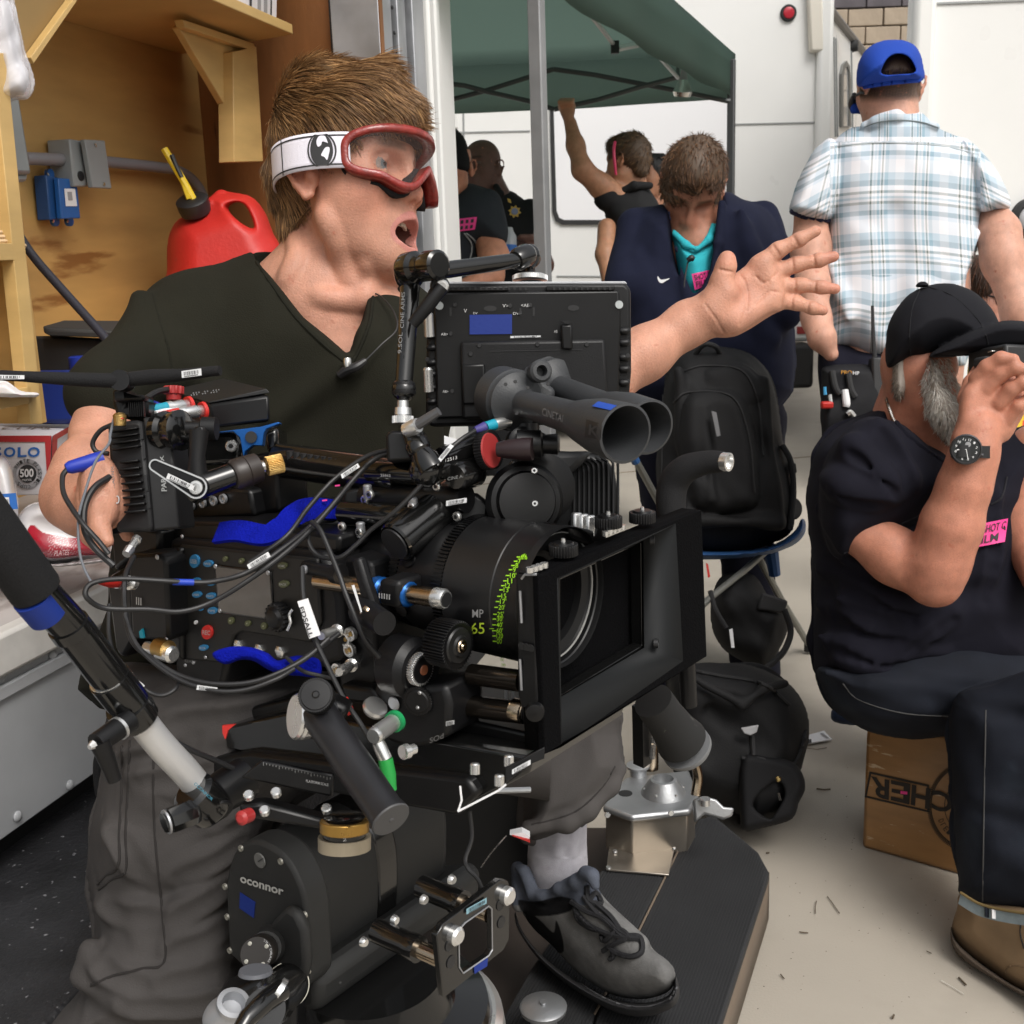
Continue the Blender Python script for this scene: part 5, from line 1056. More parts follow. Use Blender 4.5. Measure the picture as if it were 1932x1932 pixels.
def plaid():
    m=bpy.data.materials.new('plaid_cotton'); m.use_nodes=True; N,L=m.node_tree.nodes,m.node_tree.links; b=N['Principled BSDF']; b.inputs['Roughness'].default_value=.9; b.inputs['Specular IOR Level'].default_value=.2
    tc=N.new('ShaderNodeAttribute'); tc.attribute_name='Col'; sp_=N.new('ShaderNodeSeparateXYZ'); L.new(tc.outputs['Vector'],sp_.inputs[0])
    def bands(out,per,stops):
        a=N.new('ShaderNodeMath'); a.operation='MULTIPLY'; a.inputs[1].default_value=per; L.new(out,a.inputs[0]); f_=N.new('ShaderNodeMath'); f_.operation='FRACT'; L.new(a.outputs[0],f_.inputs[0])
        r_=N.new('ShaderNodeValToRGB'); r_.color_ramp.interpolation='CONSTANT'; e=r_.color_ramp.elements
        while len(e)<len(stops): e.new(.5)
        for k,(p,c) in enumerate(stops): e[k].position=p; e[k].color=(*c,1)
        L.new(f_.outputs[0],r_.inputs[0]); return r_.outputs[0]
    wh=(.76,.75,.78); lb=(.36,.48,.56); sb=(.15,.25,.31); gr=(.16,.19,.17); pw=(.58,.64,.71)
    vb=bands(sp_.outputs[0],1,[(0,wh),(.20,pw),(.40,wh),(.44,gr),(.48,wh),(.52,pw),(.56,wh),(.60,lb),(.66,wh),(.69,gr),(.725,wh),(.76,lb),(.84,pw)])
    hb_=bands(sp_.outputs[1],1,[(0,wh),(.22,lb),(.34,sb),(.44,wh),(.52,gr),(.57,wh),(.62,lb),(.66,wh),(.70,gr),(.75,pw),(.85,sb),(.93,pw)])
    mx=N.new('ShaderNodeMix'); mx.data_type='RGBA'; mx.blend_type='MIX'; mx.inputs[0].default_value=.5; L.new(vb,mx.inputs[6]); L.new(hb_,mx.inputs[7])
    g_=N.new('ShaderNodeTexNoise'); g_.inputs['Scale'].default_value=400; u=N.new('ShaderNodeBump'); u.inputs['Distance'].default_value=.0006; L.new(g_.outputs[0],u.inputs['Height']); L.new(u.outputs[0],b.inputs['Normal'])
    L.new(mx.outputs[2],b.inputs['Base Color']); return m
M_plaid=plaid()
p3=V(1478,195,1925,700,2.62,3.12,2.4)
p3.puff([(1631,236),(1655,214),(1688,205),(1735,209),(1768,238),(1821,263),(1848,290),(1852,340),(1848,433),(1838,483),(1822,540),(1822,690),(1690,684),(1640,678),(1600,655),(1556,648),(1561,500),(1565,400),(1560,330),(1572,270),(1601,244)],2.88,.125,90)
p3.puff([(1572,262),(1541,278),(1521,308),(1501,352),(1490,398),(1526,413),(1566,416),(1582,380),(1588,320)],2.86,.085,24,.03)
p3.puff([(1815,262),(1850,284),(1886,330),(1908,388),(1878,398),(1846,397),(1836,340)],2.87,.085,24,.03)
p3.cone((1650,232,2.80,9),(1690,222,2.785,9),.012); p3.chain([(1632,238,2.82,8),(1690,224,2.79,8),(1766,240,2.82,8)],.01)
p3.cone((1690,400,2.755,8),(1690,640,2.755,8),.05,'-'); p3.cone((1570,500,2.80,6),(1600,600,2.77,8),.03); p3.cone((1840,440,2.80,6),(1800,540,2.77,7),.03)
p3.folds(.007,(1.4,.6,1),18,3); p3.folds(.003,(1,1.3,1),48,8)
def pcoord(px,py,d):
    x=(px-1690)/84.+np.sin(py*.02)*.03; y=(py-300-.0006*(px-1690)**2-(py>520)*6*np.sin(px*.05))/112.
    sl=(px<1566); sr=(px>1850); x=np.where(sl,(px-1530)/80.+(py-300)*.0032,x); y=np.where(sl,(py+.55*(px-1530))/88.,y); x=np.where(sr,(px-1870)/80.-(py-300)*.003,x); y=np.where(sr,(py-.5*(px-1870)+40)/88.,y)
    yk=py<268; y=np.where(yk&~sl&~sr,py/200.+.15,y); x=np.where(yk,x*1.35,x)
    return np.stack([x+20,y+20,np.zeros_like(x)],1)
solid('shirt',p3,M_plaid,pm,pcoord,sm=2)
stitch('yoke_seam',p3,[(1580,276),(1640,270),(1700,270),(1780,276),(1845,292)],.0014,mat('shirt_seam',(.42,.46,.48),.9),pm)
stitch('collar_edge',p3,[(1630,240),(1660,230),(1700,227),(1740,231),(1770,241)],.0016,mat('collar_dark_trim',(.16,.19,.20),.9),pm,.001)  # thin dark line along the collar edge
stitch('sleeve_lining',p3,[(1494,399),(1516,408),(1540,413),(1563,416)],.007,mat('navy_lining',(.012,.013,.04),.9),pm,-.001)
for L_ in([(1572,268),(1582,320),(1568,410)],[(1846,290),(1840,340),(1850,394)]): stitch('sleeve_seam',p3,L_,.0012,mat('shirt_seam',(.42,.46,.48),.9),pm)
p4=V(1600,62,1760,215,2.6,3.1,2.4)
hc=Head(p4,(1682,162,2.87),(-.22,-.06,.97),(-.02,1,.05),.93)
p4.puff([(1618,163),(1617,130),(1624,108),(1638,90),(1660,78),(1690,74),(1718,80),(1734,96),(1742,122),(1742,152),(1700,157),(1655,162)],2.86,.135,46)
p4.cut([(1664,140),(1667,122),(1678,107),(1695,101),(1712,106),(1722,118),(1727,136),(1700,140)],2.4,2.82,.006,3)
p4.cone((1616,206,2.97,12),(1640,196,3.02,14),.03)
cp_=solid('cap',p4,mat('blue_cap',(.012,.055,.36),.8,bump=.0004,bs=500,spec=.25),pm,sm=2)
p5=V(1655,92,1735,150,2.7,2.95,2.2); p5.puff([(1660,145),(1664,115),(1680,100),(1700,97),(1722,108),(1730,130),(1728,146)],2.83,.05,24); o5=solid('hair_base',p5,mat('hair_under',(.085,.052,.03),.6),pm,sm=1)
q,w,f=o_data[[k for k in o_data if k.startswith('hair_base')][-1]]; nn=vnormals(w,f)
if np.mean(np.sum(nn*(w-w.mean(0)),1))<0: nn=-nn
r=np.random.default_rng(6); pk=r.choice(len(w),900); dr=-CU*.8+nn[pk]*.25; dr/=np.linalg.norm(dr,axis=1,keepdims=True); strands('hair',M_hair,pm,w[pk]-nn[pk]*.003,dr,.018,.0009,-CU,.3,4,.2,palette(900,'#2c1f14','#6e5138',4))
stitch('snap_strap',p4,[(1630,163),(1664,157),(1700,153),(1735,150)],.007,mat('blue_cap',(.012,.055,.36),.8),cp_,.002)
px_tube('sunglasses',M_black,pm,[(1612,178,2.93,4),(1609,196,2.99,9),(1612,208,3.02,8)],6,8); px_tube('sunglasses_arm',M_black,pm,[(1609,190,2.98,3),(1622,176,2.88,3),(1630,176,2.84,2)],3,6)
# trousers and tool pouch
p6=V(1535,625,1745,1420,2.66,3.06,4); p6.puff([(1548,640),(1620,655),(1720,665),(1735,760),(1740,1000),(1800,1400),(1740,1405),(1725,1050),(1700,1050),(1706,1405),(1650,1400),(1610,1000),(1550,780)],2.88,.09,45); p6.folds(.006,(1,1,1),20,6)
garment('trousers',p6,mat('navy_work_cloth',(.008,.008,.016),.9,spec=.2),pm,sm=2)
tp=thing('tool_pouch','black tool pouch full of pens and a red clip on the plaid man\'s hip','tool pouch',P(1580,760,2.76))
v=V(1535,680,1690,880,2.66,2.86,2.6); v.puff([(1556,690),(1630,688),(1672,700),(1672,800),(1650,860),(1560,870),(1548,800),(1550,720)],2.775,.05,18); v.folds(.004,(1,1,1),60,3); solid('pouch_body',v,mat('pouch_nylon',(.008,.008,.010),.75,bump=.0004,bs=500,spec=.3),tp,sm=1)
px_tube('marker',M_paper,tp,[(1594,736,2.72,7),(1597,760,2.715,7.5),(1596,768,2.715,6)],7,10); px_tube('pen',mat('light_blue_pen',(.05,.30,.55),.4),tp,[(1556,730,2.72,3),(1557,745,2.72,3.5)],3.5,8); px_tube('pen',M_steel,tp,[(1566,745,2.718,3.5),(1568,762,2.715,3.5)],3.5,8)
box('clip',M_red,tp,P(1560,764,2.712),(.028,.02,.016),None,.004); px_tube('plier_handle',M_steel,tp,[(1598,782,2.71,5),(1604,778,2.71,5.5),(1612,786,2.71,5)],5,10)
for xx,yy in((1570,700),(1600,705)): px_tube('pouch_strap',M_rubber,tp,[(xx,yy,2.72,6),(xx+6,yy+30,2.716,6),(xx+14,yy+44,2.716,6)],6,8)
text_q('lettering','PRO',[P(1587,706,2.722),P(1607,706,2.722),P(1607,699,2.722),P(1587,699,2.722)],mat('orange_print',(.55,.25,.02),.7),tp,.001); text_q('lettering','HP',[P(1609,707,2.722),P(1621,708,2.722),P(1621,701,2.722),P(1609,700,2.722)],M_paper,tp,.001)
wk=thing('walkie_talkie','black walkie talkie with thin antenna clipped to the plaid man\'s belt','radio',P(1660,760,2.75))
box('radio_body',M_black,wk,P(1663,718,2.74),(.055,.035,.11),np.array([CR,FW,CU]),.006); px_tube('antenna',M_rubber,wk,[(1652,690,2.74,5),(1648,640,2.74,4),(1646,577,2.74,3)],4,8); lathe('knob',M_rubber,wk,P(1668,676,2.74),CU,[(0,.008),(.014,.008)],12); lathe('screw',M_steel,wk,P(1672,728,2.718),-FW,[(0,.007),(.003,.006)],14)
px_tube('cable',M_rubber,wk,[(1676,682,2.74),(1690,672,2.73),(1700,660,2.72),(1706,640,2.71)],1.8,6)

# ---------------------------------------------------------------- the man in the navy jacket, head bowed
nm=person('man in navy jacket and turquoise shirt looking down beside the canopy',(P(1320,600,3.5)[0],P(1320,600,3.5)[1],0))
SN_=(.43,.195,.125)
n1=V(1225,260,1400,620,3.2,3.72,2.6); hn=Head(n1,(1306,354,3.46),(-.12,-.82,-.56),(.02,.56,-.82),1.08); hn.build(heavy=.004,eyes=False)
n1.cone((1312,400,3.52,55),(1318,470,3.5,62),.04)
n2=V(1180,400,1500,760,3.3,3.8,9); n2.puff([(1230,430),(1400,420),(1450,560),(1420,740),(1240,740),(1210,560)],3.55,.08,60)
def hairmask(h,zc=.085): 
    def fn(px,py,d,x,y,z): yield ((z>.045+.9*np.maximum(0,x-.06)*1.2)&(x<.088))*.9,(.075,.042,.024)
    return fn
solid('body',[n1,n2],M_skin,nm,skin_col(hn,SN_,red=.5,eyes=0,extra=hairmask(hn)),sm=2)
hv2=V(1225,245,1385,460,3.18,3.7,2.6); h2=Head(hv2,(1306,354,3.46),(-.12,-.82,-.56),(.02,.56,-.82),1.08); h2.e((-.004,0,.058),(.100,.086,.088)); h2.e((.03,0,.09),(.07,.06,.05),.02); h2.e((-.04,0,.0),(.05,.078,.06),.02); hv2.puff([(1248,370),(1250,320),(1264,288),(1290,270),(1322,266),(1334,282),(1355,292),(1364,330),(1360,385),(1340,400),(1270,400)],3.47,.105,45); hv2.cone((1320,280,3.40,14),(1327,263,3.40,4),.02)
hv2.cut([(1250,372),(1268,388),(1296,382),(1318,368),(1334,344),(1344,372),(1348,392),(1372,392),(1385,470),(1240,470)],3.0,3.50,.006)
hv2.folds(.002,(1,1,1),60,4)
def do_hair(par,h,n,c0,c1,comb,L_=.02,lift=.25,wd=.0011,seed=3,jit=.2):
    q,w,f=o_data[[k for k in o_data if k.startswith('hair_base')][-1]]; nn=vnormals(w,f)
    if np.mean(np.sum(nn*(w-w.mean(0)),1))<0: nn=-nn
    r=np.random.default_rng(seed); pk=r.choice(len(w),n); cb=np.asarray(comb)+0*nn[pk]; dr=cb-nn[pk]*np.sum(cb*nn[pk],1,keepdims=True); dr=dr/(np.linalg.norm(dr,axis=1,keepdims=True)+1e-9)+nn[pk]*lift; dr=dr/np.linalg.norm(dr,axis=1,keepdims=True)
    return strands('hair',M_hair,par,w[pk]-nn[pk]*.001,dr,L_,wd,-Z3,.2,4,jit,palette(n,c0,c1,4)*(.75+.5*r.random((n,1))))
solid('hair_base',hv2,mat('hair_under',(.085,.052,.03),.6),nm,sm=1); do_hair(nm,h2,3800,'#3a2517','#805a3b',h2.D(.8,0,.15)-CU*.25,.026,.38)
n3=V(1258,380,1362,600,3.2,3.66,2.8); n3.puff([(1268,432),(1290,452),(1313,462),(1340,440),(1358,392),(1364,440),(1356,520),(1330,575),(1296,580),(1276,500)],3.47,.10,40); n3.folds(.005,(1,1,1),40,5)
garment('polo_shirt',n3,mat('turquoise_cotton',(.035,.43,.50),.85,bump=.0005,bs=500,spec=.2),nm,sm=2)
v=V(1268,420,1362,480,3.2,3.6,2.4); v.chain([(1272,440,3.42,6),(1294,462,3.385,7),(1312,470,3.375,4)],.012); v.chain([(1316,470,3.375,4),(1338,452,3.385,7),(1358,396,3.43,6)],.012); solid('collar',v,mat('turquoise_cotton',(.035,.43,.50),.85),nm,sm=1)
n4=V(1140,345,1515,780,3.15,3.95,3.0)
n4.puff([(1256,384),(1217,398),(1200,425),(1188,460),(1180,500),(1172,560),(1174,700),(1190,770),(1470,770),(1497,600),(1494,540),(1489,490),(1475,446),(1462,415),(1443,392),(1403,373),(1367,360),(1345,380),(1300,400)],3.52,.17,70)
n4.chain([(1440,410,3.55,34),(1470,500,3.45,38),(1480,590,3.38,36)],.05); n4.chain([(1200,430,3.5,38),(1180,540,3.42,40)],.05)
n4.cut([(1262,382),(1268,425),(1274,470),(1282,510),(1292,548),(1304,572),(1330,560),(1346,512),(1352,466),(1357,425),(1366,360),(1310,340)],3.0,3.55,.006)
n4.chain([(1262,400,3.37,8),(1276,470,3.345,9),(1300,566,3.345,8)],.02); n4.chain([(1362,385,3.38,9),(1354,460,3.345,9),(1340,530,3.345,8),(1306,575,3.345,7)],.02)
for a,b in [((1400,400,3.36,8),(1430,560,3.36,8)),((1200,480,3.4,8),(1260,600,3.36,8)),((1380,560,3.36,8),(1460,640,3.36,8)),((1420,470,3.36,8),(1480,560,3.34,8))]: n4.cone(a,b,.04)
n4.folds(.010,(1,1,1),15,6); n4.folds(.003,(1,1,1),42,2)
garment('jacket',n4,mat('navy_fleece',(.008,.010,.026),.9,var=.1,vs=20,bump=.0006,bs=500,spec=.2),nm,sm=2)
fl=patch('tape',n3,[(1311,547),(1353,532),(1349,507),(1305,517)],M_pink,nm,.022); text_fn('lettering','SHOT CA',lambda u,v:fl(.08+.86*u,.54+.36*v,.002),M_ink,nm); text_fn('lettering','FILM',lambda u,v:fl(.10+.55*u,.10+.36*v,.002),M_ink,nm)
swp=crom(np.array([(1241,521),(1241,526),(1244,532),(1249,534),(1256,530),(1264,525),(1252,527.5),(1246,527)]),3,True); d0=(V_front(n4,1250,528) or 3.36)-.006
prism('chest_mark',M_paper,nm,[P(x,y,d0) for x,y in swp],FW*.002,0)
lm=px_tube('lapel_microphone',M_black,nm,[(1297,492,3.33,4),(1304,487,3.328,6),(1309,489,3.33,5)],5,8); px_tube('mic_cable',M_black,nm,[(1298,494,3.335),(1293,520,3.335),(1291,545,3.335),(1294,566,3.335)],1.6,6)
n5=V(1190,730,1490,1350,3.3,3.75,6); n5.puff([(1200,740),(1470,740),(1460,1000),(1470,1330),(1390,1330),(1350,1000),(1310,1000),(1300,1330),(1225,1330),(1215,1000)],3.54,.09,40); garment('trousers',n5,mat('navy_work_cloth',(.008,.008,.016),.9),nm)

# ---------------------------------------------------------------- people under the canopy
rm=person('man in black polo holding up the canopy edge with one raised arm',(P(1195,500,4.8)[0],P(1195,500,4.8)[1],0))
r1=V(1040,180,1260,540,4.5,5.05,2.2); hr=Head(r1,(1187,312,4.8),(-.80,-.03,.60),(0,1,.05),.95); hr.build()
r1.cone((1190,330,4.82,26),(1196,372,4.84,30),.04); r1.chain([(1178,385,4.78,24),(1135,352,4.74,22),(1100,322,4.70,20)],.03); r1.chain([(1098,318,4.69,18),(1086,275,4.72,16),(1076,232,4.74,12)],.03)
r1.puff([(1056,212),(1052,200),(1058,191),(1076,188),(1086,196),(1084,216),(1078,234),(1066,232)],4.74,.035,12,.01)
for k in range(4): r1.chain([(1058+k*7,200-k*1.5,4.70,4.5),(1056+k*7,193,4.69,4.5),(1060+k*7,188,4.72,4)],.004)
r1.chain([(1145,430,4.75,18),(1142,480,4.70,17),(1150,530,4.66,15)],.03)
r2=V(1150,360,1250,800,4.7,5.0,10); r2.puff([(1165,380),(1235,380),(1240,780),(1160,780)],4.84,.05,30)
solid('body',[r1,r2],M_skin,rm,skin_col(hr,(.40,.20,.115),red=.3,extra=lambda px,py,d,x,y,z:[(((z>.02)&(x<.07))*.9,(.075,.045,.028))]),sm=2)
hv3=V(1135,245,1245,370,4.6,5.0,2.2); h3=Head(hv3,(1187,312,4.8),(-.80,-.03,.60),(0,1,.05),.95); h3.e((-.004,0,.054),(.098,.084,.092)); h3.c((-.055,0,0),(-.058,0,-.03),.048,.035,.03); h3.e((.06,0,.10),(.05,.05,.04),.02); hv3.cut([(1100,295),(1150,290),(1158,320),(1166,350),(1168,400),(1100,400)],4.4,5.0,.006)
solid('hair_base',hv3,mat('hair_under',(.085,.052,.03),.6),rm,sm=1); do_hair(rm,h3,1600,'#24170d','#7d5c3a',h3.D(.5,0,-.3),.024,.32,.0014)
r3=V(1120,335,1265,830,4.55,5.1,2.8); r3.puff([(1152,366),(1176,350),(1214,344),(1234,366),(1248,400),(1252,480),(1246,820),(1152,820),(1148,520),(1150,440),(1140,400)],4.85,.14,40); r3.cone((1158,378,4.78,28),(1146,372,4.76,27),.04); r3.folds(.007,(1,1,1),22,5)
garment('polo_shirt',r3,mat('black_polo',(.012,.012,.013),.85,spec=.25),rm,sm=2); v=V(1165,335,1235,375,4.6,5.0,2.4); v.chain([(1172,362,4.74,7),(1196,350,4.72,8),(1226,350,4.76,7)],.01); solid('collar',v,mat('black_polo',(.012,.012,.013),.85),rm,sm=1)
prism('tape',M_pink,rm,[P(1170,430,4.69),P(1180,445,4.69),P(1188,438,4.69),P(1181,425,4.69),P(1174,418,4.69)],FW*.003,0)
px_tube('sunglasses',mat('pink_plastic',(.55,.03,.10),.4),rm,[(1160,268,4.68,3),(1158,285,4.66,3),(1160,310,4.66,3),(1162,330,4.67,2.5)],3,8)
bh_=person('person with dark hair half hidden behind the man holding the canopy',(P(1235,500,5.3)[0],P(1235,500,5.3)[1],0))
v=V(1205,290,1265,430,5.0,5.6,2.6); h4=Head(v,(1229,340,5.3),(-.7,0,-.7),(0,1,0),.95); h4.build(); v.cone((1230,360,5.32,22),(1232,410,5.33,28)); solid('body',v,M_skin,bh_,skin_col(h4,(.36,.17,.10)),sm=1)
v=V(1200,288,1268,395,5.0,5.6,2.6); h4=Head(v,(1229,340,5.3),(-.7,0,-.7),(0,1,0),.95); h4.e((-.006,0,.05),(.105,.09,.098)); h4.c((-.05,0,0),(-.06,0,-.12),.06,.05,.03); solid('hair_base',v,mat('black_hair_base',(.010,.010,.011),.6),bh_,sm=1); do_hair(bh_,h4,900,'#0c0b0b','#22201f',-Z3,.03,.2,.0018)
v=V(1190,385,1290,900,5.0,5.6,5); v.puff([(1205,400),(1270,395),(1280,880),(1200,880)],5.33,.11,30); solid('jacket',v,mat('dark_grey_cloth',(.02,.02,.022),.9),bh_,sm=1)

kc=person('man in black cap and dark grey tee beside the white truck post',(P(880,500,4.4)[0],P(880,500,4.4)[1],0))
v=V(800,280,985,560,4.1,4.6,2.4); hk=Head(v,(853,322,4.4),(-.35,-.05,-.93),(0,1,0),1.02); hk.build(eyes=False); v.cone((852,345,4.42,28),(852,385,4.44,34),.04); v.chain([(918,440,4.40,28),(932,485,4.36,27),(925,520,4.28,24),(880,545,4.2,20)],.03)
solid('body',v,M_skin,kc,skin_col(hk,(.42,.19,.115),red=.4,eyes=0),sm=1)
v=V(800,225,905,345,4.1,4.7,2.2); v.puff([(815,300),(820,255),(838,240),(856,240),(874,256),(884,280),(888,305),(886,322),(868,332),(846,326),(820,322)],4.40,.125,36); cpk=solid('cap',v,mat('black_cap',(.008,.008,.009),.9,spec=.2),kc,sm=2)
text_q('lettering','CREW',[P(853,285,4.26),P(871,281,4.265),P(871,277,4.265),P(853,281,4.26)],mat('grey_print',(.3,.3,.31),.7),cpk,.0) if False else None
v=V(790,335,975,900,4.1,4.75,2.8); v.puff([(800,380),(835,364),(878,346),(915,358),(935,378),(946,412),(958,455),(930,460),(906,458),(905,520),(910,880),(800,880)],4.46,.15,50); v.chain([(918,385,4.42,28),(930,440,4.38,28)],.05); v.folds(.008,(1,1,1),20,4)
garment('shirt',v,knit('charcoal_knit',(.022,.026,.031)),kc,sm=2)
fl=patch('tape',v,[(855,438),(896,433),(900,409),(855,414)],M_pink,kc,.012); text_fn('lettering','CREW',lambda u,w_:fl(.06+.8*u,.54+.36*w_,.003),M_ink,kc) if False else None
gbar=G()
for i in range(4):
    for j in range(2): gbar.grid(lambda u,w_:fl(.1+.22*i+.12*u,.12+.46*j+.28*w_,.003),2,2)
gbar.obj('tape_print',M_ink,kc)
stitch('printed_line',v,[(876,440),(890,462),(886,490),(874,505),(868,498)],.003,mat('pale_print',(.30,.31,.31),.8),kc,.004); stitch('printed_line',v,[(880,440),(896,455),(902,480),(896,505)],.003,mat('pale_print',(.30,.31,.31),.8),kc,.004)

of=person('bald officer in black uniform with gold star badge behind the cap wearer',(P(950,520,5.0)[0],P(950,520,5.0)[1],0))
v=V(860,255,1045,560,4.65,5.3,2.2); ho=Head(v,(914,322,5.0),(-.60,-.02,-.80),(.0,1,.02),1.0); ho.build(heavy=.004,eyes=False); v.cone((918,345,5.02,32),(930,385,5.04,40),.04)
v.chain([(1010,440,4.95,20),(1024,500,4.88,20)],.03); v.chain([(1022,500,4.87,19),(1005,475,4.80,16),(990,462,4.78,15)],.03); v.puff([(986,452),(1000,446),(1014,452),(1020,468),(1010,482),(992,476)],4.77,.03,10); 
for k in range(4): v.chain([(1012-k*7,452,4.74,4.5),(1004-k*7,446,4.735,4.5),(996-k*6,450,4.74,4)],.004)
solid('body',v,M_skin,of,skin_col(ho,(.13,.065,.050),lips=(.12,.05,.05),brow=(.02,.015,.012),eyes=.25),sm=1)
v=V(855,340,1050,900,4.6,5.35,2.8); v.puff([(880,395),(905,378),(932,355),(950,358),(972,364),(998,388),(1012,425),(1024,470),(1024,500),(1000,520),(1000,880),(890,880)],5.05,.15,50); v.chain([(1000,400,5.0,26),(1015,470,4.93,26)],.05); v.folds(.007,(1,1,1),20,4)
garment('uniform_shirt',v,mat('black_uniform',(.009,.009,.010),.85,spec=.3),of,sm=2)
v2=V(895,330,965,400,4.75,5.1,2.2); v2.chain([(936,352,4.93,6),(944,366,4.88,7),(930,388,4.86,6)],.008); solid('collar',v2,mat('black_uniform',(.009,.009,.010),.85),of,sm=1)
bd0=(V_front(v,971,399) or 4.9)-.012; bx=[]
for i in range(16):
    a=2*math.pi*i/16+.2; rr_=12.5 if i%2==0 else 8.5; bx.append(P(971+rr_*math.cos(a),399+rr_*math.sin(a),bd0))
prism('badge',mat('gold_badge',(.55,.36,.08),.4,metal=.4),of,bx,FW*.004,.001); lathe('badge_centre',mat('badge_blue',(.20,.24,.38),.4),of,P(971,399,bd0),-FW,[(0,.015),(.004,.013)],18)
prism('collar_pin',mat('gold_badge',(.55,.36,.08),.4),of,[P(957,374,4.86),P(963,376,4.86),P(965,383,4.86),P(959,381,4.86)],FW*.003,0)
wb=thing('water_bottle','clear water bottle with blue label held between the two men','bottle',P(960,470,4.75)); lathe('bottle_body',mat('clear_plastic',(.65,.68,.72),.08,alpha=.55,coat=.5),wb,P(961,482,4.74),CU,[(0,.03),(.06,.032),(.08,.03),(.1,.018),(.115,.014)],18); lathe('bottle_label',M_sb,wb,P(961,480,4.74),CU,[(.0,.0325),(.035,.0335)],18)

# woman seated behind the photographer
wm=person('woman with brown hair and sunglasses crouching behind the man in the navy cap',(P(1880,900,3.7)[0],P(1880,900,3.7)[1],0))
v=V(1800,480,1990,720,3.4,3.95,2.4); hw=Head(v,(1850,562,3.7),(.62,-.30,-.72),(.1,1,-.2),.98); hw.build(); v.cone((1850,590,3.74,24),(1862,640,3.78,30),.03); solid('body',v,M_skin,wm,skin_col(hw,(.50,.26,.19),red=.4),sm=1)
v=V(1790,480,1915,660,3.4,4.05,2.6); h6=Head(v,(1850,562,3.7),(.62,-.30,-.72),(.1,1,-.2),.98); h6.e((-.01,0,.052),(.106,.092,.094)); h6.c((-.05,.05,.0),(-.05,.05,-.13),.05,.04,.04); h6.c((-.05,-.05,.0),(-.05,-.05,-.13),.05,.04,.04); h6.e((.075,0,.0),(.07,.055,.09),.02,'-'); v.folds(.005,(1,.5,1),60,5)
solid('hair_base',v,mat('brown_hair_base',(.05,.026,.016),.5),wm,sm=1); do_hair(wm,h6,1600,'#1f120a','#5c3620',h6.D(.15,0,-.9),.05,.12,.0013)
for y in(-1,1): lathe('sunglass_lens',mat('black_gloss',(.006,.006,.007),.08),wm,h6.W(.092,.033*y,.008),h6.D(1,.35*y,0),[(0,.024),(.003,.023)],20)
tube('sunglass_arm',M_black,wm,[h6.W(.09,-.055,.012),h6.W(.0,-.085,.014)],.003,6)
v=V(1810,610,1990,1000,3.4,4.1,3.4); v.puff([(1830,650),(1862,628),(1900,632),(1960,660),(1970,980),(1835,980),(1825,760)],3.8,.11,40); v.folds(.006,(1,1,1),25,4)
def tcol(px,py,d):
    c=np.tile(np.array([.62,.06,.05]),(len(px),1)); c[(np.sin(px*.16+py*.05)>.2)]=(.72,.50,.05); c[(np.sin(px*.16+py*.05)<-.75)]=(.7,.68,.62); return c
solid('shirt',v,mat('printed_shirt',(.5,.1,.05),.85,attr=True,spec=.2),wm,tcol,sm=1)
v=V(1845,930,1990,1140,3.4,4.1,3); v.chain([(1900,960,3.8,45),(1915,1010,3.6,42),(1912,1120,3.58,30)],.03); v.chain([(1950,960,3.8,45),(1965,1020,3.65,40),(1960,1120,3.62,28)],.03); v.folds(.006,(1,1,1),25,9); solid('jeans',v,mat('blue_denim',(.03,.065,.13),.9,var=.2,vs=20),wm,sm=1)
G().lathe(P(1912,1118,3.58),CU,[(-.012,.054),(.03,.055)],20).obj('turn_up',mat('pale_denim',(.22,.30,.38),.9),wm); G().lathe(P(1910,1130,3.58),CU,[(-.02,.046),(.0,.047)],20).obj('sock',mat('lilac_sock',(.35,.16,.42),.9),wm)
v=V(1870,1120,1990,1225,3.3,3.9,2.8); v.chain([(1908,1135,3.58,24),(1908,1195,3.58,26)],.01); v.cone((1908,1195,3.57,24),(1925,1204,3.45,20),.02); bo=solid('boot',v,mat('brown_boot',(.035,.025,.02),.7),wm,sm=1)
stud=None
for i in range(7):
    for j in range(8):
        x,y=1892+i*6.2,1140+j*8; d=V_front(v,x,y)
        if d is None: continue
        p=P(x,y,d)
        if stud is None: stud,s0=G().ell(p,(.004,.004,.004),n=8,m=4).obj('stud',mat('pale_gold_stud',(.62,.55,.36),.3,metal=.8),bo),p
        else: again(stud,p-s0)
# ---------------------------------------------------------------- bags, stool, apple box, paper
M_nyl=mat('black_nylon',(.0055,.0055,.0062),.75,var=.2,vs=14,bump=.0006,bs=350,spec=.3); M_web=mat('black_webbing',(.010,.010,.011),.8)
M_blu=mat('blue_stool_plastic',(.02,.075,.21),.5,var=.1,vs=10); M_tube=mat('stool_tube_grey',(.23,.23,.21),.42,metal=.6)
bp=thing('backpack','large black backpack standing on the blue folding stool','backpack',P(1370,1010,3.2))
v=V(1215,640,1520,1075,2.95,3.5,2.8)
v.puff([(1262,700),(1282,668),(1330,655),(1400,662),(1440,690),(1462,740),(1478,830),(1496,880),(1502,960),(1490,1010),(1400,1045),(1300,1040),(1250,1020),(1238,900),(1246,780)],3.22,.15,70)
v.puff([(1290,760),(1330,735),(1390,740),(1420,800),(1432,900),(1420,960),(1310,960),(1285,860)],3.08,.05,30,.02); v.puff([(1330,700),(1400,690),(1440,730),(1430,760),(1350,765)],3.10,.03,20,.02)
for a,b in [((1282,700,3.09,9),(1300,1010,3.06,9)),((1440,720,3.09,8),(1470,980,3.07,9)),((1330,770,3.04,6),(1345,940,3.03,6)),((1300,980,3.06,12),(1470,990,3.06,12))]: v.cone(a,b,.02)
v.folds(.010,(1,.7,1),24,5); v.folds(.004,(1,1,1),60,8); solid('pack_body',v,M_nyl,bp,sm=1); vb=v
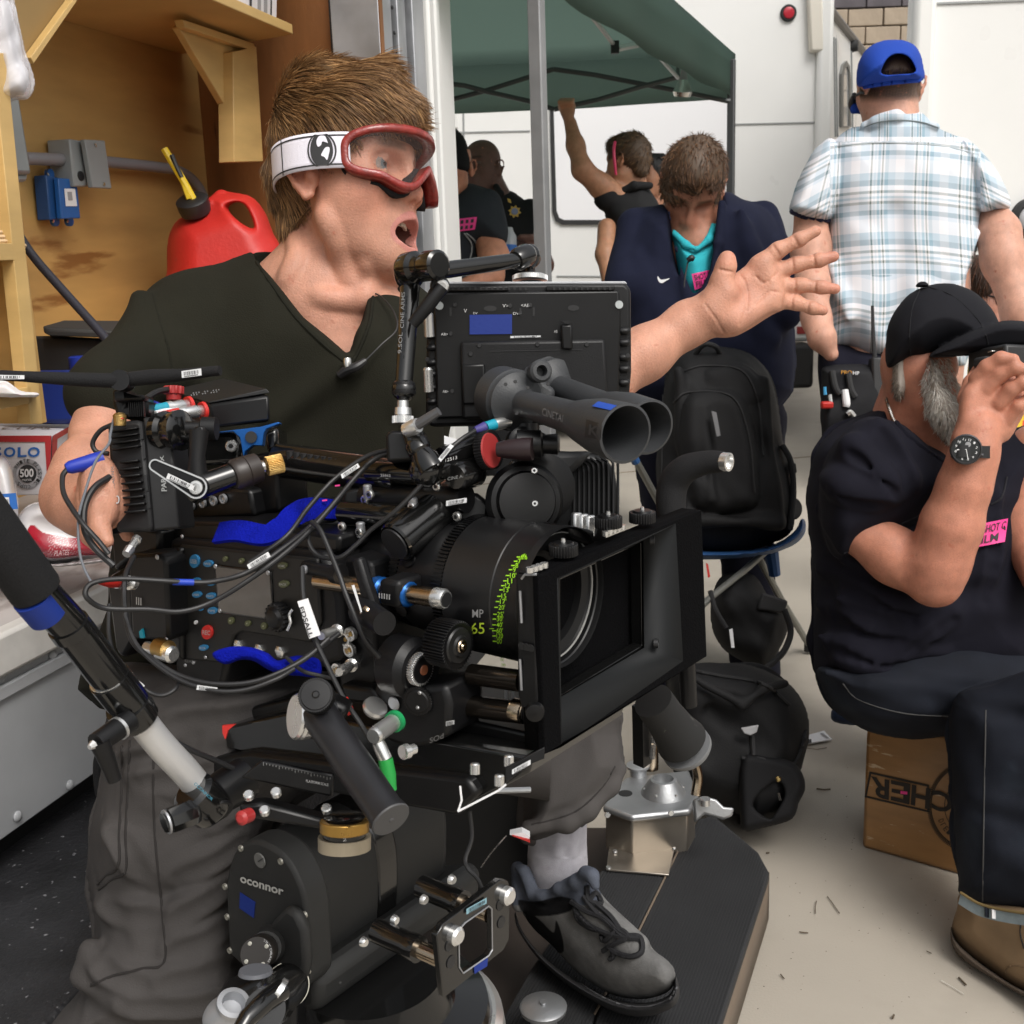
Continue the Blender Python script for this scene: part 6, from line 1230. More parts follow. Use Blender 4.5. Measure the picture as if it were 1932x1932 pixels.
for L_ in([(1290,700),(1330,690),(1400,700),(1430,760),(1440,860)],[(1270,760),(1300,740),(1380,748),(1412,820),(1424,930)],[(1252,720),(1250,820),(1250,920),(1262,1000)]): stitch('zip_line',v,L_,.003,M_web,bp,.002)
px_tube('haul_loop',M_web,bp,[(1312,668,3.15),(1328,650,3.12),(1350,654,3.12),(1360,672,3.15)],5,8)
prism('zip_pull',mat('grey_pull',(.10,.10,.105),.5),bp,[P(1342,775,3.0),P(1352,778,3.0),P(1360,822,2.995),P(1352,824,2.995)],FW*.005,.001)
prism('side_buckle',M_black,bp,[P(1488,872,3.16),P(1502,874,3.15),P(1504,892,3.15),P(1490,896,3.16)],FW*.02,.003); lathe('wheel',M_rubber,bp,P(1494,960,3.18),CR*.6-FW*.8,[(-.015,.026),(-.01,.03),(.01,.03),(.015,.026)],20)
px_tube('side_strap',M_web,bp,[(1476,840,3.15),(1492,872,3.14),(1497,930,3.14),(1490,1000,3.12)],6,8)
stl=thing('folding_stool','folding stool with blue plastic seat and grey tube legs under the backpack','stool',(P(1400,1010,3.3)[0],P(1400,1010,3.3)[1],0))
v=V(1220,960,1545,1090,2.95,3.6,2.8); v.puff([(1262,1030),(1330,1038),(1420,1036),(1470,1022),(1500,1000),(1512,978),(1520,985),(1518,1008),(1495,1030),(1440,1048),(1340,1056),(1268,1052)],3.2,.14,14,.008); solid('seat',v,M_blu,stl,sm=1)
fl_=lambda x,y:GND(x,y)
px_tube('leg',M_tube,stl,[(1456,1030,3.25),(1400,1080,3.12),(1340,1128,3.0),(1290,1175,2.92)],6.5,10,0); f1=GND(1526,1228,.01); tube('leg',M_tube,stl,[P(1428,1046,3.3),P(1480,1142,3.45),f1+Z3*.02],.0105,10)
tube('leg_foot',M_rubber,stl,[f1+Z3*.04,f1],.016,10); px_tube('leg',M_tube,stl,[(1470,1160,3.35),(1420,1215,3.3),(1400,1240,3.28)],6,10,0); px_tube('leg',M_tube,stl,[(1196,862,2.9),(1225,915,3.0),(1256,972,3.1)],7,10,0)
px_tube('blue_tip',M_blu,stl,[(1185,842,2.88,9),(1200,872,2.91,8.5)],9,10,0); px_tube('blue_tip',M_blu,stl,[(1455,1040,3.28,14),(1462,1085,3.3,11)],12,10,0)
o=px_tube('stool_cross_tube',M_tube,stl,[(1428,1130,3.3),(1350,1180,3.2)],5,8,0)
bp2=thing('backpack','black backpack with loose straps lying under the folding stool','backpack',GND(1400,1240))
v=V(1310,1060,1510,1280,2.9,3.5,2.8); v.puff([(1345,1110),(1370,1080),(1420,1085),(1455,1130),(1482,1150),(1488,1180),(1470,1230),(1440,1262),(1400,1250),(1360,1220),(1340,1170)],3.2,.12,45); v.folds(.010,(1,1,1),35,4); v.folds(.004,(1,1,1),70,8); solid('pack_body',v,M_nyl,bp2,sm=1)
prism('flap',mat('dark_grey_nylon',(.022,.022,.024),.8),bp2,[P(1440,1118,3.06),P(1488,1134,3.1),P(1480,1158,3.1),P(1430,1150,3.06)],FW*.02,.006)
px_tube('strap',M_web,bp2,[(1480,1150,3.08),(1492,1190,3.08),(1478,1230,3.06),(1444,1262,3.05)],6,8); prism('strap_tag',M_paper,bp2,[P(1376,1188,3.0),P(1382,1186,3.0),P(1386,1222,2.99),P(1380,1222,2.99)],FW*.003,0); px_tube('strap',M_web,bp2,[(1340,1115,3.0),(1350,1150,2.98),(1370,1185,2.97)],5,8)
prism('red_patch',M_red,bp2,[P(1332,1062,3.02),P(1336,1064,3.02),P(1340,1088,3.02),P(1336,1090,3.02)],FW*.004,0)
df=thing('duffel_bag','black duffel bag with hanging strap clip on the concrete beside the treads','duffel bag',GND(1420,1560))
v=V(1240,1225,1545,1590,2.3,2.95,2.6)
v.puff([(1262,1262),(1300,1248),(1400,1252),(1470,1278),(1508,1310),(1527,1360),(1526,1420),(1510,1460),(1518,1480),(1508,1510),(1490,1540),(1440,1560),(1404,1568),(1395,1540),(1330,1520),(1280,1480),(1262,1400)],2.62,.17,60)
v.chain([(1300,1270,2.44,10),(1400,1330,2.42,10),(1440,1300,2.43,9),(1480,1290,2.46,8)],.02); v.cone((1340,1340,2.46,8),(1420,1400,2.44,8),.02,'-'); v.folds(.009,(1,1,1),28,5); v.folds(.004,(1,1,1),60,8); solid('bag_body',v,M_nyl,df,sm=1); vd=v
v=V(1380,1410,1540,1590,2.25,2.75,2.6); v.puff([(1398,1430),(1445,1425),(1500,1440),(1520,1480),(1508,1510),(1495,1545),(1440,1562),(1404,1568),(1396,1540)],2.46,.035,16); v.cut([(1420,1520),(1440,1490),(1470,1475),(1480,1500),(1462,1535),(1450,1545)],2.2,2.8,.008,3); solid('end_flap',v,mat('black_cordura',(.007,.007,.008),.8,spec=.25),df,sm=1)
prism('strap_clip',mat('grey_clip',(.3,.3,.31),.4),df,[P(1398,1374,2.42),P(1432,1368,2.42),P(1428,1382,2.42),P(1416,1388,2.42),P(1404,1384,2.42)],FW*.008,.002)
for L_,r_ in(([(1420,1385),(1421,1405),(1422,1425)],.006),([(1400,1430),(1440,1432),(1440,1445)],.004),([(1290,1262),(1360,1275),(1440,1290),(1490,1330)],.004),([(1520,1380),(1505,1430),(1470,1470)],.005)): stitch('strap',vd,L_,r_,M_web,df,.006)
lathe('brass_stud',mat('brass',(.55,.42,.18),.25,metal=1),df,P(1468,1469,2.41),-FW,[(0,.006),(.004,.006),(.007,.003)],12); px_tube('zip_pull',M_steel,df,[(1468,1496,2.41,3),(1472,1510,2.41,3)],3,8)
pt=thing('paper_tag','folded white paper tag lying on the concrete beside the duffel bag','paper',GND(1545,1392)); tq=[GND(*T0(x,y),.006) for x,y in[(700,350),(845,325),(800,277),(715,300)]]; prism('paper_sheet',M_paper,pt,tq,Z3*.003,0)
prism('print',M_ink,pt,[GND(*T0(x,y),.0105) for x,y in[(706,345),(730,341),(728,318),(708,322)]],Z3*.0003,0); prism('print',mat('grey_print',(.3,.3,.31),.7),pt,[GND(*T0(x,y),.0105) for x,y in[(778,287),(794,285),(828,312),(815,314)]],Z3*.0003,0)
ab=thing('apple_box','scratched plywood apple box with black logo used as a seat','wooden box',GND(1720,1640))
c0_=GND(1625,1600); c1_=GND(1815,1653); e1=nrm(c1_-c0_); e2=np.cross(Z3,e1); hgt=.305
M_box=mat('varnished_ply',(.30,.155,.055),.45,var=.22,vs=6,stretch=(1,1,4),wear=((.52,.40,.26),18,.66,.05),coat=.25,bump=.0003,bs=60)
B_=lambda a,z,o=0:c0_+e1*a+Z3*z-e2*o
box('box_body',M_box,ab,c0_+e1*.254+e2*.10+Z3*hgt/2,(.508,.20,hgt),np.array([e1,e2,Z3]),.010)
def ap(px,py,o=.0012): return PL(px,py,c0_-e2*o,e2)
K2=lambda x,y,o=.0012: ap(1288+x/3,1288+y/3,o)
if np.dot(e2,C0-c0_)>0: pass
M_lg=mat('logo_black',(.018,.014,.011),.7)
G().ringprism([K2(1058,503),K2(1395,578),K2(1395,735),K2(1030,648)],[K2(1068,516),K2(1384,588),K2(1384,722),K2(1042,640)],-e2*.0006).obj('logo_frame',M_lg,ab)
# letters of the logo, standing on their heads as the box does: R E H C read from the left
for ch,q in (('*R',[(1170,525+26),(1066,528),(1064,640),(1168,664)]),('*E',[(1290,572),(1180,550),(1176,664),(1284,690)]),('*H',[(1404,600),(1298,575),(1290,690),(1396,718)]),('*C',[(1530,630),(1412,602),(1408,716),(1525,745)])):
    bl,br,tr,tl=[K2(*p,.002) for p in q]; text_q('lettering',ch,[bl,br,tr,tl],M_lg,ab,.0006)
cxk,cyk=1640,700
cw=lambda r,a,o=.0016:K2(cxk+r*math.cos(a)*1.0,cyk+r*math.sin(a)*1.03,o)
arc=np.linspace(math.pi*.60,math.pi*1.40,46)
def arcband(r0,r1,nm): G().grid(lambda u,v:cw(r0+(r1-r0)*v,math.pi*.62+u*math.pi*.76),40,2).obj(nm,M_lg,ab,sharp=0)
arcband(232,238,'logo_ring'); arcband(156,160,'logo_ring')
g=G(); n=58
for i in range(n):
    a=math.pi*.62+math.pi*.76*i/n; b=a+math.pi*.76/n*.55; g.add([cw(240,a),cw(256,a),cw(256,b),cw(240,b)],[(0,1,2,3)]); g.add([cw(240,a),cw(244,a),cw(244,b*2-a),cw(240,b*2-a)],[(0,1,2,3)])
g.obj('logo_gear',M_lg,ab,sharp=0)
for i,ch in enumerate('NORTH HOLLYWOOD FIELD'):
    pass
for word,a0 in(('FIELD',math.pi*.70),('NY',math.pi*1.28)):
    for i,ch in enumerate(word):
        a=a0+i*.13; text_q('lettering',ch,[cw(178,a+.045,.002),cw(178,a-.045,.002) if False else cw(178,a-.045,.002),cw(208,a-.045,.002),cw(208,a+.045,.002)][::1],M_lg,ab,.0006)
prism('tape_bit',M_pink,ab,[K2(x,y,.003) for x,y in[(1233,612),(1272,617),(1272,633),(1234,629)]],-e2*.0006,0)
# ---------------------------------------------------------------- the film camera rig: its own axes (A forward along the lens, S towards the viewer, Z up)
A_=nrm([.79,-.61,0]); S_=np.array([-.61,-.79,0]); S_=nrm(S_-A_*np.dot(S_,A_)); O_=P(1075,1130,.93); RA=np.array([A_,-S_,Z3])
def RV(px,py,v): return PL(px,py,O_+S_*v,S_)
def RU(px,py,u): return PL(px,py,O_+A_*u,A_)
def RZ(px,py,z): return PL(px,py,(0,0,z),Z3)
def R3(u,v,z): return O_+A_*u+S_*v+Z3*z
def uvz(p): q=np.asarray(p)-O_; return q@A_,q@S_,q[2]
def cyl(px,py,r):
    d=ray(px,py); o=C0-O_; dp=d-A_*(d@A_); op=o-A_*(o@A_); a=dp@dp; b=2*dp@op; c=op@op-r*r; t=(-b-math.sqrt(max(0,b*b-4*a*c)))/(2*a); return C0+d*t
M_cam=mat('camera_black',(.0062,.0062,.007),.45,var=.3,vs=25,bump=.00015,bs=900,spec=.36); M_camd=mat('dark_anodised',(.004,.004,.0045),.36,var=.3,vs=20,spec=.38)
M_panel=mat('panel_black',(.011,.0105,.0098),.5,var=.15,vs=40,bump=.0001,bs=1500); M_gloss=mat('gloss_black',(.006,.006,.006),.16,coat=.4)
M_foam2=mat('foam_grip',(.010,.010,.011),.85,bump=.0006,bs=700,spec=.3); M_felt=mat('black_felt',(.0035,.0035,.004),1,bump=.0012,bs=500,spec=.05)
M_tape=mat('blue_tape',(.002,.022,.20),.6,bump=.0001,bs=300); M_velcro=mat('blue_velcro',(.004,.009,.27),1,bump=.0015,bs=500,spec=.1,var=.15,vs=60)
M_bronze=mat('bronze_rod',(.46,.37,.27),.22,metal=1,rvar=.08,vs=30); M_gold=mat('knurled_gold',(.55,.36,.13),.3,metal=1,bump=.0006,bs=900); M_chrome=mat('chrome',(.78,.78,.77),.27,metal=.88,rvar=.06)
M_lblue=mat('anodised_blue_ring',(.01,.10,.36),.28,metal=.5); M_cable=mat('cable_rubber',(.012,.012,.013),.48,spec=.5); M_lab=mat('barcode_label',(.62,.63,.64),.55); M_txt=mat('white_print',(.5,.5,.5),.7); M_dim=mat('dim_print',(.16,.16,.16),.7)
def screw(par,p,ax,r=.0035,m=None): 
    s=G().lathe(p,ax,[(0,r),(r*.55,r),(r*.75,r*.8)],12).obj('screw',m or M_chrome,par); G().lathe(np.asarray(p)+nrm(ax)*r*.76,ax,[(0,r*.45),(.0003,r*.45)],6).obj('screw_socket',M_black,s if par.parent is None else par); return s
def label(par,q,m=None,bars=True,lift=.0005):      # small bar code sticker: bl,br,tr,tl
    q=[np.asarray(p,float) for p in q]; n=nrm(np.cross(q[1]-q[0],q[3]-q[0])); n=n if np.dot(n,C0-q[0])>0 else -n
    f=lambda u,v,o=0:q[0]*(1-u)*(1-v)+q[1]*u*(1-v)+q[2]*u*v+q[3]*(1-u)*v+n*(lift+o)
    G().grid(lambda u,v:f(u,v),2,2).obj('sticker',m or M_lab,par,sharp=0)
    if bars:
        g=G(); r=np.random.default_rng(int(abs(q[0][0])*1e4)); u=.12
        while u<.86:
            w=r.choice([.014,.022,.035]); g.add([f(u,.3,.0003),f(u+w,.3,.0003),f(u+w,.82,.0003),f(u,.82,.0003)],[(0,1,2,3)]); u+=w+r.choice([.014,.03,.045])
        g.grid(lambda a,b:f(.12+.7*a,.10+.10*b,.0003),2,2); g.obj('barcode',M_ink,par,sharp=0)
def pz(name,m,par,pts,v,th,bev=.002): return prism(name,m,par,[RV(x,y,v) for x,y in pts],-S_*th,bev)
def pu(name,m,par,pts,u,th,bev=.002): return prism(name,m,par,[RU(x,y,u) for x,y in pts],-A_*th,bev)
def disc(name,m,par,p,ax,prof,n=32): return lathe(name,m,par,p,ax,prof,n)
K5=lambda x,y:(157.8+.2042*x,1010.2+.2042*y); K4=lambda x,y:(157.8+.2042*x,694.5+.2042*y); K11=lambda x,y:(644+x/3,644+y/3); K12=lambda x,y:(644+x/3,1288+y/3); KR=lambda x,y:(473.5+.2451*x,931.3+.2451*y); KM=lambda x,y:(931.3+.2778*x,931.3+.2778*y); KO=lambda x,y:(394.6+.2042*x,1562.7+.2042*y); K01=lambda x,y:(x/3,644+y/3); K02=lambda x,y:(x/3,1288+y/3); K10=lambda x,y:(644+x/3,y/3)

# ---- camera body
fc=thing('film_camera','black digital film camera body with grey side display and red record button','camera',RZ(460,1300,.86))
V0=.072
pz('camera_body',M_cam,fc,[(318,1016),(610,1043),(640,1130),(648,1245),(605,1262),(430,1245),(420,1296),(330,1290)],V0,.15,.006)
pz('side_panel',M_panel,fc,[(338,1028),(598,1055),(604,1175),(584,1213),(456,1192),(440,1200),(424,1252),(344,1244)],V0+.004,.005,.002)
pz('top_plate',M_camd,fc,[(262,985),(470,985),(640,1012),(640,1044),(600,1046),(318,1018),(262,1010)],V0-.01,.13,.004)
dq=[K5(*p) for p in[(1255,700),(1745,770),(1715,350),(1220,290)]]; pz('display_bezel',M_gloss,fc,[(404,1065),(511,1079),(517,1172),(411,1157)],V0+.0055,.003,.001)
pz('display',mat('display_grey',(.105,.093,.082),.25,var=.08,vs=60,coat=.3),fc,dq,V0+.0062,.001,0)
for x,y in[(1220,285),(1705,345),(1745,775),(1260,695)]: disc('display_screw',M_alu,fc,RV(*K5(x,y),V0+.006),S_,[(0,.0024),(.001,.002)],12)
M_bb=mat('button_blue',(.03,.20,.42),.45); M_gb=mat('button_olive',(.10,.11,.05),.45); M_rb=mat('button_red',(.62,.03,.025),.4)
def button(x,y,rx,ry,m,word=None,nm='button'):
    pts=[RV(*K5(x+rx*math.cos(a),y+ry*math.sin(a)),V0+.0062) for a in np.linspace(0,2*math.pi,20,False)]; b=prism(nm,m,fc,pts,-S_*.003,.0004)
    if word: text_q('lettering',word,[RV(*K5(x-rx*.7,y+ry*.25),V0+.0066),RV(*K5(x+rx*.7,y+ry*.38),V0+.0066),RV(*K5(x+rx*.7,y-ry*.25),V0+.0066),RV(*K5(x-rx*.7,y-ry*.38),V0+.0066)],M_txt,b,.0003)
for x,y,rx,ry,w in[(1018,240,44,62,'USER'),(1145,262,44,32,'WB'),(1035,420,38,28,None),(1170,448,34,20,None),(1040,548,42,30,'USER'),(1170,560,44,30,'ISO'),(1076,686,18,14,None),(1185,697,44,32,'FPS'),(1100,1040,40,28,'O')]: button(x,y,rx,ry,M_bb,w)
for x,y,rx,ry,w in[(1300,220,20,24,None),(1450,238,22,26,None),(1355,790,26,34,None),(1510,815,24,28,None),(1660,838,26,34,None),(1830,282,42,32,'HOME'),(1843,452,46,34,'BACK')]: button(x,y,rx,ry,M_gb,w)
for x,y in[(1300,220),(1450,238),(1352,788),(1508,812),(1657,836)]: button(x,y,9,12,mat('button_lit_cap',(.50,.50,.36),.3),None,'button_cap')
button(1135,897,50,66,M_rb,'REC','record_button'); button(1028,806,12,18,M_paper,None,'status_dot')
kp=RV(*K5(1838,738),V0+.006); kb=G(); kb.gear(kp,S_,.0118,.0135,.010,18); kb.obj('jog_wheel',M_cam,fc,.0006); disc('wheel_hub',M_camd,fc,kp+S_*.010,S_,[(0,.0105),(.003,.008),(.004,.004)],24)
px_tube('lever',M_chrome,fc,[(552,1150,.985),(546,1160,.985),(548,1175,.985),(542,1190,.985)],3,8)
for x,y in[(1465,1003),(1660,1042),(1850,1062)]:
    c=RV(*K5(x,y),V0-.004); disc('socket',M_chrome,fc,c,S_,[(-.006,.0062),(.006,.0062),(.007,.0045)],6); disc('socket_ring',mat('green_ring',(.10,.45,.14),.4),fc,c+S_*-.002+Z3*.004,S_,[(0,.007),(.002,.007)],16)
for px,py in[(344,1012),(388,1240),(350,1255),(365,1250)]: disc('screw',M_alu,fc,RV(px,py,V0+.005),S_,[(0,.002),(.001,.0016)],10)
text_q('lettering','READY',[RV(350,1249,V0+.005),RV(372,1251,V0+.005),RV(372,1246,V0+.005),RV(350,1244,V0+.005)],M_dim,fc)
# rear battery module and its plugs
pz('battery_module',M_cam,fc,[(240,1050),(246,1046),(302,1044),(312,1060),(318,1206),(312,1211),(256,1206),(248,1196)],.100,.03,.004)
pz('module_side',M_camd,fc,[(303,1040),(338,1034),(342,1250),(316,1214)],.082,.03,.004); pz('module_mount',M_camd,fc,[(206,985),(300,1000),(300,1050),(246,1056),(214,1080)],.08,.07,.005); pz('rear_bracket',M_camd,fc,[(198,1090),(248,1060),(255,1206),(232,1245),(216,1230)],.085,.03,.006)
for x,y in((680,200),(765,965)): disc('screw',M_alu,fc,RV(*K5(x,y),.1015),S_,[(0,.0028),(.001,.002)],10)
lathe('power_plug',M_chrome,fc,RV(277,1221,.11),A_,[(0,.006),(.022,.006),(.022,.0085),(.040,.0085),(.043,.006)],18); lathe('power_plug_tail',M_gold,fc,RV(298,1221,.11),A_,[(0,.0095),(.016,.0095)],18)
lathe('red_plug',M_red,fc,P(184,1098,.90),P(236,1099,.95)-P(184,1098,.90),[(0,.0015),(.022,.0045),(.034,.0045)],14); lathe('plug_collar',M_chrome,fc,P(220,1099,.935),P(262,1100,.97)-P(220,1099,.935),[(0,.005),(.008,.0055),(.009,.004),(.018,.004),(.019,.006),(.026,.006)],14)
lathe('gold_plug',M_chrome,fc,P(238,1046,.985),P(258,1018,1.0)-P(238,1046,.985),[(0,.0038),(.008,.0045),(.009,.0034),(.017,.0034),(.018,.0045),(.022,.004)],8)
text_q('lettering','III',[RV(258,1140,.101),RV(268,1142,.101),RV(268,1128,.101),RV(258,1126,.101)],M_txt,fc); prism('teal_mark',mat('teal_plastic',(.01,.30,.42),.5),fc,[RV(262,1192,.102),RV(268,1186,.102),RV(271,1204,.102),RV(264,1204,.102)],-S_*.002,0)
# socket plate with round sockets below the top receiver
hp_=pz('socket_plate',M_camd,fc,[(318,968),(360,940),(440,920),(470,925),(480,975),(330,985)],.035,.03,.004)
for x,y in((910,1290),(1005,1270),(1110,1245),(1210,1225),(1300,1205)):
    c=RV(*K4(x,y),.036); G().lathe(c,S_,[(0,.0048),(.003,.0048),(.0032,.0036),(.001,.0034)],18).obj('round_socket',M_alu,fc); disc('socket_pin',M_chrome,fc,c+S_*.001,S_,[(0,.0013),(.001,.001)],8)
pz('handle_post',M_camd,fc,[(470,860),(520,850),(526,965),(480,975)],.02,.04,.004)
# top handle bar, rod clamps and cheese plates (fixed to the camera)
hb=G().tube([P(528,868,1.10),P(640,884,1.06),P(760,902,1.01)],.0165,14).obj('handle_bar',M_gloss,fc)
for i in range(9): x=548+i*13; G().lathe(P(x,860+i*1.9-1,1.075-i*.004),Z3,[(-.004,.004),(.004,.0036)],8).obj('handle_hole',M_black,fc)
disc('handle_eye',M_gold,fc,P(629,884,1.05),S_,[(0,.005),(.003,.005),(.0035,.002)],14); text_q('lettering','25862',[P(719,899,.994),P(738,900,.990),P(738,895,.990),P(719,894,.994)],M_txt,fc,.001)
tube('riser_rod',M_gloss,fc,[P(700,890,1.02),P(800,896,.985)],.010,12); tube('riser_rod',M_gloss,fc,[P(648,966,1.03),P(830,978,.97)],.011,12); tube('rod_clamp_bar',M_camd,fc,[P(690,940,1.03),P(880,940,.97)],.013,12)
for pts,dd,th in(([(648,925),(690,915),(705,935),(700,1010),(650,1020),(640,975)],1.03,.05),([(745,960),(790,925),(900,930),(925,950),(920,1000),(850,1030),(800,1012),(760,1000)],.985,.06),([(560,985),(660,975),(720,1000),(730,1030),(640,1040),(560,1030)],1.04,.09),([(728,812),(790,830),(800,880),(740,880)],1.0,.05)):
    prism('clamp_block',M_camd,fc,[P(x,y,dd) for x,y in pts],FW*th,.004)
for x,y,d in((690,942,1.02),(779,956,.975),(864,974,.972),(647,993,1.02),(680,1003,1.01),(700,932,1.01),(826,917,.98)): screw(fc,P(x,y,d-.006),S_,.0042)
for x,y,d in((681,1004,1.005),(694,933,1.01),(780,958,.97)): disc('bolt_post',M_alu,fc,P(x,y,d),Z3,[(-.004,.004),(.008,.004),(.009,.003)],12)
g=G(); g.lathe(KR and P(746,1025,.955),A_*-.55+CR*.75+Z3*.2,[(0,.0165),(.002,.018),(.075,.018)],24); g.obj('short_tube',M_gloss,fc); lathe('tube_bore',M_black,fc,P(745,1025.5,.953),CR*-.75+A_*.55-Z3*.2,[(0,.0145),(.0015,.0145)],20)
prism('white_tag',M_paper,fc,[KR and P(*KR(x,y),.955) for x,y in((1525,385),(1545,345),(1600,335),(1632,370),(1610,410),(1560,420))],FW*.002,0)
label(fc,[P(842,955,.955),P(881,948,.95),P(881,939,.95),P(842,945,.955)]); 
for x0,y0 in((636,917),(612,945)): prism('pink_mark',M_pink,fc,[P(x0-4,y0+1,1.03),P(x0+5,y0,1.03),P(x0+5,y0-3,1.03),P(x0-4,y0-2,1.03)],FW*.002,0)
prism('yellow_tag',mat('yellow_tag',(.50,.34,.05),.6),fc,[P(*K11(862,1080),1.0),P(*K11(1020,1078),1.0),P(*K11(1026,1110),1.0),P(*K11(862,1128),1.0)],FW*.004,0)
# front electronics block between body and lens
pz('lens_mount_plate',M_cam,fc,[(648,1050),(700,1062),(706,1130),(712,1290),(690,1320),(640,1300),(636,1230)],.062,.11,.004)
for x,y,w in((655,1205,1),(663,1225,0),(640,1262,1),(665,1195,0)):
    c=RV(x,y,.066); G().lathe(c,S_,[(0,.0062),(.004,.0062),(.0042,.0045),(.001,.0042)],16).obj('round_socket',M_chrome,fc); disc('socket_pin',M_gold,fc,c,S_,[(0,.003),(.003,.002)],10)
for a,b in(((606,1200),(642,1188)),((640,1268),(668,1252))):
    p,q=RV(*a,.10),RV(*b,.066); g=G(); n=9
    ax=nrm(q-p); L_=np.linalg.norm(q-p)
    g.lathe(p,ax,[(0,.0035)]+[(L_*(.1+.6*i/n),.0048 if i%2 else .0036) for i in range(n)]+[(L_*.75,.0036),(L_*.8,.0062),(L_,.0062)],14); g.obj('ribbed_plug',M_chrome,fc)
disc('side_lock',M_cam,fc,RV(575,1070,.08),A_,[(0,.006),(.035,.006),(.037,.009),(.045,.009)],16); screw(fc,RV(576,1074,.085),S_,.004,M_alu)
tube('iris_rod',M_bronze,fc,[RV(600,1095,.075),RV(742,1115,.075)],.0078,20); tube('iris_rod',M_bronze,fc,[RV(745,1116,.075),RV(836,1130,.075)],.0078,20)
rp=RV(836,1130,.075); lathe('rod_tip',M_chrome,fc,rp,A_,[(-.008,.0084),(.001,.0084),(.003,.0072)],22); lathe('rod_bore',M_black,fc,rp+A_*.0031,A_,[(0,.006),(.0008,.006)],18)
for px in(712,762): p=RV(px,1095+(px-600)*.147,.075); lathe('blue_ring',M_lblue,fc,p,A_,[(-.004,.0098),(0,.011),(.006,.011),(.008,.0095)],24)
pz('rod_clamp',M_cam,fc,[(714,1092),(752,1098),(752,1150),(714,1142)],.088,.03,.004); text_q('lettering','IIIII',[RV(716,1128,.089),RV(737,1131,.089),RV(737,1121,.089),RV(716,1118,.089)],M_txt,fc)
pz('clamp_lever',M_cam,fc,[(660,1058),(676,1052),(690,1100),(704,1140),(706,1160),(690,1164),(680,1130)],.098,.010,.003); lathe('lever_pivot',M_cam,fc,RV(690,1156,.10),A_*.8+S_*.3,[(-.008,.012),(.035,.010)],18); disc('pivot_screw',M_bronze,fc,RV(690,1156,.112),S_,[(0,.006),(.002,.005),(.0021,.003),(.0005,.0028)],16)
# lower rods, bridge plate
for p0,p1,rr_ in(((845,1327),(992,1345),.0092),((890,1272),(985,1285),.0088)):
    a,b=RV(*p0,.055),RV(*p1,.055); tube('support_rod',mat('dark_bronze_rod',(.05,.042,.035),.22,metal=.9),fc,[a,b],rr_,20)
b=RV(992,1345,.055); lathe('rod_tip',M_bronze,fc,b,A_,[(-.012,.0096),(-.003,.0096),(0,.0082)],22); lathe('rod_bore',M_black,fc,b+A_*.0002,A_,[(0,.0068),(.0008,.0068)],18); lathe('rod_ring',M_bronze,fc,RV(848,1327,.055),A_,[(-.003,.0115),(.003,.0115)],20)
for x in(952,965): prism('white_stripe',M_paper,fc,[P(x,1298,1.0),P(x+6,1298,1.0),P(x+6,1330,1.0),P(x,1330,1.0)],FW*.002,0)
# velcro straps
def velcro(nm,pts,w,par=None):
    q=np.array([P(*p) for p in pts]); o=G().ribbon(crom(q,6),w,.004,CU).obj(nm,M_velcro,None); return o
o=G().ribbon(crom(np.array([P(410,1006,1.0),P(450,1002,.985),P(500,1010,.975),P(530,995,.98),P(556,972,.99),P(585,960,1.02),P(640,963,1.05)]),6),.020,.004,CU*.8+FW*.6).obj('velcro_strap',M_velcro,None); tag(o,'bright blue hook and loop strap lying across the camera top','strap')
v=V(390,1185,625,1300,.86,1.02,2.0); v.puff([(396,1232),(410,1222),(440,1216),(475,1220),(505,1232),(525,1246),(560,1236),(605,1242),(606,1278),(560,1276),(530,1272),(505,1262),(480,1248),(455,1246),(425,1256),(402,1246)],.945,.012,10,.004); v.folds(.002,(1,1,1),80,3); o=solid('velcro_strap',v,M_velcro,None,sm=1); tag(o,'blue hook and loop strap hanging beneath the camera side panel','strap')

# ---- lens
ln=thing('camera_lens','big black prime lens with green distance scale and MP 65 marking','lens',O_+A_*-.12-Z3*.057)
RL=.0585
def lz_(u): return O_+A_*u
M_lens_b=mat('lens_barrel',(.008,.008,.0085),.36,var=.1,vs=30,spec=.5)
ub=lambda px,r=RL:uvz(cyl(px,1130,r))[0]
u_mount,u1,u2,u3,u4,u5=ub(700,.045),ub(742,.048),ub(800,.054),ub(832),ub(930),ub(986)
G().lathe(lz_(0),A_,[(u_mount-.03,.036),(u_mount,.040),(u_mount+.012,.043),(u1-.006,.043),(u1-.004,.047),(u1+.006,.047),(u1+.008,.050),(u2-.006,.0535),(u2,.0545),(u3-.012,.0545),(u3-.011,.0565),(u3-.002,.0565),(u3,RL),(u4-.004,RL),(u4-.003,RL-.0006),(u5-.002,RL-.0006),(u5,RL),(-.012,RL),(-.010,.0575),(-.011,.0565),(-.030,.0565),(-.052,.030),(-.053,.001)],72).obj('barrel',M_lens_b,ln,sharp=28)
g=G(); 
for i in range(110): 
    a=2*math.pi*i/110; X,Y,_=frame(A_); n_=X*math.cos(a)+Y*math.sin(a); t_=np.cross(A_,n_); g.box(lz_(u3-.0065)+n_*.0575,(.0105,.0016,.0024),np.array([A_,t_,n_]))
o=g.obj('focus_gear_teeth',M_camd,ln); o['kind']='stuff'
g=G()
for i in range(90):
    a=2*math.pi*i/90; X,Y,_=frame(A_); n_=X*math.cos(a)+Y*math.sin(a); t_=np.cross(A_,n_); g.box(lz_(u1+.001)+n_*.048,(.010,.0016,.0024),np.array([A_,t_,n_]))
o=g.obj('iris_gear_teeth',M_camd,ln); o['kind']='stuff'
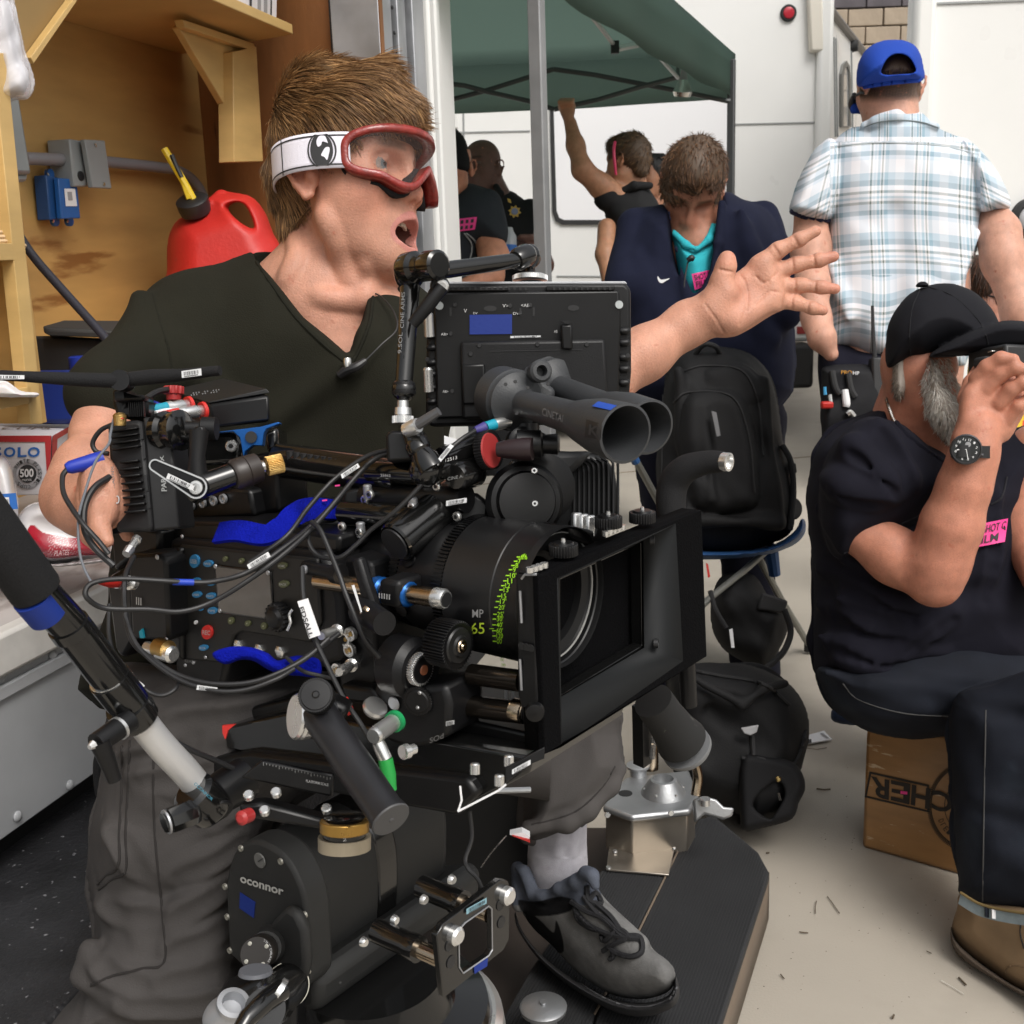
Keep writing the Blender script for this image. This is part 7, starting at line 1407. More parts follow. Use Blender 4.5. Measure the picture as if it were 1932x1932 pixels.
for px,py in((771,1056),(779,1095),(773,1130),(757,1150)):
    p=cyl(px,py,.0535); n_=nrm(p-O_-A_*((p-O_)@A_)); disc('grip_dimple',M_camd,ln,p-n_*.0008,n_,[(0,.0068),(.0016,.0064),(.0018,.005)],16)
M_sc=mat('scale_green',(.34,.72,.02),.5); M_65=mat('scale_yellow_green',(.62,.85,.06),.5)
def cq(x0,y0,x1,y1,r=RL+.0004): return lambda u,v:cyl(x0+(x1-x0)*u,y1+(y0-y1)*v if False else y0+(y1-y0)*(1-v),r)
text_fn('lettering','65',cq(889,1175,914,1196),M_65,ln); text_fn('lettering','MP',cq(891,1150,912,1165),M_dim if False else mat('grey_mark',(.30,.30,.30),.6),ln)
G().grid(cq(923,1185.5,932,1186.8),4,2).obj('index_mark',M_sc,ln)
def arcx(y): return 929.5+(1187-y)**2*.0025 if y<1187 else 929.5+(y-1187)**2*.0020   # the scale ring runs round the barrel
for t,y in(('6.6',1051),('7',1059),('8',1067),('9',1075),("10'",1086),('11',1096),('12',1105),('13',1113),('15',1125),("17'",1135),("20'",1146),("25'",1159),("30'",1168),("40'",1179),("60'",1190),('120',1200),('OO',1210)):
    x=arcx(y); G().grid(cq(x-1,y-1.1,x+6,y+.9),3,2).obj('scale_tick',M_sc,ln); text_fn('scale_number',t,cq(x+7,y-5,x+(19 if len(t)>2 else 16 if len(t)>1 else 12),y+4.4),M_sc,ln)
for y,t in((1048,'6'),(1244,'ft'),(1254,'in')): x=arcx(y)+8; text_fn('scale_number',t,cq(x,y-3.5,x+7,y+3.5),M_sc,ln)
# front element seen through the matte box
lf=-.014
G().lathe(lz_(lf),A_,[(-.030,.0285),(-.026,.0295),(-.022,.0305),(-.020,.0360),(-.013,.0372),(-.011,.0425),(-.004,.0440),(-.002,.0515),(0,.0525),(.0005,.054),(-.02,.056)],72,cap=False).obj('front_ring',mat('front_ring_black',(.0065,.0065,.007),.42,spec=.35),ln,sharp=24)
lathe('front_glass',mat('lens_glass',(.006,.003,.0025),.03,coat=1,spec=.9),ln,lz_(lf-.032),A_,[(0,.0288),(.003,.0255),(.006,.018),(.008,.008),(.0083,.0)],48)
G().lathe(lz_(lf),A_,[(.0,.0526),(.0012,.0529),(.0013,.0533),(.0,.0535)],72,cap=False).obj('white_edge_ring',mat('edge_ring_white',(.6,.6,.58),.3,metal=.6),ln)

# ---- matte box
mb=thing('matte_box','black square matte box with felt covered edges in front of the lens','matte box',RU(1030,1423,.02))
fo=[(1016,1088),(1324,962),(1334,1238),(1027,1424)]; fi=[(1052,1092),(1275,988),(1289,1247),(1060,1408)]; bi=[(1056,1092),(1214,1020),(1216,1222),(1057,1316)]
UF,UB=.020,-.004
Fo=[RU(*p,UF) for p in fo]; Fi=[RU(*p,UF) for p in fi]; Bi=[RU(*p,UB) for p in bi]; Bo=[p-A_*(UF-UB-.004) for p in Fo]
G().ringprism(Fo,Fi,-A_*.006).obj('felt_edge',M_felt,mb,.003)
g=G(); g.add(Fi+Bi,[(i,(i+1)%4,(i+1)%4+4,i+4) for i in range(4)]); h_=g.obj('hood',mat('hood_black',(.008,.009,.010),.7,spec=.3),mb,sharp=20); m_=h_.modifiers.new('t','SOLIDIFY'); m_.thickness=.002; m_.offset=1
outer=[q+(q-sum(Fo)/4)*-.03-A_*.006 for q in Fo]; g=G(); g.add(outer+[p-A_*(UF-UB-.01) for p in outer],[(i,i+4,(i+1)%4+4,(i+1)%4) for i in range(4)]); so=g.obj('outer_cover',M_felt,mb,sharp=20); m_=so.modifiers.new('t','SOLIDIFY'); m_.thickness=.003
cB=[RU(*p,UB-.004) for p in ((1040,1075),(1232,1000),(1234,1235),(1040,1335))]; cI=[RU(*p,UB-.004) for p in ((1057,1094),(1210,1024),(1212,1218),(1058,1312))]
G().ringprism(cB,cI,-A_*.012).obj('filter_tray',M_gloss,mb,.001)
prism('back_plate',M_felt,mb,[RU(*p,UB-.020) for p in ((1004,1100),(1306,978),(1316,1238),(1014,1412))],-A_*.004,0)
pq=[(979,1090),(992,1078),(1012,1084),(1020,1110),(1026,1400),(1008,1345),(990,1320),(984,1180)]
prism('side_bracket',M_cam,mb,[RU(1010+(x-979)*.34,y,.016) for x,y in pq],-A_*.019,.002)
yx=nrm(np.cross(Z3,A_)); spt=RU(1010,1219,.016)-yx*np.sign(yx@FW)*.0006; SPl=lambda x,y:PL(x,y,spt,yx)
for x in(988,997,1006): disc('bracket_hole',M_black,mb,SPl(x-4,1219+(x-989)*.2),-yx*np.sign(yx@FW),[(0,.003),(.0006,.003)],12)
for y0,y1 in((1115,1175),(1244,1302)): tube('bracket_edge',M_alu,mb,[SPl(981,y0),SPl(984,y1)],.0011,6)
tube('top_edge',M_alu,mb,[SPl(984,1092),SPl(990,1084),RU(1012,1084,.018)],.0010,6)
for x,y in((475,355),(1010,130),(780,165)):
    p=RU(*KM(x,y+62),.008); b=G(); b.gear(p,Z3,.0108,.0116,.009,30); k_=b.obj('thumb_knob',M_cam,mb,.0006); disc('knob_cap',M_camd,k_,p+Z3*.009,Z3,[(0,.009),(.0015,.0075),(.0017,.004)],18); lathe('knob_screw',M_chrome,k_,p+Z3*.0105,Z3,[(0,.002),(.003,.0015)],8)
for i in range(3):
    p=P(*KM(563+i*45,205+i*9),.97); G().box(p,(.0085,.008,.0195),np.array([nrm(CR+FW*.4),nrm(FW-CR*.4),CU])).obj('silver_lever',M_chrome,mb,.002)
pu('hinge_block',M_camd,mb,[KM(520,215),KM(690,250),KM(700,200),KM(770,210),KM(775,330),KM(640,350),KM(530,300)],-.01,.03,.003)
for k in range(4): G().lathe(RU(1000+k*9,1080-k*3,.014),Z3,[(0,.003),(.004,.003)],8).obj('ratchet_tooth',M_chrome,mb)
for k in range(5): G().lathe(RU(1142+k*8,1011-k*3,.014),Z3,[(0,.0028),(.004,.0028)],8).obj('ratchet_tooth',M_chrome,mb)
for x,y in((1063,315),(1088,1016)): disc('screw',M_black,mb,RU(*KM(x,y),.004),A_-S_*.5,[(0,.0045),(.004,.0045),(.0042,.003),(.002,.0028)],12)
disc('pivot',M_camd,mb,RU(1009,1341,.02),A_*.6+S_*.8,[(0,.0075),(.005,.007),(.006,.003)],18)
M_foamk=mat('foot_foam',(.008,.008,.009),.8)

# ---- follow focus motor with its gears
ff=thing('focus_motor','black lens control motor with large toothed gear and silver ringed gear','motor',RV(780,1410,.09))
gp=RV(847,1214,.075); g=G(); g.gear(gp-A_*.012,A_,.0182,.0200,.022,46); g.obj('drive_gear',M_camd,ff,.0004); lathe('gear_cap',mat('gear_cap',(.012,.012,.012),.35),ff,gp+A_*.0101,A_,[(0,.015),(.0015,.014),(.002,.009),(.004,.008)],28); disc('gear_screw',M_bronze,ff,gp+A_*.014,A_,[(0,.0058),(.001,.005),(.0012,.003),(.0004,.0028),(.002,.0015)],16)
lathe('motor_drum',M_cam,ff,RV(740,1250,.075),A_,[(0,.022),(.004,.026),(.024,.026),(.030,.021),(.034,.021)],36)
g2=RV(787,1261,.085); g=G(); g.gear(g2,A_,.0122,.0138,.006,40); g.obj('ring_gear',M_chrome,ff,.0003); lathe('ring_gear_face',M_camd,ff,g2+A_*.0061,A_,[(0,.0112),(.001,.011),(.0012,.004)],24); disc('gear_pin',mat('rust_pin',(.16,.05,.02),.6),ff,g2+A_*.0073,A_,[(0,.0045),(.001,.004)],14)
pz('motor_body',M_cam,ff,[(704,1290),(735,1286),(770,1300),(838,1292),(848,1330),(845,1390),(800,1410),(770,1412),(728,1400),(722,1330),(704,1312)],.085,.045,.005)
g3=RV(790,1321,.088); g=G(); g.gear(g3,A_*.35+S_,.0118,.013,.003,36); g.obj('dial_gear',M_camd,ff,.0003); disc('dial_face',M_cam,ff,g3+nrm(A_*.35+S_)*.003,A_*.35+S_,[(0,.010),(.001,.009)],24)
for dx,dy in((2,-14),(-2,14)): disc('dial_pin',M_chrome,ff,RV(790+dx,1321+dy,.0925),S_,[(0,.0018),(.001,.0014)],8)
disc('cover_screw',M_alu,ff,RV(743,1327,.087),S_,[(0,.0062),(.001,.0055)],16); pz('bracket_arm',M_camd,ff,[(640,1290),(700,1300),(724,1330),(712,1352),(690,1330),(650,1325)],.075,.03,.004)
lathe('small_gear',M_chrome,ff,RV(705,1340,.095),A_*.5+Z3*.7,[(0,.010),(.003,.011),(.006,.010)],22); text_q('lettering','SOd',[RV(812,1402,.0868),RV(838,1392,.0868),RV(838,1382,.0868),RV(812,1392,.0868)],M_dim,ff); label(ff,[RV(842,1370,.0868),RV(858,1366,.0868),RV(858,1358,.0868),RV(842,1361,.0868)])
prism('red_hook',M_red,ff,[RV(640,1322,.11),RV(650,1316,.11),(RV(662,1340,.11)),RV(656,1352,.11),RV(650,1338,.11)],-S_*.004,.001)

# ---- monitor, on an articulated arm
mo=thing('monitor','rugged black field monitor seen from behind with blue tape patch','monitor',P(995,800,1.06))
mn=nrm(C0-P(995,660,1.05)+CR*.05); mp0=P(995,660,1.05)
def MP(px,py,o=0): return PL(px,py,mp0+mn*o,mn)
def mpz(name,m,pts,o,th,bev=.002,par=None): return prism(name,m,par or mo,[MP(x,y,o) for x,y in pts],-mn*th,bev)
mpz('case',M_cam,[(806,548),(820,534),(1180,533),(1191,545),(1192,700),(1186,770),(1180,800),(812,806),(803,792)],0,.032,.005)
mpz('top_edge',mat('pale_grey_edge',(.40,.41,.43),.5),[(836,531.5),(1180,530.5),(1184,536),(838,537)],-.002,.024,.001)
mpz('back_cover',M_camd,[(818,552),(1168,548),(1172,600),(1168,780),(824,790)],.006,.007,.002)
mpz('battery_plate',M_cam,[(868,645),(1142,640),(1150,782),(872,792)],.016,.010,.003); mpz('battery_latch',M_camd,[(1058,612),(1080,612),(1081,660),(1060,660)],.020,.010,.002); mpz('plate_pocket',M_camd,[(870,688),(915,686),(917,762),(873,764)],.019,.004,.002); mpz('latch_arrow',M_cam,[(1058,605),(1082,605),(1070,612)],.021,.004,.0)
mpz('vent_strip',M_camd,[(840,541),(960,540),(960,549),(840,550)],.005,.004,.001); mpz('vent_strip',M_camd,[(1030,540),(1160,539),(1160,548),(1030,549)],.005,.004,.001)
for i in range(30): 
    if not 15<=i<=18: mpz('vent_fin',M_black,[(842+i*10.6,541),(846+i*10.6,541),(846+i*10.6,547),(842+i*10.6,547)],.0062,.002,0)
for i,y in enumerate((618,640,668,690,716,742)): mpz('grip_rib',M_cam,[(1166,y),(1190,y-1),(1190,y+13),(1168,y+14)],.006,.02,.003); mpz('grip_rib',M_cam,[(803,y+10),(824,y+9),(824,y+22),(804,y+23)],.006,.02,.003)
for x,y in((829,577),(1168,575)): disc('mount_disc',mat('pale_disc',(.42,.45,.45),.4),mo,MP(x,y,.0065),mn,[(0,.0038),(.0012,.0035)],18)
for x,y in((874,582),(924,592),(966,578)): pass
for x,y,rx in((925,582,12),(1082,581,11)): prism('slot',M_black,mo,[MP(x+rx*math.cos(a),y+5.5*math.sin(a),.0068) for a in np.linspace(0,2*math.pi,18,False)],-mn*.001,0)
for x,y in((848,588),(980,589),(1005,588)): mpz('slot',M_black,[(x,y-8),(x+4,y-8),(x+4,y+8),(x,y+8)],.0068,.001,0)
for x,y in((858,575),(962,577),(981,591),(1000,576),(850,630),(853,738),(904,652),(1014,650),(1107,650),(1184,671),(1067,715),(806,678),(888,668)): disc('case_screw',M_black,mo,MP(x,y,.0068 if y<640 else .0165),mn,[(0,.0022),(.0008,.0018)],8)
t_=lambda s,x0,y0,x1,y1,o=.0072,m=None:text_q('lettering',s,[MP(x0,y1,o),MP(x1,y1,o),MP(x1,y0,o),MP(x0,y0,o)],m or M_txt,mo,.0004)
t_('V',948,574,954,580); t_('>',955,575,959,579); t_('<AB',983,573,999,579); t_('DV>',968,589,984,594); t_('V',875,583,881,590); t_('DV',893,589,901,593); t_('AB>',832,628,845,633); t_('AB',1045,623,1052,628); t_('AB>',835,736,846,741)
mpz('tape_patch',M_tape,[(886,594),(966,593),(966,630),(886,631)],.0078,.0006,0); label(mo,[MP(963,638,.0075),MP(1020,636,.0075),MP(1020,633,.0075),MP(963,634,.0075)])
mpz('seam_line',M_black,[(924,662),(1098,659),(1098,660.5),(924,663.5)],.0167,.0006,0)
for x,y in((806,716),(807,612)): lathe('side_plug',M_chrome,mo,MP(x+2,y-2,.012),Z3,[(-.012,.0045),(.008,.0045),(.010,.003)],12)
ar=thing('articulated_arm','black articulated support arm holding the monitor with silver knurled disc','arm',P(765,800,1.0))
kb_=P(997,484,1.06)
tube('arm_tube',M_gloss,ar,[P(790,516,.985),P(985,490,1.05)],[.0078,.0068],18); lathe('ball_socket',M_gloss,ar,P(972,492,1.045),P(1006,476,1.065)-P(972,492,1.045),[(0,.0085),(.004,.0105),(.018,.011),(.024,.009),(.028,.004)],24); G().ell(P(1000,484,1.062),(.0105,.0105,.0115)).obj('ball',M_gloss,ar)
tube('post',M_cam,ar,[P(1000,490,1.065),P(1000,524,1.065)],.004,12); g=G(); g.gear(P(1000,529,1.062),CU,.0158,.0166,.004,60); g.lathe(P(1000,529,1.062)+CU*.004,CU,[(0,.0158),(.001,.0145)],40); g.obj('knurled_disc',M_chrome,ar); lathe('disc_underside',M_camd,ar,P(1000,533,1.06),-CU,[(0,.013),(.006,.010)],24); prism('disc_block',M_camd,ar,[P(985,540,1.055),P(1018,540,1.055),P(1014,552,1.055),P(988,552,1.055)],FW*.02,.002)  # last piece: small black tapered block under the knurled disc
lathe('elbow_joint',M_gloss,ar,P(760,506,.98),CR*.7-FW*.75-CU*.1,[(0,.010),(.006,.013),(.018,.0135),(.022,.0105),(.030,.0105),(.034,.0125),(.048,.0125),(.050,.010)],24); G().ell(P(772,516,.985),(.0135,.0135,.015)).obj('ball',M_gloss,ar)
tube('arm_tube',M_gloss,ar,[P(774,534,.985),P(768,640,.98),P(762,722,.975)],[.0085,.0080,.0075],18)
lv0,lv1=P(834,541,.955),P(778,612,.958); lathe('lever_hub',M_cam,ar,P(830,540,.965),nrm(C0-lv0),[(-.02,.0085),(.006,.0085),(.008,.007)],20); disc('lever_screw',M_chrome,ar,P(834,540,.954),nrm(C0-lv0),[(0,.0058),(.0015,.005),(.0016,.003),(.0004,.0028)],14); tube('lever',M_cam,ar,[lv0,P(806,578,.955),lv1],[.0058,.0062,.0050],12)
text_q('lettering','CINE ARMS',[P(762,620,.967),P(764.5,552,.972),P(757.5,552,.972),P(755,620,.967)],M_dim,ar,.0015); text_q('lettering','9.SOL',[P(758,668,.963),P(760,628,.966),P(753,628,.966),P(751,668,.963)],M_dim,ar,.0015)
G().ell(P(762,735,.975),(.0105,.0105,.0105)).obj('ball',M_gloss,ar); lathe('ball_cup',M_cam,ar,P(762,722,.975),-CU,[(0,.0095),(.008,.0105),(.010,.010)],20)
g=G(); g.lathe(P(760,756,.975),-CU,[(0,.005),(.006,.005),(.006,.007),(.012,.0075),(.012,.006),(.016,.006)],20); g.gear(P(760,794,.972)+CU*.004,-CU,.0085,.0092,.006,30); g.obj('silver_collar',M_chrome,ar)
prism('mount_block',M_camd,ar,[P(x,y,.965) for x,y in((727,818),(740,812),(800,812),(803,868),(730,872))],FW*.035,.003)
tube('arm_tube',M_gloss,ar,[P(768,800,.955),P(790,850,.95),P(806,885,.945)],[.007,.009,.0085],16); lathe('knuckle',M_gloss,ar,P(782,832,.95),P(806,872,.945)-P(782,832,.95),[(0,.0085),(.003,.0105),(.010,.0105),(.012,.009),(.02,.0115),(.03,.012)],22); G().ell(P(803,888,.95),(.014,.014,.014)).obj('ball',M_gloss,ar)
tube('lever',mat('grey_lever',(.11,.11,.115),.4,metal=.4),ar,[P(780,806,.94),P(800,794,.935),P(828,776,.93)],[.0045,.0045,.0038],10); lathe('lever_collar',M_chrome,ar,P(766,812,.945),P(780,806,.94)-P(766,812,.945),[(0,.006),(.010,.007),(.014,.006)],14)
tube('arm_tube',M_gloss,ar,[P(815,890,.955),P(900,872,.985)],.0085,16); tube('arm_tube',M_gloss,ar,[P(835,868,.965),P(900,845,.99)],.011,16); text_q('lettering','12513',[P(838,872,.952),P(860,866,.956),P(860,860,.956),P(838,866,.952)],M_txt,ar,.003); text_q('lettering','CINE ARMS',[P(840,907,.946),P(884,898,.958),P(884,892,.958),P(840,901,.946)],M_dim,ar,.004)
lathe('cup_end',M_gloss,ar,P(858,900,.955),P(902,890,.985)-P(858,900,.955),[(0,.010),(.004,.0125),(.03,.0125),(.034,.010)],20); prism('white_tag',M_paper,ar,[P(838,822,.98),P(860,828,.98),P(866,833,.98),P(852,840,.98),P(838,838,.98)],FW*.002,0)

# ---- ultrasonic range finder with two horns
rf_=thing('range_finder','grey twin horn ultrasonic range finder on top of the camera','range finder',P(1030,860,.98))
M_rf=mat('range_finder_grey',(.036,.038,.041),.5,var=.12,vs=25,bump=.0002,bs=800)
def horn(p0,p1,k):
    ax=nrm(p1-p0); L_=np.linalg.norm(p1-p0)
    g=G(); g.lathe(p0,ax,[(-.030*k,.024*k),(-.028*k,.027*k),(-.006*k,.027*k),(-.004*k,.0255*k),(0,.025*k),(.004*k,.017*k),(.012*k,.0115*k),(L_*.55,.0135*k),(L_*.58,.0145*k),(L_*.66,.0175*k),(L_*.80,.0215*k),(L_,.0228*k),(L_+.0005,.0208*k),(L_*.7,.014*k),(L_*.55,.006*k),(L_*.54,.001)],48); return g.obj('horn',M_rf,rf_,sharp=30),ax,L_
h1a,h1b=P(975,757,.985),P(1180,818,.845); h2a,h2b=P(1046,728,1.04),P(1224,806,.90)
hA,axA,LA=horn(h1a,h1b,1.0); hB,axB,LB=horn(h2a,h2b,.98)
prism('cross_bracket',M_rf,rf_,[P(x,y,1.0) for x,y in((978,720),(992,690),(1010,686),(1026,700),(1030,722),(1050,735),(1040,765),(1000,770))],FW*.035,.006)
G().lathe(P(1012,703,.985),-FW*.9+CR*.3,[(0,.009),(.012,.010),(.014,.008),(.0142,.005),(.004,.0045)],20).obj('hinge_eye',M_rf,rf_)
for x,y in((954,725),(972,720),(996,732),(1000,755),(975,780),(1034,725)): disc('screw',M_black,rf_,P(x,y,.958),-FW,[(0,.0016),(.0008,.0014)],8)
def onhorn(px,py,r,p0=h1a,ax=axA):
    d=ray(px,py); o=C0-p0; dp=d-ax*(d@ax); op=o-ax*(o@ax); a=dp@dp; b=2*dp@op; c=op@op-r*r; t=(-b-math.sqrt(max(0,b*b-4*a*c)))/(2*a); return C0+d*t
def hq(q,r):
    q=np.array(q,float); return lambda u,v:onhorn(*(q[0]*(1-u)*(1-v)+q[1]*u*(1-v)+q[2]*u*v+q[3]*(1-u)*v),r)
M_engr=mat('engraved_grey',(.14,.14,.145),.6)
text_fn('lettering','CINETAPE',hq([(1022,783),(1070,800),(1071,786),(1024,769)],.0160),M_engr,rf_)
M_kl=mat('logo_dark',(.014,.014,.015),.5)
G().grid(hq([(1103,824),(1133,830),(1136,800),(1106,791)],.0226),6,6).obj('logo_square',M_kl,rf_); text_fn('lettering','*K',hq([(1110,820),(1128,824),(1130,805),(1112,800)],.0231),M_rf,rf_)
G().grid(hq([(1117,766),(1152,774),(1164,765),(1129,757)],.0232),6,4).obj('tape_patch',mat('blue_tape_light',(.015,.07,.40),.6),rf_)
tube('foot_post',M_camd,rf_,[P(990,800,1.0),P(992,860,1.0)],.012,14); disc('knob',M_camd,rf_,P(978,835,.985),-FW+CR*.3,[(0,.012),(.014,.013),(.016,.010)],20); lathe('tilt_knob',M_camd,rf_,P(1015,838,.985),-FW,[(0,.009),(.012,.010),(.0122,.005),(.006,.0045)],18)
rk=thing('rosette_clamp','red faced rosette clamp disc beneath the range finder','clamp',P(928,850,.965))
g=G(); g.gear(P(912,850,.972),nrm(CR*.85-FW*.5+CU*.1),.0295*.55,.0310*.55,.010,40); g.obj('knurled_rim',M_cam,rk,.0003); lathe('red_face',mat('red_disc',(.33,.03,.03),.5),rk,P(925,850,.958),nrm(CR*.85-FW*.5+CU*.1),[(0,.0150),(.0015,.0145)],36); lathe('clamp_neck',mat('dark_maroon',(.022,.011,.013),.4),rk,P(938,848,.952),CR*.9-FW*.2,[(0,.006),(.006,.0075),(.022,.0095),(.030,.0095)],18); lathe('clamp_body',M_camd,rk,P(975,838,.96),CR,[(0,.012),(.02,.012),(.022,.008),(.034,.009),(.036,.006)],20)
lathe('lemo_plug',M_chrome,rk,P(930,802,.975),P(958,796,.985)-P(930,802,.975),[(0,.0045),(.004,.0052),(.012,.0052),(.013,.0042),(.018,.0042)],16); lathe('lemo_blue',mat('teal_plastic',(.01,.30,.42),.5),rk,P(916,806,.97),P(930,802,.975)-P(916,806,.97),[(0,.0045),(.010,.005)],14); lathe('lemo_sleeve',mat('purple_sleeve',(.05,.04,.20),.6),rk,P(896,812,.965),P(918,805,.97)-P(896,812,.965),[(0,.003),(.010,.0048)],12)
# ---- wireless lens motor unit with cooling fins behind the matte box
hm=thing('heat_sink_unit','black rounded motor unit with curved cooling fins behind the matte box','motor',P(1060,1000,1.02))
prof=[(1000,905),(1006,872),(1020,854),(1050,850),(1110,852),(1140,860),(1160,885),(1168,930),(1170,1000),(1062,1010),(1020,990)]
prism('housing',M_camd,hm,[P(x,y,1.03) for x,y in prof],FW*.10,.006)
for i in range(10):
    x0=1083+i*9.2; pts=[P(x0,985-i*1.0,1.022),P(x0,905-i*2.5,1.022),P(x0-3,884-i*1.8,1.024),P(x0-14,872-i*1.2,1.026)]; G().ribbon(crom(np.array(pts),4),.010,.0016,FW).obj('cooling_fin',mat('fin_black',(.016,.016,.017),.3,metal=.4),hm)
prism('display_hood',mat('hood_rubber',(.02,.021,.023),.55),hm,[P(x,y,1.0) for x,y in((1004,898),(1008,868),(1024,852),(1120,850),(1098,876),(1070,902))],FW*.05,.006)
for i,(x,w) in enumerate(((1013,'FOCUS'),(1042,'1:1.8'))):
    q=[P(x,884,.9985),P(x+20,885,.9985),P(x+20,878,.9985),P(x,877,.9985)]; prism('display_window',mat('display_dark_blue',(.005,.02,.06),.15),hm,q,FW*.001,0); text_q('lettering',w,[P(x+2,883,.997),P(x+17,883.5,.997),P(x+17,879,.997),P(x+2,878.6,.997)],mat('display_blue_text',(.05,.22,.55),.4),hm)
disc('drum',M_camd,hm,P(985,946,.985),-FW+CR*.2,[(0,.032),(.010,.034),(.016,.030),(.017,.026),(.022,.024),(.023,.016)],40); disc('drum',M_cam,hm,P(1018,920,.99),-FW+CR*.35,[(0,.030),(.008,.030),(.012,.022)],36)
for x,y in((947,938),(1009,950),(964,993),(1008,888)): screw(hm,P(x,y,.965),-FW,.0028)
px_tube('back_arc',M_lblue,hm,[(936,930,1.01),(938,910,1.01),(940,890,1.01)],2,6)
prism('smoke_cover',mat('smoke_plastic',(.10,.10,.11),.2,coat=.4),hm,[P(x,y,1.01) for x,y in((945,930),(950,890),(966,866),(984,862),(1000,875),(975,905),(958,935))],FW*.02,.004)

# ---- video transmitter with fins, antennas, receiver box
vt_=thing('video_transmitter','flat black finned video transmitter standing on edge at the camera rear','transmitter',P(275,1010,1.02))
M_tx=mat('transmitter_black',(.012,.012,.013),.55,var=.1,vs=40)
TQ=lambda pts,d,g=0:[P(*K4(x,y),d+g*(x-500)) for x,y in pts]
prism('front_plate',M_tx,vt_,TQ([(545,452),(792,450),(888,1478),(640,1502)],1.0),FW*.05,.002); prism('fin_block',M_tx,vt_,TQ([(212,520),(250,500),(485,478),(545,500),(640,1495),(600,1515),(300,1520),(262,1300)],1.0,-.00003),FW*.06,.004)
for i,y in enumerate((545,600,655,710)): prism('fin',M_camd,vt_,TQ([(226+i*6,y+35),(490+i*6,y),(492+i*6,y+14),(228+i*6,y+50)],.992),FW*.012,.001)
for i in range(8): y=850+i*66; x=318+i*7; prism('fin',M_camd,vt_,TQ([(x,y+10),(500+i*10,y-10),(504+i*10,y+14),(x+4,y+32)],.992),FW*.012,.001)
for i,y in enumerate((540,720,1020,1180)): prism('slot',M_black,vt_,TQ([(515+i*22,y-40),(540+i*22,y-30),(552+i*22,y+110),(530+i*22,y+120)],.9965),FW*.002,0)
text_q('lettering','*PARALINX',TQ([(772,1138),(742,805),(708,815),(722,1138)],.998)[0:4],mat('pale_print',(.30,.31,.31),.8),vt_,.001)
text_q('lettering','PARALINX',TQ([(300,1170),(285,905),(258,908),(275,1172)],.990),M_dim,vt_,.002); text_q('lettering','MODEL HD',TQ([(595,500),(755,492),(755,478),(595,484)],.998),M_dim,vt_,.001)
G().ringprism(TQ([(308+22*math.cos(a),1215+38*math.sin(a)) for a in np.linspace(0,6.28,20,False)],.989),TQ([(308+14*math.cos(a),1215+28*math.sin(a)) for a in np.linspace(0,6.28,20,False)],.989),FW*.001).obj('logo_ring',M_txt,vt_)
prism('bracket',M_camd,vt_,TQ([(265,210),(330,195),(400,215),(395,330),(560,275),(590,320),(588,448),(400,470),(300,450),(260,330)],1.01),FW*.04,.004)
for i in range(8): prism('bracket_rib',M_cam,vt_,TQ([(408+i*19,300-i*4),(416+i*19,298-i*4),(424+i*19,450),(414+i*19,452)],1.005),FW*.006,.0005)
lathe('orange_plug',M_gold,vt_,P(*K4(335,480),.99),CU,[(-.005,.005),(.004,.006),(.006,.004)],14); prism('red_mark',M_red,vt_,TQ([(305,458),(365,458),(365,470),(305,470)],.985),FW*.003,0)
lathe('bnc_plug',M_chrome,vt_,P(*K4(145,1200),1.0),P(*K4(270,1180),1.02)-P(*K4(145,1200),1.0),[(0,.009),(.006,.010),(.008,.008),(.014,.008),(.015,.0095),(.02,.0095),(.021,.007),(.03,.007)],18); lathe('bnc_cap',M_chrome,vt_,P(*K4(240,1390),1.0),-FW-CR,[(0,.0075),(.005,.0075),(.009,.004)],16); prism('lower_block',M_camd,vt_,TQ([(140,1200),(250,1100),(300,1500),(220,1560),(150,1300)],1.02),FW*.03,.006)
lathe('blue_plug',mat('blue_boot',(.008,.03,.36),.5),vt_,P(124,884,.985),P(194,866,1.0)-P(124,884,.985),[(0,.004),(.004,.0058),(.024,.0072),(.032,.0072)],14)
an=thing('antenna_pair','pair of black rod antennas spread sideways with barcode labels','antenna',P(235,740,1.0))
tube('antenna',M_foam2,an,[P(*K4(345,112),.99),P(*K4(640,80),.985),P(*K4(920,62),.98),P(*K4(1110,38),.975),P(*K4(1262,22),.972)],[.0062,.0066,.0052,.0046,.0042],12,2); tube('antenna',M_foam2,an,[P(*K4(360,118),.99),P(150,716,.97),P(40,710,.95),P(-40,706,.93)],[.0066,.006,.0045,.0042],12,2)
label(an,[P(346,714,.967),P(383,709,.966),P(382,696,.966),P(345,701,.967)],lift=.0035); label(an,[P(-20,718,.93),P(46,716,.94),P(46,709,.94),P(-20,708,.93)],lift=.0035)
prism('hinge_block',M_camd,an,TQ([(255,200),(390,185),(400,250),(560,240),(560,300),(270,310)],1.0),FW*.03,.004); lathe('hinge',M_cam,an,P(228,718,.985),-FW,[(-.012,.009),(.004,.009)],16)
rx=thing('receiver_box','black receiver box with red button on a blue anodised bracket','receiver',P(450,810,1.12))
ex_=P(312,736,1.20)-P(393,760,1.10); fq4=TQ([(1152,322),(1722,238),(1738,500),(1178,568)],1.10)
prism('case',M_camd,rx,fq4,ex_,.004); prism('lid',mat('lid_black',(.013,.013,.013),.4),rx,[p+CU*.001 for p in TQ([(1150,322),(1690,200),(1724,238),(1160,335)],1.10)],ex_*.9,.003)
g=G(); g.gear(P(328,744,1.12),CU,.0085,.0098,.008,10); g.obj('red_knob',mat('red_knob',(.34,.025,.025),.4),rx,.001); lathe('red_knob_base',mat('red_knob',(.34,.025,.025),.4),rx,P(328,749,1.12),CU,[(-.003,.007),(.003,.0075)],14)
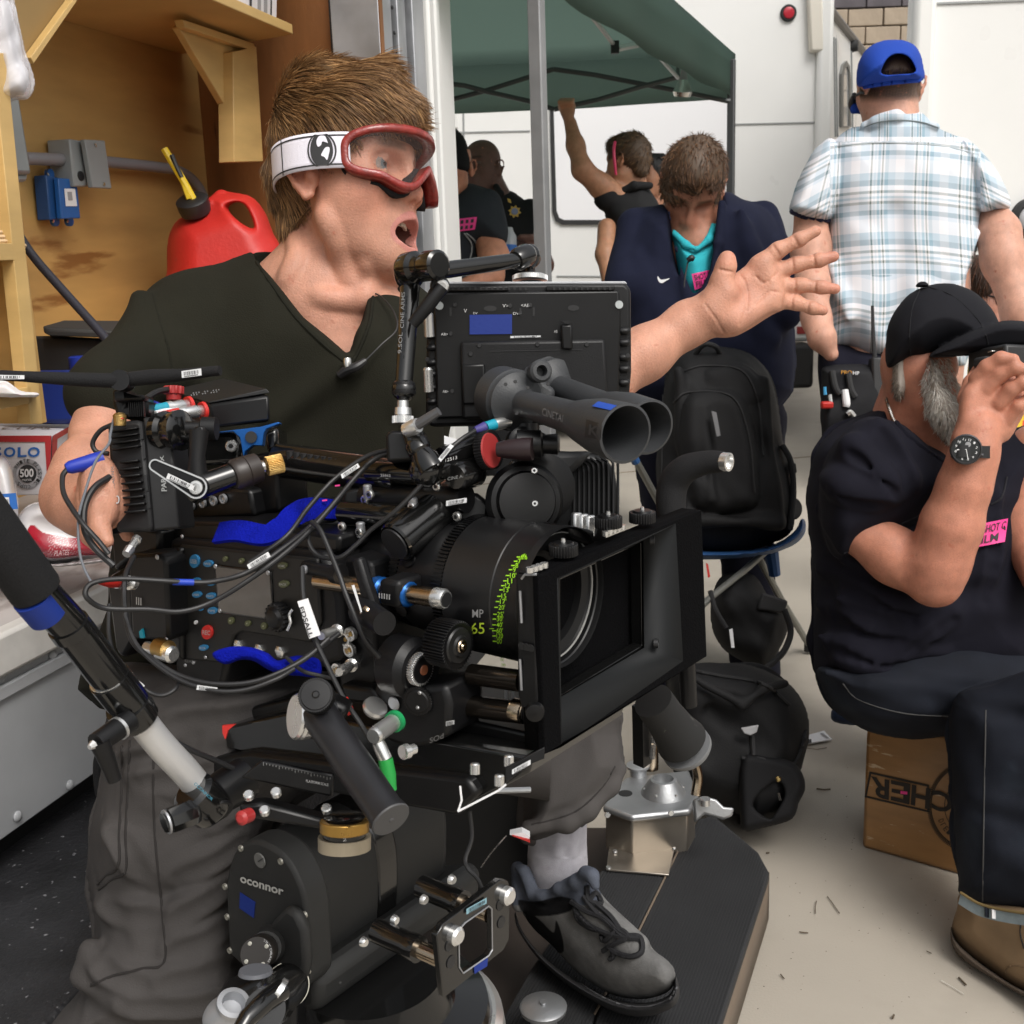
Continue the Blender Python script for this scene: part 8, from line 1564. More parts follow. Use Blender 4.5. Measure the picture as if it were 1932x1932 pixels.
for i in range(2): text_q('lettering','III II III',[P(362+i*4,748-i*4,1.105),P(412+i*4,741-i*4,1.105),P(412+i*4,739-i*4,1.105),P(362+i*4,745-i*4,1.105)],M_dim,rx,.004)
tube('top_cable',M_cable,rx,[P(275,752,1.08),P(300,738,1.1),P(340,733,1.13)],.003,8,5); v=TQ([(580,300),(640,295),(720,330),(700,350),(600,360)],1.1); prism('blue_boot',mat('blue_boot',(.008,.03,.36),.5),rx,v,FW*.02,.004)
blb=[(1140,602),(1380,572),(1640,540),(1800,496),(1812,512),(1690,560),(1665,600),(1650,715),(1560,712),(1490,770),(1475,830),(1455,700),(1440,640),(1380,585)]
prism('blue_bracket',M_lblue,rx,TQ(blb,1.085),FW*.012,.001); lathe('bracket_hole',M_black,rx,P(*K4(1548,638),1.083),-FW,[(0,.0056),(.001,.0056)],24)
prism('lower_case',M_gloss,rx,TQ([(860,600),(1400,590),(1450,700),(1460,880),(1100,900),(880,950)],1.12),FW*.05,.005); prism('lower_case',M_gloss,rx,TQ([(1660,590),(1790,540),(1800,740),(1700,790)],1.11),FW*.05,.004); screw(rx,P(*K4(1370,722),1.115),-FW,.0058)
for p,q,c in(((600,385),(960,345),'b'),((660,430),(960,385),'w'),((690,440),(1090,395),'r')):
    a,b=P(*K4(*p),1.03),P(*K4(*q),1.06); ax=b-a; L_=np.linalg.norm(ax); lathe('plug_sleeve',{'b':mat('teal_plastic',(.01,.30,.42),.5),'w':M_paper,'r':M_red}[c],rx,a,ax,[(0,.0035),(L_*.5,.0055)],14); lathe('plug',M_chrome,rx,a+ax*.45,ax,[(0,.0056),(L_*.12,.006),(L_*.14,.005),(L_*.4,.0062),(L_*.44,.0055),(L_*.55,.0055)],18); lathe('plug_ring',M_red,rx,b-ax*.01,ax,[(0,.0082),(.003,.0085),(.005,.006)],20)
# ---- small friction arm with levers at the transmitter
fa=thing('friction_arm','small black friction arm with silver edged lever and gold knurled tip','arm',P(376,920,.97))
disc('suction_disc',M_gloss,fa,P(333,812,1.0),CR*.9-FW*.45,[(-.02,.016),(-.012,.0175),(-.008,.015),(0,.0175),(.005,.018),(.009,.012)],32)
lathe('hub',M_cam,fa,P(352,808,.985),CR,[(0,.006),(.012,.006),(.014,.010),(.026,.010)],16); tube('lever',M_cam,fa,[P(376,812,.965),P(372,860,.965),P(372,905,.968)],[.0085,.0068,.0095],12); prism('lever_cap',M_camd,fa,TQ([(1015,545),(1090,530),(1115,560),(1105,650),(1030,655)],.962),FW*.012,.003)
tube('arm_tube',M_gloss,fa,[P(382,916,.965),P(440,896,.975)],.0105,16); lathe('arm_sleeve',mat('dark_brown_sleeve',(.028,.021,.018),.4),fa,P(438,898,.972),P(486,882,.985)-P(438,898,.972),[(0,.0115),(.003,.0135),(.012,.0135),(.0125,.0128),(.013,.0135),(.024,.0128)],24)
lathe('tip_neck',M_steel,fa,P(488,883,.985),P(504,879,.99)-P(488,883,.985),[(0,.004),(.004,.006),(.012,.004)],14); g=G(); g.gear(P(503,880,.985),P(530,874,.99)-P(503,880,.985),.0078,.0085,.014,34); g.obj('knurled_tip',M_gold,fa,.0004)
l0,l1=P(293,878,.935),P(371,920,.93); lw=nrm(np.cross(l1-l0,FW)); cap_=lambda c,r,a0,a1:[c+r*(nrm(l1-l0)*math.cos(a)+lw*math.sin(a)) for a in np.linspace(a0,a1,12)]
outl=cap_(l1,.0092,-math.pi/2,math.pi/2)+cap_(l0,.0052,math.pi/2,1.5*math.pi); prism('flat_lever',M_cam,fa,outl,FW*.008,.001)
outl2=cap_(l1,.0078,-math.pi/2,math.pi/2)+cap_(l0,.0040,math.pi/2,1.5*math.pi); G().ringprism([p-FW*.0012 for p in outl],[p-FW*.0012 for p in outl2],FW*.001).obj('lever_edge',M_chrome,fa)
disc('lever_screw',M_chrome,fa,l1-FW*.002,-FW,[(0,.0058),(.001,.0055),(.0011,.0034),(-.001,.003)],18); label(fa,[P(315,903,.928),P(365,926,.926),P(369,917,.926),P(319,893,.928)],lift=.002); tube('arm_tube',M_gloss,fa,[P(360,925,.975),P(385,912,.972)],.013,14)

# ---- cables
def cable(lab,pts,r=3.6,m=None,nm='cable'):
    o=px_tube(nm,m or M_cable,None,pts,r,10,7); tag(o,lab,'cable',group='cables hanging round the camera rig'); return o
cable('long black cable looping from the red plug round the camera side to the top rail',[(640,942,1.0),(590,990,.97),(540,1030,.945),(470,1078,.925),(410,1096,.92),(365,1099,.915),(310,1096,.905),(230,1092,.895),(180,1098,.885),(162,1112,.88),(166,1130,.88),(200,1148,.89),(280,1150,.90),(340,1154,.91),(400,1136,.92),(470,1094,.925),(540,1042,.94),(600,985,.965),(690,880,1.0),(740,850,1.0)],5.2)
cable('twin black cable rising beside the long loop towards the monitor arm',[(470,1062,.94),(540,1012,.945),(580,960,.965),(630,905,.985),(690,862,.99),(745,845,.98)],4.6)
o=px_tube('cable_collar',mat('blue_heat_shrink',(.008,.045,.42),.5),None,[(326,1098,.909),(366,1099,.914)],6.4,12,0); tag(o,'bright blue heat shrink band on the looping camera cable','cable marker')
cl1=thing('cable_label','white barcode label wrapped on the cable over the grey display','label',P(490,1065,.93)); label(cl1,[P(470,1074,.915),P(511,1050,.918),P(506,1041,.918),P(466,1066,.915)],lift=.001)
cl2=thing('cable_label','white barcode label on the lower cable bundle under the camera','label',P(390,1300,.9)); label(cl2,[P(371,1301,.885),P(410,1305,.885),P(411,1297,.885),P(373,1292,.885)],lift=.001)
cl3=thing('cable_label','white barcode label on the cable that slants past the pan handle','label',P(262,1290,.88)); label(cl3,[P(234,1270,.865),P(270,1300,.865),P(274,1293,.865),P(239,1263,.865)],lift=.001)
cable('black cable bundle drooping beneath the camera body',[(252,1050,.96),(236,1090,.93),(236,1150,.92),(250,1210,.91),(290,1245,.905),(340,1275,.90),(400,1290,.895),(470,1288,.895),(530,1268,.90),(580,1240,.91),(620,1205,.92)],5)
cable('second black cable running along the drooping bundle under the camera',[(235,1160,.915),(262,1222,.905),(330,1278,.892),(400,1302,.885),(460,1302,.885),(520,1282,.89),(555,1262,.90)],4.5)
cable('black cable curling from the pan handle up behind the transmitter',[(206,1140,.93),(205,1190,.92),(214,1235,.905),(232,1265,.88),(275,1302,.88),(305,1312,.885),(330,1300,.89),(337,1280,.90)],4.2)
cable('black cable arching from the blue plug down past the hand',[(126,886,.985),(118,900,.98),(120,930,.97),(135,958,.96),(158,990,.95),(185,1020,.95),(205,1045,.95)],5)
cable('thick black cable bowing in front of the gripping hand',[(207,900,.99),(178,920,.975),(160,955,.965),(160,1000,.96),(180,1035,.955),(215,1068,.955)],6.5)
cable('thin grey cable hanging beside the hand from the transmitter top',[(215,790,1.0),(208,820,.985),(205,838,.98),(180,872,.97),(160,930,.96),(148,980,.955),(150,1040,.95),(160,1075,.945),(172,1098,.94)],2.6,mat('grey_cable',(.13,.14,.16),.5))
cable('small black cable loop behind the transmitter fins',[(214,800,1.02),(190,812,1.02),(175,835,1.02),(182,852,1.02),(205,856,1.02)],4.6)
cable('black cable curving from the range finder plug down to the camera top',[(898,812,.965),(872,828,.955),(846,850,.95),(820,880,.945),(790,920,.945),(745,965,.945),(700,1000,.95),(670,1030,.95),(640,1052,.95),(605,1050,.955),(585,1030,.96),(582,1000,.965),(600,985,.97)],4.6)
cl4=thing('cable_label','white barcode label on the cable below the red rosette disc','label',P(838,860,.94)); label(cl4,[P(819,877,.94),P(826,880,.94),P(856,844,.945),P(849,840,.945)],lift=.004)
cl5=thing('cable_label','white barcode label on the black cable left of the monitor arm foot','label',P(660,895,.98)); label(cl5,[P(645,904,.97),P(678,882,.975),P(674,875,.975),P(642,896,.97)],lift=.003)
cable('black cable from the white name tag sweeping down to the handgrip',[(588,985,.955),(604,1000,.945),(622,1040,.935),(640,1085,.925),(652,1120,.92),(664,1150,.915),(676,1180,.915),(690,1210,.92),(715,1240,.93)],5.2)
cable('black cable passing behind the white name tag to the green plug',[(570,1070,.94),(572,1120,.93),(580,1170,.92),(596,1210,.915),(620,1260,.91),(650,1320,.905),(680,1365,.90),(700,1400,.90)],4.8)
cable('black cable crossing the blue strap under the side panel',[(640,1195,.93),(600,1225,.915),(545,1260,.905),(500,1285,.90)],5)
cable('black cable draped over the lower blue strap',[(540,1240,.93),(570,1265,.92),(605,1275,.92),(628,1280,.925)],4)
cable('black spiral sleeved cable running from the pan handle clamp to the head',[(282,1352,.86),(310,1385,.87),(350,1410,.88),(400,1432,.90),(440,1450,.915)],5.4)
nt=thing('name_tag','white name tag flag reading EDSALL wrapped on a camera cable','tag',P(580,1165,.91))
nq=[P(*KR(448,1118),.905),P(*KR(536,1088),.905),P(*KR(437,806),.907),P(*KR(357,830),.907)]; prism('tag_sheet',M_paper,nt,nq,FW*.0015,0)
text_q('lettering','*EDSALL',[P(*KR(374,878),.905),P(*KR(452,1108),.904),P(*KR(486,1097),.904),P(*KR(408,866),.905)],M_ink,nt,.0022)
lbl=thing('cable_label','narrow white label on the cable in front of the bronze rod','label',P(670,1130,.91)); label(lbl,[P(*KR(850,915),.905),P(*KR(860,905),.905),P(*KR(800,700),.905),P(*KR(778,705),.905)],bars=False,lift=.003)
# ---------------------------------------------------------------- fluid head, pan handle, hand grip, dolly
M_fh=mat('head_grey',(.020,.0202,.0198),.6,var=.12,vs=18,bump=.0002,bs=1200,spec=.4,wear=((.12,.12,.12),38,.73,.03))
hd_=thing('fluid_head','charcoal grey fluid tripod head with round side plate and blue tape square','tripod head',RV(600,1932,.0))
VH=.115
def HV(x,y,o=0): return RV(*KO(x,y),VH+o)
plate=[(150,520),(175,380),(225,230),(290,150),(370,118),(450,120),(560,165),(660,235),(750,345),(820,480),(870,620),(900,780),(915,1000),(930,1340),(925,1420),(880,1480),(800,1500),(640,1420),(520,1380),(430,1370),(330,1300),(180,1160),(165,900)]
pp=crom(np.array(plate[:12],float),4); plate=[tuple(p) for p in pp[:-1]]+plate[11:]
prism('side_plate',M_fh,hd_,[HV(*p,.0) for p in plate],-S_*.030,.004)
dr_=[(170,520),(200,380),(250,240),(330,160),(450,130),(580,180),(700,280),(790,420),(850,600),(880,800),(890,1100),(880,1400),(600,1400),(300,1260)]
pp=crom(np.array(dr_[:11],float),4); prism('drum',M_fh,hd_,[HV(*p,-.031) for p in pp[:-1]]+[HV(*p,-.031) for p in dr_[10:]],-S_*.215,.010)
bq=[HV(*p,-.031)-S_*.10 for p in pp[:-1]]+[HV(*p,-.031)-S_*.10 for p in dr_[10:]]; bc_=sum(bq)/len(bq); prism('drum_band',M_gloss,hd_,[p+(p-bc_)*.035 for p in bq],-S_*.030,.003)
prism('lower_housing',M_fh,hd_,[HV(x,y,-.02) for x,y in((640,1340),(900,1330),(1010,1420),(1010,1700),(860,1760),(640,1700))],-S_*.25,.010)
for x,y in((293,187),(660,307),(145,540),(880,800),(166,820),(190,1130),(897,1092),(912,1318),(430,1342),(720,776)):
    s=disc('plate_screw',mat('screw_nickel',(.42,.41,.36),.4,metal=.7),hd_,HV(x,y,.0005),S_,[(-.001,.0034),(.0012,.0030),(.0013,.0017),(.0002,.0016)],12)
disc('vent_plug',mat('plug_grey',(.12,.12,.115),.5),hd_,HV(473,295,.0005),S_,[(0,.0075),(.0015,.0072)],22); prism('plug_slot',M_black,hd_,[HV(448,306,.0024),(HV(494,276,.0024)),HV(497,284,.0024),HV(452,314,.0024)],-S_*.0003,0)
text_q('lettering','*oconnor',[HV(290,496,.0006),HV(690,622,.0006),HV(692,566,.0006),HV(292,440,.0006)],mat('pale_letter',(.42,.42,.40),.6),hd_,.0006)
prism('tape_patch',M_tape,hd_,[HV(284,594,.0008),HV(424,684,.0008),HV(410,830,.0008),HV(279,738,.0008)],-S_*.0006,0)
prism('boss',M_fh,hd_,[HV(x,y,.012) for x,y in((540,900),(700,735),(790,790),(870,960),(890,1260),(860,1420),(700,1400),(600,1300))],-S_*.012,.005)
kc=HV(455,1150,.05); lathe('drag_knob_barrel',M_fh,hd_,HV(600,1060,.0),HV(470,1135,.05)-HV(600,1060,.0),[(0,.019),(.02,.016),(.05,.0148)],36); kx=nrm(HV(470,1135,.05)-HV(600,1060,.0))
kb=lathe('drag_knob',mat('knob_brown_black',(.014,.011,.009),.45),hd_,kc-kx*.018,kx,[(0,.0138),(.002,.015),(.024,.015),(.027,.014)],44)
X,Y,_=frame(kx)
for i in range(4):
    a=.6+i*math.pi/2; disc('plate_screw',mat('screw_nickel',(.42,.41,.36),.4,metal=.7),hd_,kc+kx*.0092+(X*math.cos(a)+Y*math.sin(a))*.0105,kx,[(0,.0019),(.001,.0018),(.0011,.001),(.0003,.0009)],12)
text_fn('lettering','TILT DRAG +',lambda u,v:kc+kx*.0096+(X*math.cos(1.1-u*2.0)+Y*math.sin(1.1-u*2.0))*(.0118+.0018*v),M_txt,hd_)
bk0,bk1=HV(740,1430,.0),P(500,1905,.84); bx_=bk1-bk0; bl=np.linalg.norm(bx_); bx_=bx_/bl
lathe('brake_barrel',M_gloss,hd_,bk0,bx_,[(0,.0195),(bl*.2,.0195),(bl*.21,.0180),(bl*.75,.0180),(bl*.78,.015),(bl,.015)],36); lathe('brake_band',mat('nickel_band',(.52,.50,.42),.3,metal=.9),hd_,bk0+bx_*bl*.08,bx_,[(0,.0202),(.006,.0202)],36)
tube('brake_lever',M_gloss,hd_,[P(530,1868,.85),P(500,1890,.835),P(466,1922,.82),(P(452,1946,.815))],[.0085,.0078,.007,.006],14); lathe('lever_ring',M_chrome,hd_,P(522,1866,.845),P(536,1876,.845)-P(522,1866,.845),[(0,.0095),(.004,.0095)],24)
# level bubble in a gold ring, on a bracket
lb=P(650,1576,.86); lathe('level_bracket',mat('beige_metal',(.34,.29,.21),.45,metal=.4),hd_,P(650,1602,.868),CU,[(0,.020),(.010,.020)],32); lathe('level_cup',M_gloss,hd_,P(650,1594,.866),CU,[(0,.0165),(.022,.0165),(.023,.013)],32)
g=G(); lc_=P(650,1547,.858); g.ringprism([lc_+.0185*(CR*math.cos(a)+FW*math.sin(a)*.95) for a in np.linspace(0,6.283,32,False)],[lc_+.0135*(CR*math.cos(a)+FW*math.sin(a)*.95) for a in np.linspace(0,6.283,32,False)],-CU*.009); g.obj('gold_ring',mat('worn_gold',(.46,.27,.07),.35,metal=.9,rvar=.1,vs=40),hd_,.001); lathe('bubble_glass',mat('bubble_glass',(.03,.026,.02),.06,coat=1),hd_,lc_-CU*.010,CU,[(0,.0135),(.004,.0135)],24)
text_q('lettering','2',[P(647,1587,.846),P(654,1586,.846),P(654,1580,.846),P(647,1581,.846)],M_txt,hd_,.001)
# sliding plate with scale on top of the head
pz('sliding_base',M_camd,hd_,[(385,1432),(470,1420),(880,1470),(900,1500),(860,1540),(470,1470),(410,1490)],.085,.13,.004)
pz('camera_sled',M_gloss,hd_,[(422,1372),(560,1340),(760,1385),(1004,1430),(996,1460),(866,1532),(740,1502),(426,1412)],.075,.14,.003)
pz('sled_top',M_camd,hd_,[(470,1335),(620,1300),(1000,1385),(1006,1425),(760,1392),(424,1372)],.05,.12,.003)
prism('red_corner',M_red,hd_,[P(419,1369,.93),P(444,1367,.93),P(430,1378,.928),P(425,1395,.928),P(420,1384,.93)],FW*.004,0)
q=[P(*K02(x,y),.885) for x,y in((1360,540),(1880,650),(1890,520),(1480,440))]; prism('scale_plate',M_camd,hd_,q,FW*.006,.002)
g=G()
for i in range(22):
    a=P(497+i*6,1438.5+i*1.35,.883); h=(6 if i%5==0 else 3.5)*.89/F; g.box(a-CU*h/2,(.0005,.0004,h),np.array([CR,FW,CU]))
g.obj('scale_marks',M_dim,hd_); text_q('lettering','PLATFORM SCALE',[P(578,1475,.882),P(620,1483,.882),P(620,1478,.882),P(578,1470,.882)],M_txt,hd_,.001)
prism('sled_flag',M_camd,hd_,[P(*K12(x,y),.83) for x,y in((930,480),(1150,365),(1150,430),(1050,470),(930,570))],FW*.003,.0005); label(hd_,[P(966,1461,.828),P(1001,1442,.828),P(1001,1433,.828),P(966,1452,.828)])
for pts in([(868,1483),(871,1510),(864,1531)],[(864,1531),(940,1492),(955,1480)]): G().tube([P(x,y,.829) for x,y in pts],.0008,5).obj('worn_edge',M_paper,hd_)
for x,y,d in((896,1455,.85),(942,1477,.84),(960,1440,.85)): disc('bolt_post',M_chrome,hd_,P(x,y,d),CU,[(-.002,.0038),(.005,.0038),(.006,.003)],14)
prism('front_rail',M_camd,hd_,[P(*K02(x,y),.87) for x,y in((1350,690),(1480,680),(1860,780),(1850,840),(1360,760))],FW*.02,.003)
for x,y in((1410,648),(1565,632),(1500,735),(1850,725)): disc('bolt_post',M_chrome,hd_,P(*K02(x,y),.866),-FW*.6+CU*.7,[(0,.004),(.004,.004),(.005,.003)],12)
disc('red_button',mat('red_knob',(.48,.05,.05),.4),hd_,P(*K02(1412,748),.862),-FW-CR*.4,[(0,.0055),(.010,.0055),(.012,.003)],18)
# front accessory plate on rods
pl_=[K12(x,y) for x,y in((540,1430),(575,1370),(900,1115),(945,1120),(955,1160),(950,1450),(920,1510),(580,1785))]; wi=[K12(x,y) for x,y in((665,1400),(700,1360),(835,1265),(852,1280),(855,1510),(835,1545),(690,1645),(668,1610))]
UPL=uvz(P(890,1770,.90))[0]; G().ringprism([RU(*p,UPL) for p in pl_],[RU(*p,UPL) for p in wi],-A_*.006).obj('accessory_plate',M_gloss,hd_,.001)
tube('window_edge',M_alu,hd_,[RU(*p,UPL+.0006) for p in wi]+[RU(*wi[0],UPL+.0006)],.0007,5)
for x,y in((925,1200),(632,1425)): b=RU(*K12(x,y),UPL); s=disc('thumb_screw',M_chrome,hd_,b,A_,[(0,.0075),(.005,.0075),(.007,.0055)],22); 
for x,y in((905,1355),(620,1580),(612,1485),(900,1255)): disc('plate_hole',M_black,hd_,RU(*K12(x,y),UPL+.0002),A_,[(0,.005),(.0006,.005)],14)
label(hd_,[RU(*K12(705,1312),UPL+.001),RU(*K12(820,1248),UPL+.001),RU(*K12(820,1215),UPL+.001),RU(*K12(705,1280),UPL+.001)],mat('pale_blue_print',(.20,.36,.42),.6))
prism('tape_patch',M_tape,hd_,[RU(*K12(x,y),UPL+.001) for x,y in((752,1605),(830,1560),(826,1605),(755,1648))],-A_*.0006,0)
for x0,y0,x1,y1 in((210,1440,440,1510),(520,1200,690,1250)):
    b=RU(*K12(x1,y1),UPL-.034); lathe('rod_sleeve',M_gloss,hd_,b-A_*.046,A_,[(0,.0098),(.034,.0098),(.036,.0108),(.046,.0108)],26); tube('plate_rod',M_bronze,hd_,[b-A_*.002,b+A_*.0275],.0070,20)
for x,y in((120,1465),(295,1340),(460,1225),(618,1112)): disc('drum_screw',M_chrome,hd_,P(*K12(x,y),.93),A_,[(0,.0042),(.003,.0038),(.004,.003)],12)
px_tube('drum_cable',M_cable,hd_,[(886,1530,.96),(890,1580,.96),(878,1620,.955),(884,1640,.95),(902,1660,.95),(914,1690,.95)],4,8)
# pan handle
ph=thing('pan_handle','black foam gripped pan handle with silver tube reaching in from the left','handle',P(390,1510,.92))
d0,d1=.72,.90
hp3=lambda x,y:P(x,y,.72+.18*max(0,(x+20))/400)
lathe('foam_grip',M_foam2,ph,hp3(-60,935),hp3(70,1118)-hp3(-60,935),[(-.02,.0172),(.0775,.0172),(.080,.0165),(.081,.012)],32)
ax_=nrm(hp3(200,1300)-hp3(70,1118))
tube('outer_tube',M_gloss,ph,[hp3(62,1106),hp3(142,1192)],.0132,26); G().tube([hp3(60,1125),hp3(90,1160)],.01335,26).obj('tape_wrap',M_tape,ph)
lathe('tube_collar',M_gloss,ph,hp3(128,1178),ax_,[(0,.0145),(.008,.0145),(.009,.0132)],26); tube('outer_tube',M_gloss,ph,[hp3(138,1188),hp3(248,1330)],.0138,26); lathe('bright_edge',M_chrome,ph,hp3(204,1278),ax_,[(0,.0141),(.0008,.0141)],26); tube('lower_sleeve',M_gloss,ph,[hp3(206,1280),hp3(258,1346)],.0152,26)
lathe('clamp_collar',M_gloss,ph,hp3(240,1330),ax_,[(0,.0165),(.016,.0165),(.018,.015)],28)
tube('inner_tube',mat('silver_tube',(.66,.66,.66),.42,metal=.55,bump=.0001,bs=300,rvar=.08),ph,[hp3(255,1345),hp3(300,1402),hp3(345,1450),hp3(372,1482)],.0112,24,5)
tube('lock_lever_hub',M_cam,ph,[hp3(200,1392)-FW*.02,hp3(262,1350)-FW*.02],[.0075,.0085],14); tube('lock_lever',M_cam,ph,[hp3(208,1385)-FW*.022,hp3(222,1420)-FW*.022,hp3(236,1458)-FW*.022],[.0075,.0062,.0050],12); lathe('lock_ring',M_chrome,ph,hp3(240,1366)-FW*.02,hp3(262,1350)-hp3(240,1366),[(0,.0088),(.0025,.0088)],18); disc('lock_screw',M_chrome,ph,hp3(198,1393)-FW*.022,hp3(200,1392)-hp3(262,1350),[(0,.0035),(.004,.002)],8)
lathe('joint',M_gloss,ph,P(360,1490,.885),P(412,1538,.905)-P(360,1490,.885),[(0,.0135),(.003,.0175),(.014,.0178),(.026,.0178),(.029,.016)],32); tube('joint_arm',M_camd,ph,[P(400,1505,.905),P(460,1470,.93)],[.016,.018],20); disc('joint_cap',M_cam,ph,P(410,1530,.893),P(412,1538,.895)-P(360,1490,.885)-FW*.03,[(0,.0125),(.002,.012)],28)
lathe('joint_knob',M_gloss,ph,P(372,1528,.88),P(312,1552,.865)-P(372,1528,.88),[(0,.009),(.004,.0105),(.022,.0098),(.0225,.0078),(.027,.0078)],8); lathe('knob_edge',M_alu,ph,P(316,1550,.866),P(312,1552,.865)-P(372,1528,.88),[(0,.0095),(.0015,.0095)],18)
text_q('lettering','OCONNOR',[P(368,1478,.868),P(402,1509,.868),P(405,1504,.868),P(372,1473,.868)],mat('teal_print',(.04,.20,.28),.6),ph,.004)
# foam handgrip hanging at the front
hg=thing('hand_grip','black foam hand grip with silver ringed rosette below the camera','grip',P(700,1550,.80))
g0,g1=P(600,1345,.86),P(737,1545,.79); ga=nrm(g1-g0); gl=np.linalg.norm(g1-g0)
lathe('grip_foam',mat('smooth_grip_black',(.013,.013,.015),.38,var=.2,vs=30,spec=.5),hg,g0,ga,[(-.004,.0105),(0,.0135),(gl*.5,.0138),(gl*.92,.0132),(gl*.97,.0142),(gl,.0146)],36); lathe('end_cap',mat('grip_cap_grey',(.060,.060,.062),.55),hg,g1,ga,[(0,.0146),(.0012,.014),(.0013,.002),(.002,.0012)],36)
rs=P(562,1352,.865); lathe('rosette',M_chrome,hg,rs,CR*-.75-FW*.45+CU*.1,[(-.012,.016),(-.003,.0175),(-.001,.0165),(.001,.0175),(.003,.016)],36); lathe('rosette_body',M_gloss,hg,rs,CR*.75+FW*.45-CU*.1,[(-.001,.0165),(.026,.0165)],32)
g=G(); kp=P(600,1316,.845); g.gear(kp,-FW*.9+CU*.35-CR*.05,.0125,.0132,.009,48); g.obj('knurled_knob',M_cam,hg,.0003); disc('knob_face',M_camd,hg,kp+nrm(-FW*.9+CU*.35)*.0091,-FW*.9+CU*.35,[(0,.0115),(.001,.011),(.0012,.003),(.002,.002)],24); prism('grip_bracket',M_camd,hg,[P(x,y,.87) for x,y in((548,1330),(600,1305),(660,1335),(640,1370),(580,1385))],FW*.03,.004)
gp_=thing('green_plug','silver right angled plug with green sleeve hanging under the lens motor','plug',P(738,1490,.86))
a,b=P(704,1390,.845),P(748,1358,.875); ax=b-a; L_=np.linalg.norm(ax); lathe('plug_body',M_chrome,gp_,a,ax,[(0,.0055),(.003,.0066)]+[(.004+i*.0022,.0064+.0003*(i%2)) for i in range(9)]+[(L_*.85,.0066),(L_*.86,.0055),(L_,.0055)],20); lathe('green_ring',mat('green_anodised',(.01,.25,.08),.4),gp_,P(742,1363,.87),ax,[(0,.0082),(.004,.0085),(.006,.006)],24)
lathe('plug_stem',M_chrome,gp_,P(713,1400,.852),P(728,1434,.852)-P(713,1400,.852),[(0,.0048),(.004,.0052),(.014,.0052)],16); lathe('green_sleeve',mat('green_rubber',(.012,.27,.045),.5),gp_,P(727,1432,.852),P(738,1490,.852)-P(727,1432,.852),[(0,.0056),(.012,.0058),(.020,.0046),(.024,.0042)],18); lathe('jack_screw',M_chrome,gp_,P(760,1420,.86),P(784,1412,.87)-P(760,1420,.86),[(0,.0055),(.005,.0058),(.006,.004),(.012,.004)],16)

# ---- dolly
dl=thing('camera_dolly','low camera dolly with ribbed rubber treads and steel housing carrying the head','dolly',GND(1200,1800))
ZT=.15; M_trd=mat('ribbed_rubber',(.019,.0195,.021),.75,var=.12,vs=8); M_side=mat('dolly_side_tan',(.15,.115,.085),.6,var=.1,vs=6); M_cast=mat('cast_aluminium',(.40,.41,.42),.42,metal=.8,var=.12,vs=14,bump=.0004,bs=120); M_stn=mat('brushed_steel',(.40,.36,.31),.36,metal=.9,var=.12,vs=10,rvar=.08)
Z_=lambda x,y,o=0:RZ(x,y,ZT+o)
t1=[Z_(x,y) for x,y in((1288,1588),(1318,1545),(1346,1537),(1431,1608),(1451,1645),(1446,1662),(1354,1945),(1310,2080),(1090,2080),(1126,1915),(1204,1761))]; prism('tread_board',M_trd,dl,t1,(0,0,-.02),.003)
t2=[Z_(x,y) for x,y in((1134,1642),(1272,1618),(1200,1757),(1121,1912),(1084,2080),(860,2080),(960,1900),(1000,1830))]; prism('tread_board',M_trd,dl,t2,(0,0,-.02),.003)
sp_=[Z_(x,y,-.02) for x,y in((1452,1645),(1447,1662),(1356,1945),(1312,2080))]; g=G(); n=len(sp_)
g.add(sp_+[p-Z3*.10 for p in sp_],[(i,i+1,i+1+n,i+n) for i in range(n-1)]); o=g.obj('side_skirt',M_side,dl,sharp=20); m_=o.modifiers.new('t','SOLIDIFY'); m_.thickness=.01
rd=nrm(Z_(1446,1662)-Z_(1354,1945)); rn=np.cross(Z3,rd); pA=Z_(1354,1945); g=G()
def inpoly(p,poly): 
    return polydist(np.array([(q@rd,q@rn) for q in poly]),np.array([[p@rd]]),np.array([[p@rn]]))[0,0]<-.004
for poly in(t1,t2):
    ss=[q@rn for q in poly]; tt=[q@rd for q in poly]
    k=min(ss)+.004
    while k<max(ss):
        run=None; st_=np.arange(min(tt),max(tt)+.02,.012)
        for t in st_:
            p=rd*t+rn*k; i_=inpoly(p,poly)
            if i_ and run is None: run=t
            if (not i_ or t==st_[-1]) and run is not None:
                if t-run>.02: g.box(rd*(run+t-.012)/2+rn*k+Z3*(ZT+.0009),(t-run-.012,.0024,.0018),np.array([rd,rn,Z3]))
                run=None
        k+=.0052
o=g.obj('rib',M_trd,dl); o['kind']='stuff'
tube('board_gap',M_side,dl,[Z_(1289,1586,.0015),Z_(1204,1759,.0015),Z_(1122,1913,.0015)],.002,6)
prism('chassis',mat('dolly_brown',(.045,.033,.026),.7,var=.2,vs=6),dl,[RZ(x,y,.045) for x,y in((820,1560),(1150,1560),(1420,1640),(1320,2100),(500,2100),(560,1850))],(0,0,-.03),.005)
tp_=[(1137,1521),(1147,1501),(1180,1466),(1300,1452),(1318,1500),(1302,1528),(1192,1540)]; 
ZH=.245
prism('housing_top',M_cast,dl,[RZ(x,y,ZH) for x,y in tp_],(0,0,-.014),.005); prism('housing_wall',M_stn,dl,[RZ(x,y,ZH)-Z3*.0145+np.array([.0,.004,0]) for x,y in((1142,1520),(1152,1503),(1182,1470),(1296,1456),(1312,1500),(1298,1524),(1192,1535))],(0,0,-.082),.003)
prism('housing_apron',M_stn,dl,[RZ(1150,1592,.158),RZ(1276,1584,.158),RZ(1262,1650,.158),RZ(1144,1640,.158)],(0,0,-.004),.001)
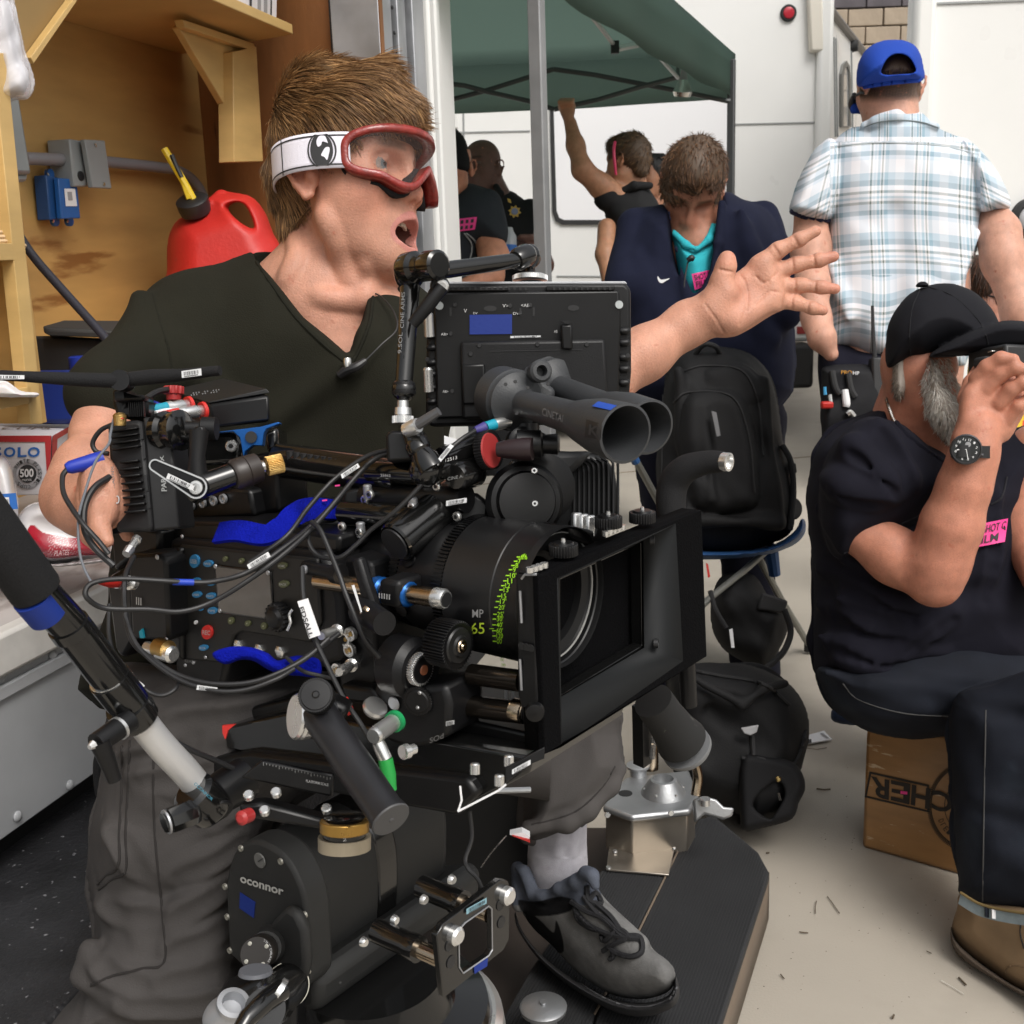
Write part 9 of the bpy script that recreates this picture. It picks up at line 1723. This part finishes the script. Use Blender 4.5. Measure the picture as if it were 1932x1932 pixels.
for x,y in((1146,1538),(1266,1534),(1160,1607),(1271,1600),(1148,1638)): disc('housing_screw',M_chrome,dl,P(x,y,2.10) if y<1560 else RZ(x,y,.159),-FW if y<1560 else Z3,[(0,.0055),(.003,.0045)],10)
cs_=RZ(1260,1474,ZH); lathe('turret_cone',M_cast,dl,RZ(1252,1496,ZH),Z3,[(0,.045),(.004,.043),(.030,.026),(.031,.020),(.012,.019)],32); lathe('round_cap',M_cast,dl,RZ(1204,1462,ZH),Z3,[(0,.017),(.014,.018),(.018,.024),(.022,.024),(.024,.020)],26); lathe('socket_hole',M_black,dl,RZ(1180,1497,ZH),Z3,[(0,.014),(.0006,.014)],20)
for a in range(6): q=RZ(1252,1496,ZH)+Z3*.010+np.array([math.cos(a*1.047)*.039,math.sin(a*1.047)*.039,0]); lathe('cone_bolt',M_chrome,dl,q,Z3,[(0,.003),(.003,.0025)],8)
prism('latch_plate',M_cast,dl,[P(x,y,2.12) for x,y in((1308,1508),(1330,1502),(1352,1508),(1366,1522),(1386,1524),(1382,1540),(1366,1546),(1330,1536),(1312,1552))],(0,.02,-.012),.004); disc('latch_pin',M_chrome,dl,P(1330,1518,2.11),Z3,[(0,.010),(.012,.010)],16)
lathe('steel_post',M_bronze,dl,RZ(1228,1450,ZH),Z3,[(0,.016),(.06,.016),(.062,.014)],20); tube('black_post',M_camd,dl,[P(1210,1330,1.45),P(1212,1440,1.48)],.012,4); tube('clear_hose',mat('smoke_tube',(.12,.12,.12),.2,alpha=.6),dl,[P(1236,1360,1.45),P(1230,1430,1.47)],.004,8)
px_tube('bronze_hose',M_bronze,dl,[(1262,1400,2.1,7),(1300,1420,2.1,8),(1316,1460,2.12,9),(1312,1500,2.12,9)],8,10)
lathe('rubber_handle',mat('worn_rubber_handle',(.008,.008,.008),.8,wear=((.07,.07,.06),60,.66,.05)),dl,P(1232,1322,1.24),P(1302,1420,1.29)-P(1232,1322,1.24),[(0,.022),(.03,.0225),(.055,.025),(.072,.029),(.074,.029)],30); lathe('handle_end',mat('grey_rubber_end',(.16,.165,.17),.6),dl,P(1294,1409,1.284),P(1302,1420,1.29)-P(1232,1322,1.24),[(0,.0291),(.005,.0291),(.008,.027)],30)
px_tube('steering_handle',M_foam2,dl,[(1276,1010,1.3,27),(1266,960,1.3,28),(1270,915,1.3,29),(1292,886,1.29,27),(1330,873,1.28,23),(1366,871,1.27,20)],25,20); lathe('handle_tip',M_chrome,dl,P(1364,871,1.268),P(1378,872,1.262)-P(1364,871,1.268),[(0,.0105),(.008,.0105),(.0085,.008),(.004,.0075)],22); px_tube('handle_stem',M_camd,dl,[(1278,1005,1.3),(1290,1150,1.32),(1300,1330,1.36)],16,12,0)
pc_=P(700,1860,1.16); pz_=pc_[2]
lathe('turntable_rim',M_chrome,dl,(pc_[0],pc_[1],pz_-.10),Z3,[(0,.125),(.03,.132),(.045,.135),(.060,.133),(.066,.126)],64); lathe('turntable_top',M_gloss,dl,(pc_[0],pc_[1],pz_-.034),Z3,[(0,.122),(.012,.118),(.02,.085),(.05,.075)],56); lathe('column',M_camd,dl,(pc_[0],pc_[1],pz_-.40),Z3,[(0,.10),(.30,.10)],40)
lathe('leveling_cone',M_alu,dl,P(428,1925,.87),P(450,1868,.85)-P(428,1925,.87),[(0,.0185),(.006,.0175),(.018,.0115),(.020,.0128),(.0235,.0125),(.024,.0088),(.014,.008)],30); disc('grey_disc',mat('grey_disc',(.11,.115,.13),.5),dl,P(482,1836,.93),CU,[(0,.014),(.003,.013)],22)
prism('arm_block',M_camd,dl,[P(x,y,1.04) for x,y in((420,1880),(480,1850),(560,1840),(560,1990),(400,1990),(400,1890))],FW*.05,.005)
lathe('foot_cap',M_cast,dl,RZ(1026,1930,.19),Z3,[(-.05,.020),(.018,.020),(.022,.034),(.028,.035),(.031,.031),(.032,.004),(.036,.005)],30)
prism('dark_filler',M_camd,dl,[P(x,y,2.02) for x,y in((800,1440),(1010,1450),(1016,1660),(960,1700),(800,1700))],FW*.1,.004); prism('paper_scrap',M_paper,dl,[P(962,1575,1.6),P(985,1570,1.6),P(1000,1578,1.6),P(998,1584,1.6)],(0,.02,-.003),0); prism('red_scrap',M_red,dl,[P(966,1577,1.595),P(998,1585,1.595),P(1000,1590,1.595),P(990,1586,1.595)],(0,.02,-.003),0)  # first piece: dark sheet added to cover the bright ground in the gap
tube('bay_rail',M_cast,dl,[P(930,1492,1.5),P(1000,1490,1.52)],.004,8)
px_tube('loose_wire',M_steel,dl,[(955,1577,1.45),(930,1605,1.4),(908,1636,1.3)],1.4,6)
# black strap and knob at the step beside his leg
kn=thing('lever_handle','black lever handle on the truck step edge behind his trouser leg','handle',P(196,1440,1.35)); px_tube('lever_body',M_foam2,kn,[(204,1405,1.36,10),(190,1430,1.35,12),(186,1465,1.35,10),(188,1500,1.35,8)],10,12)
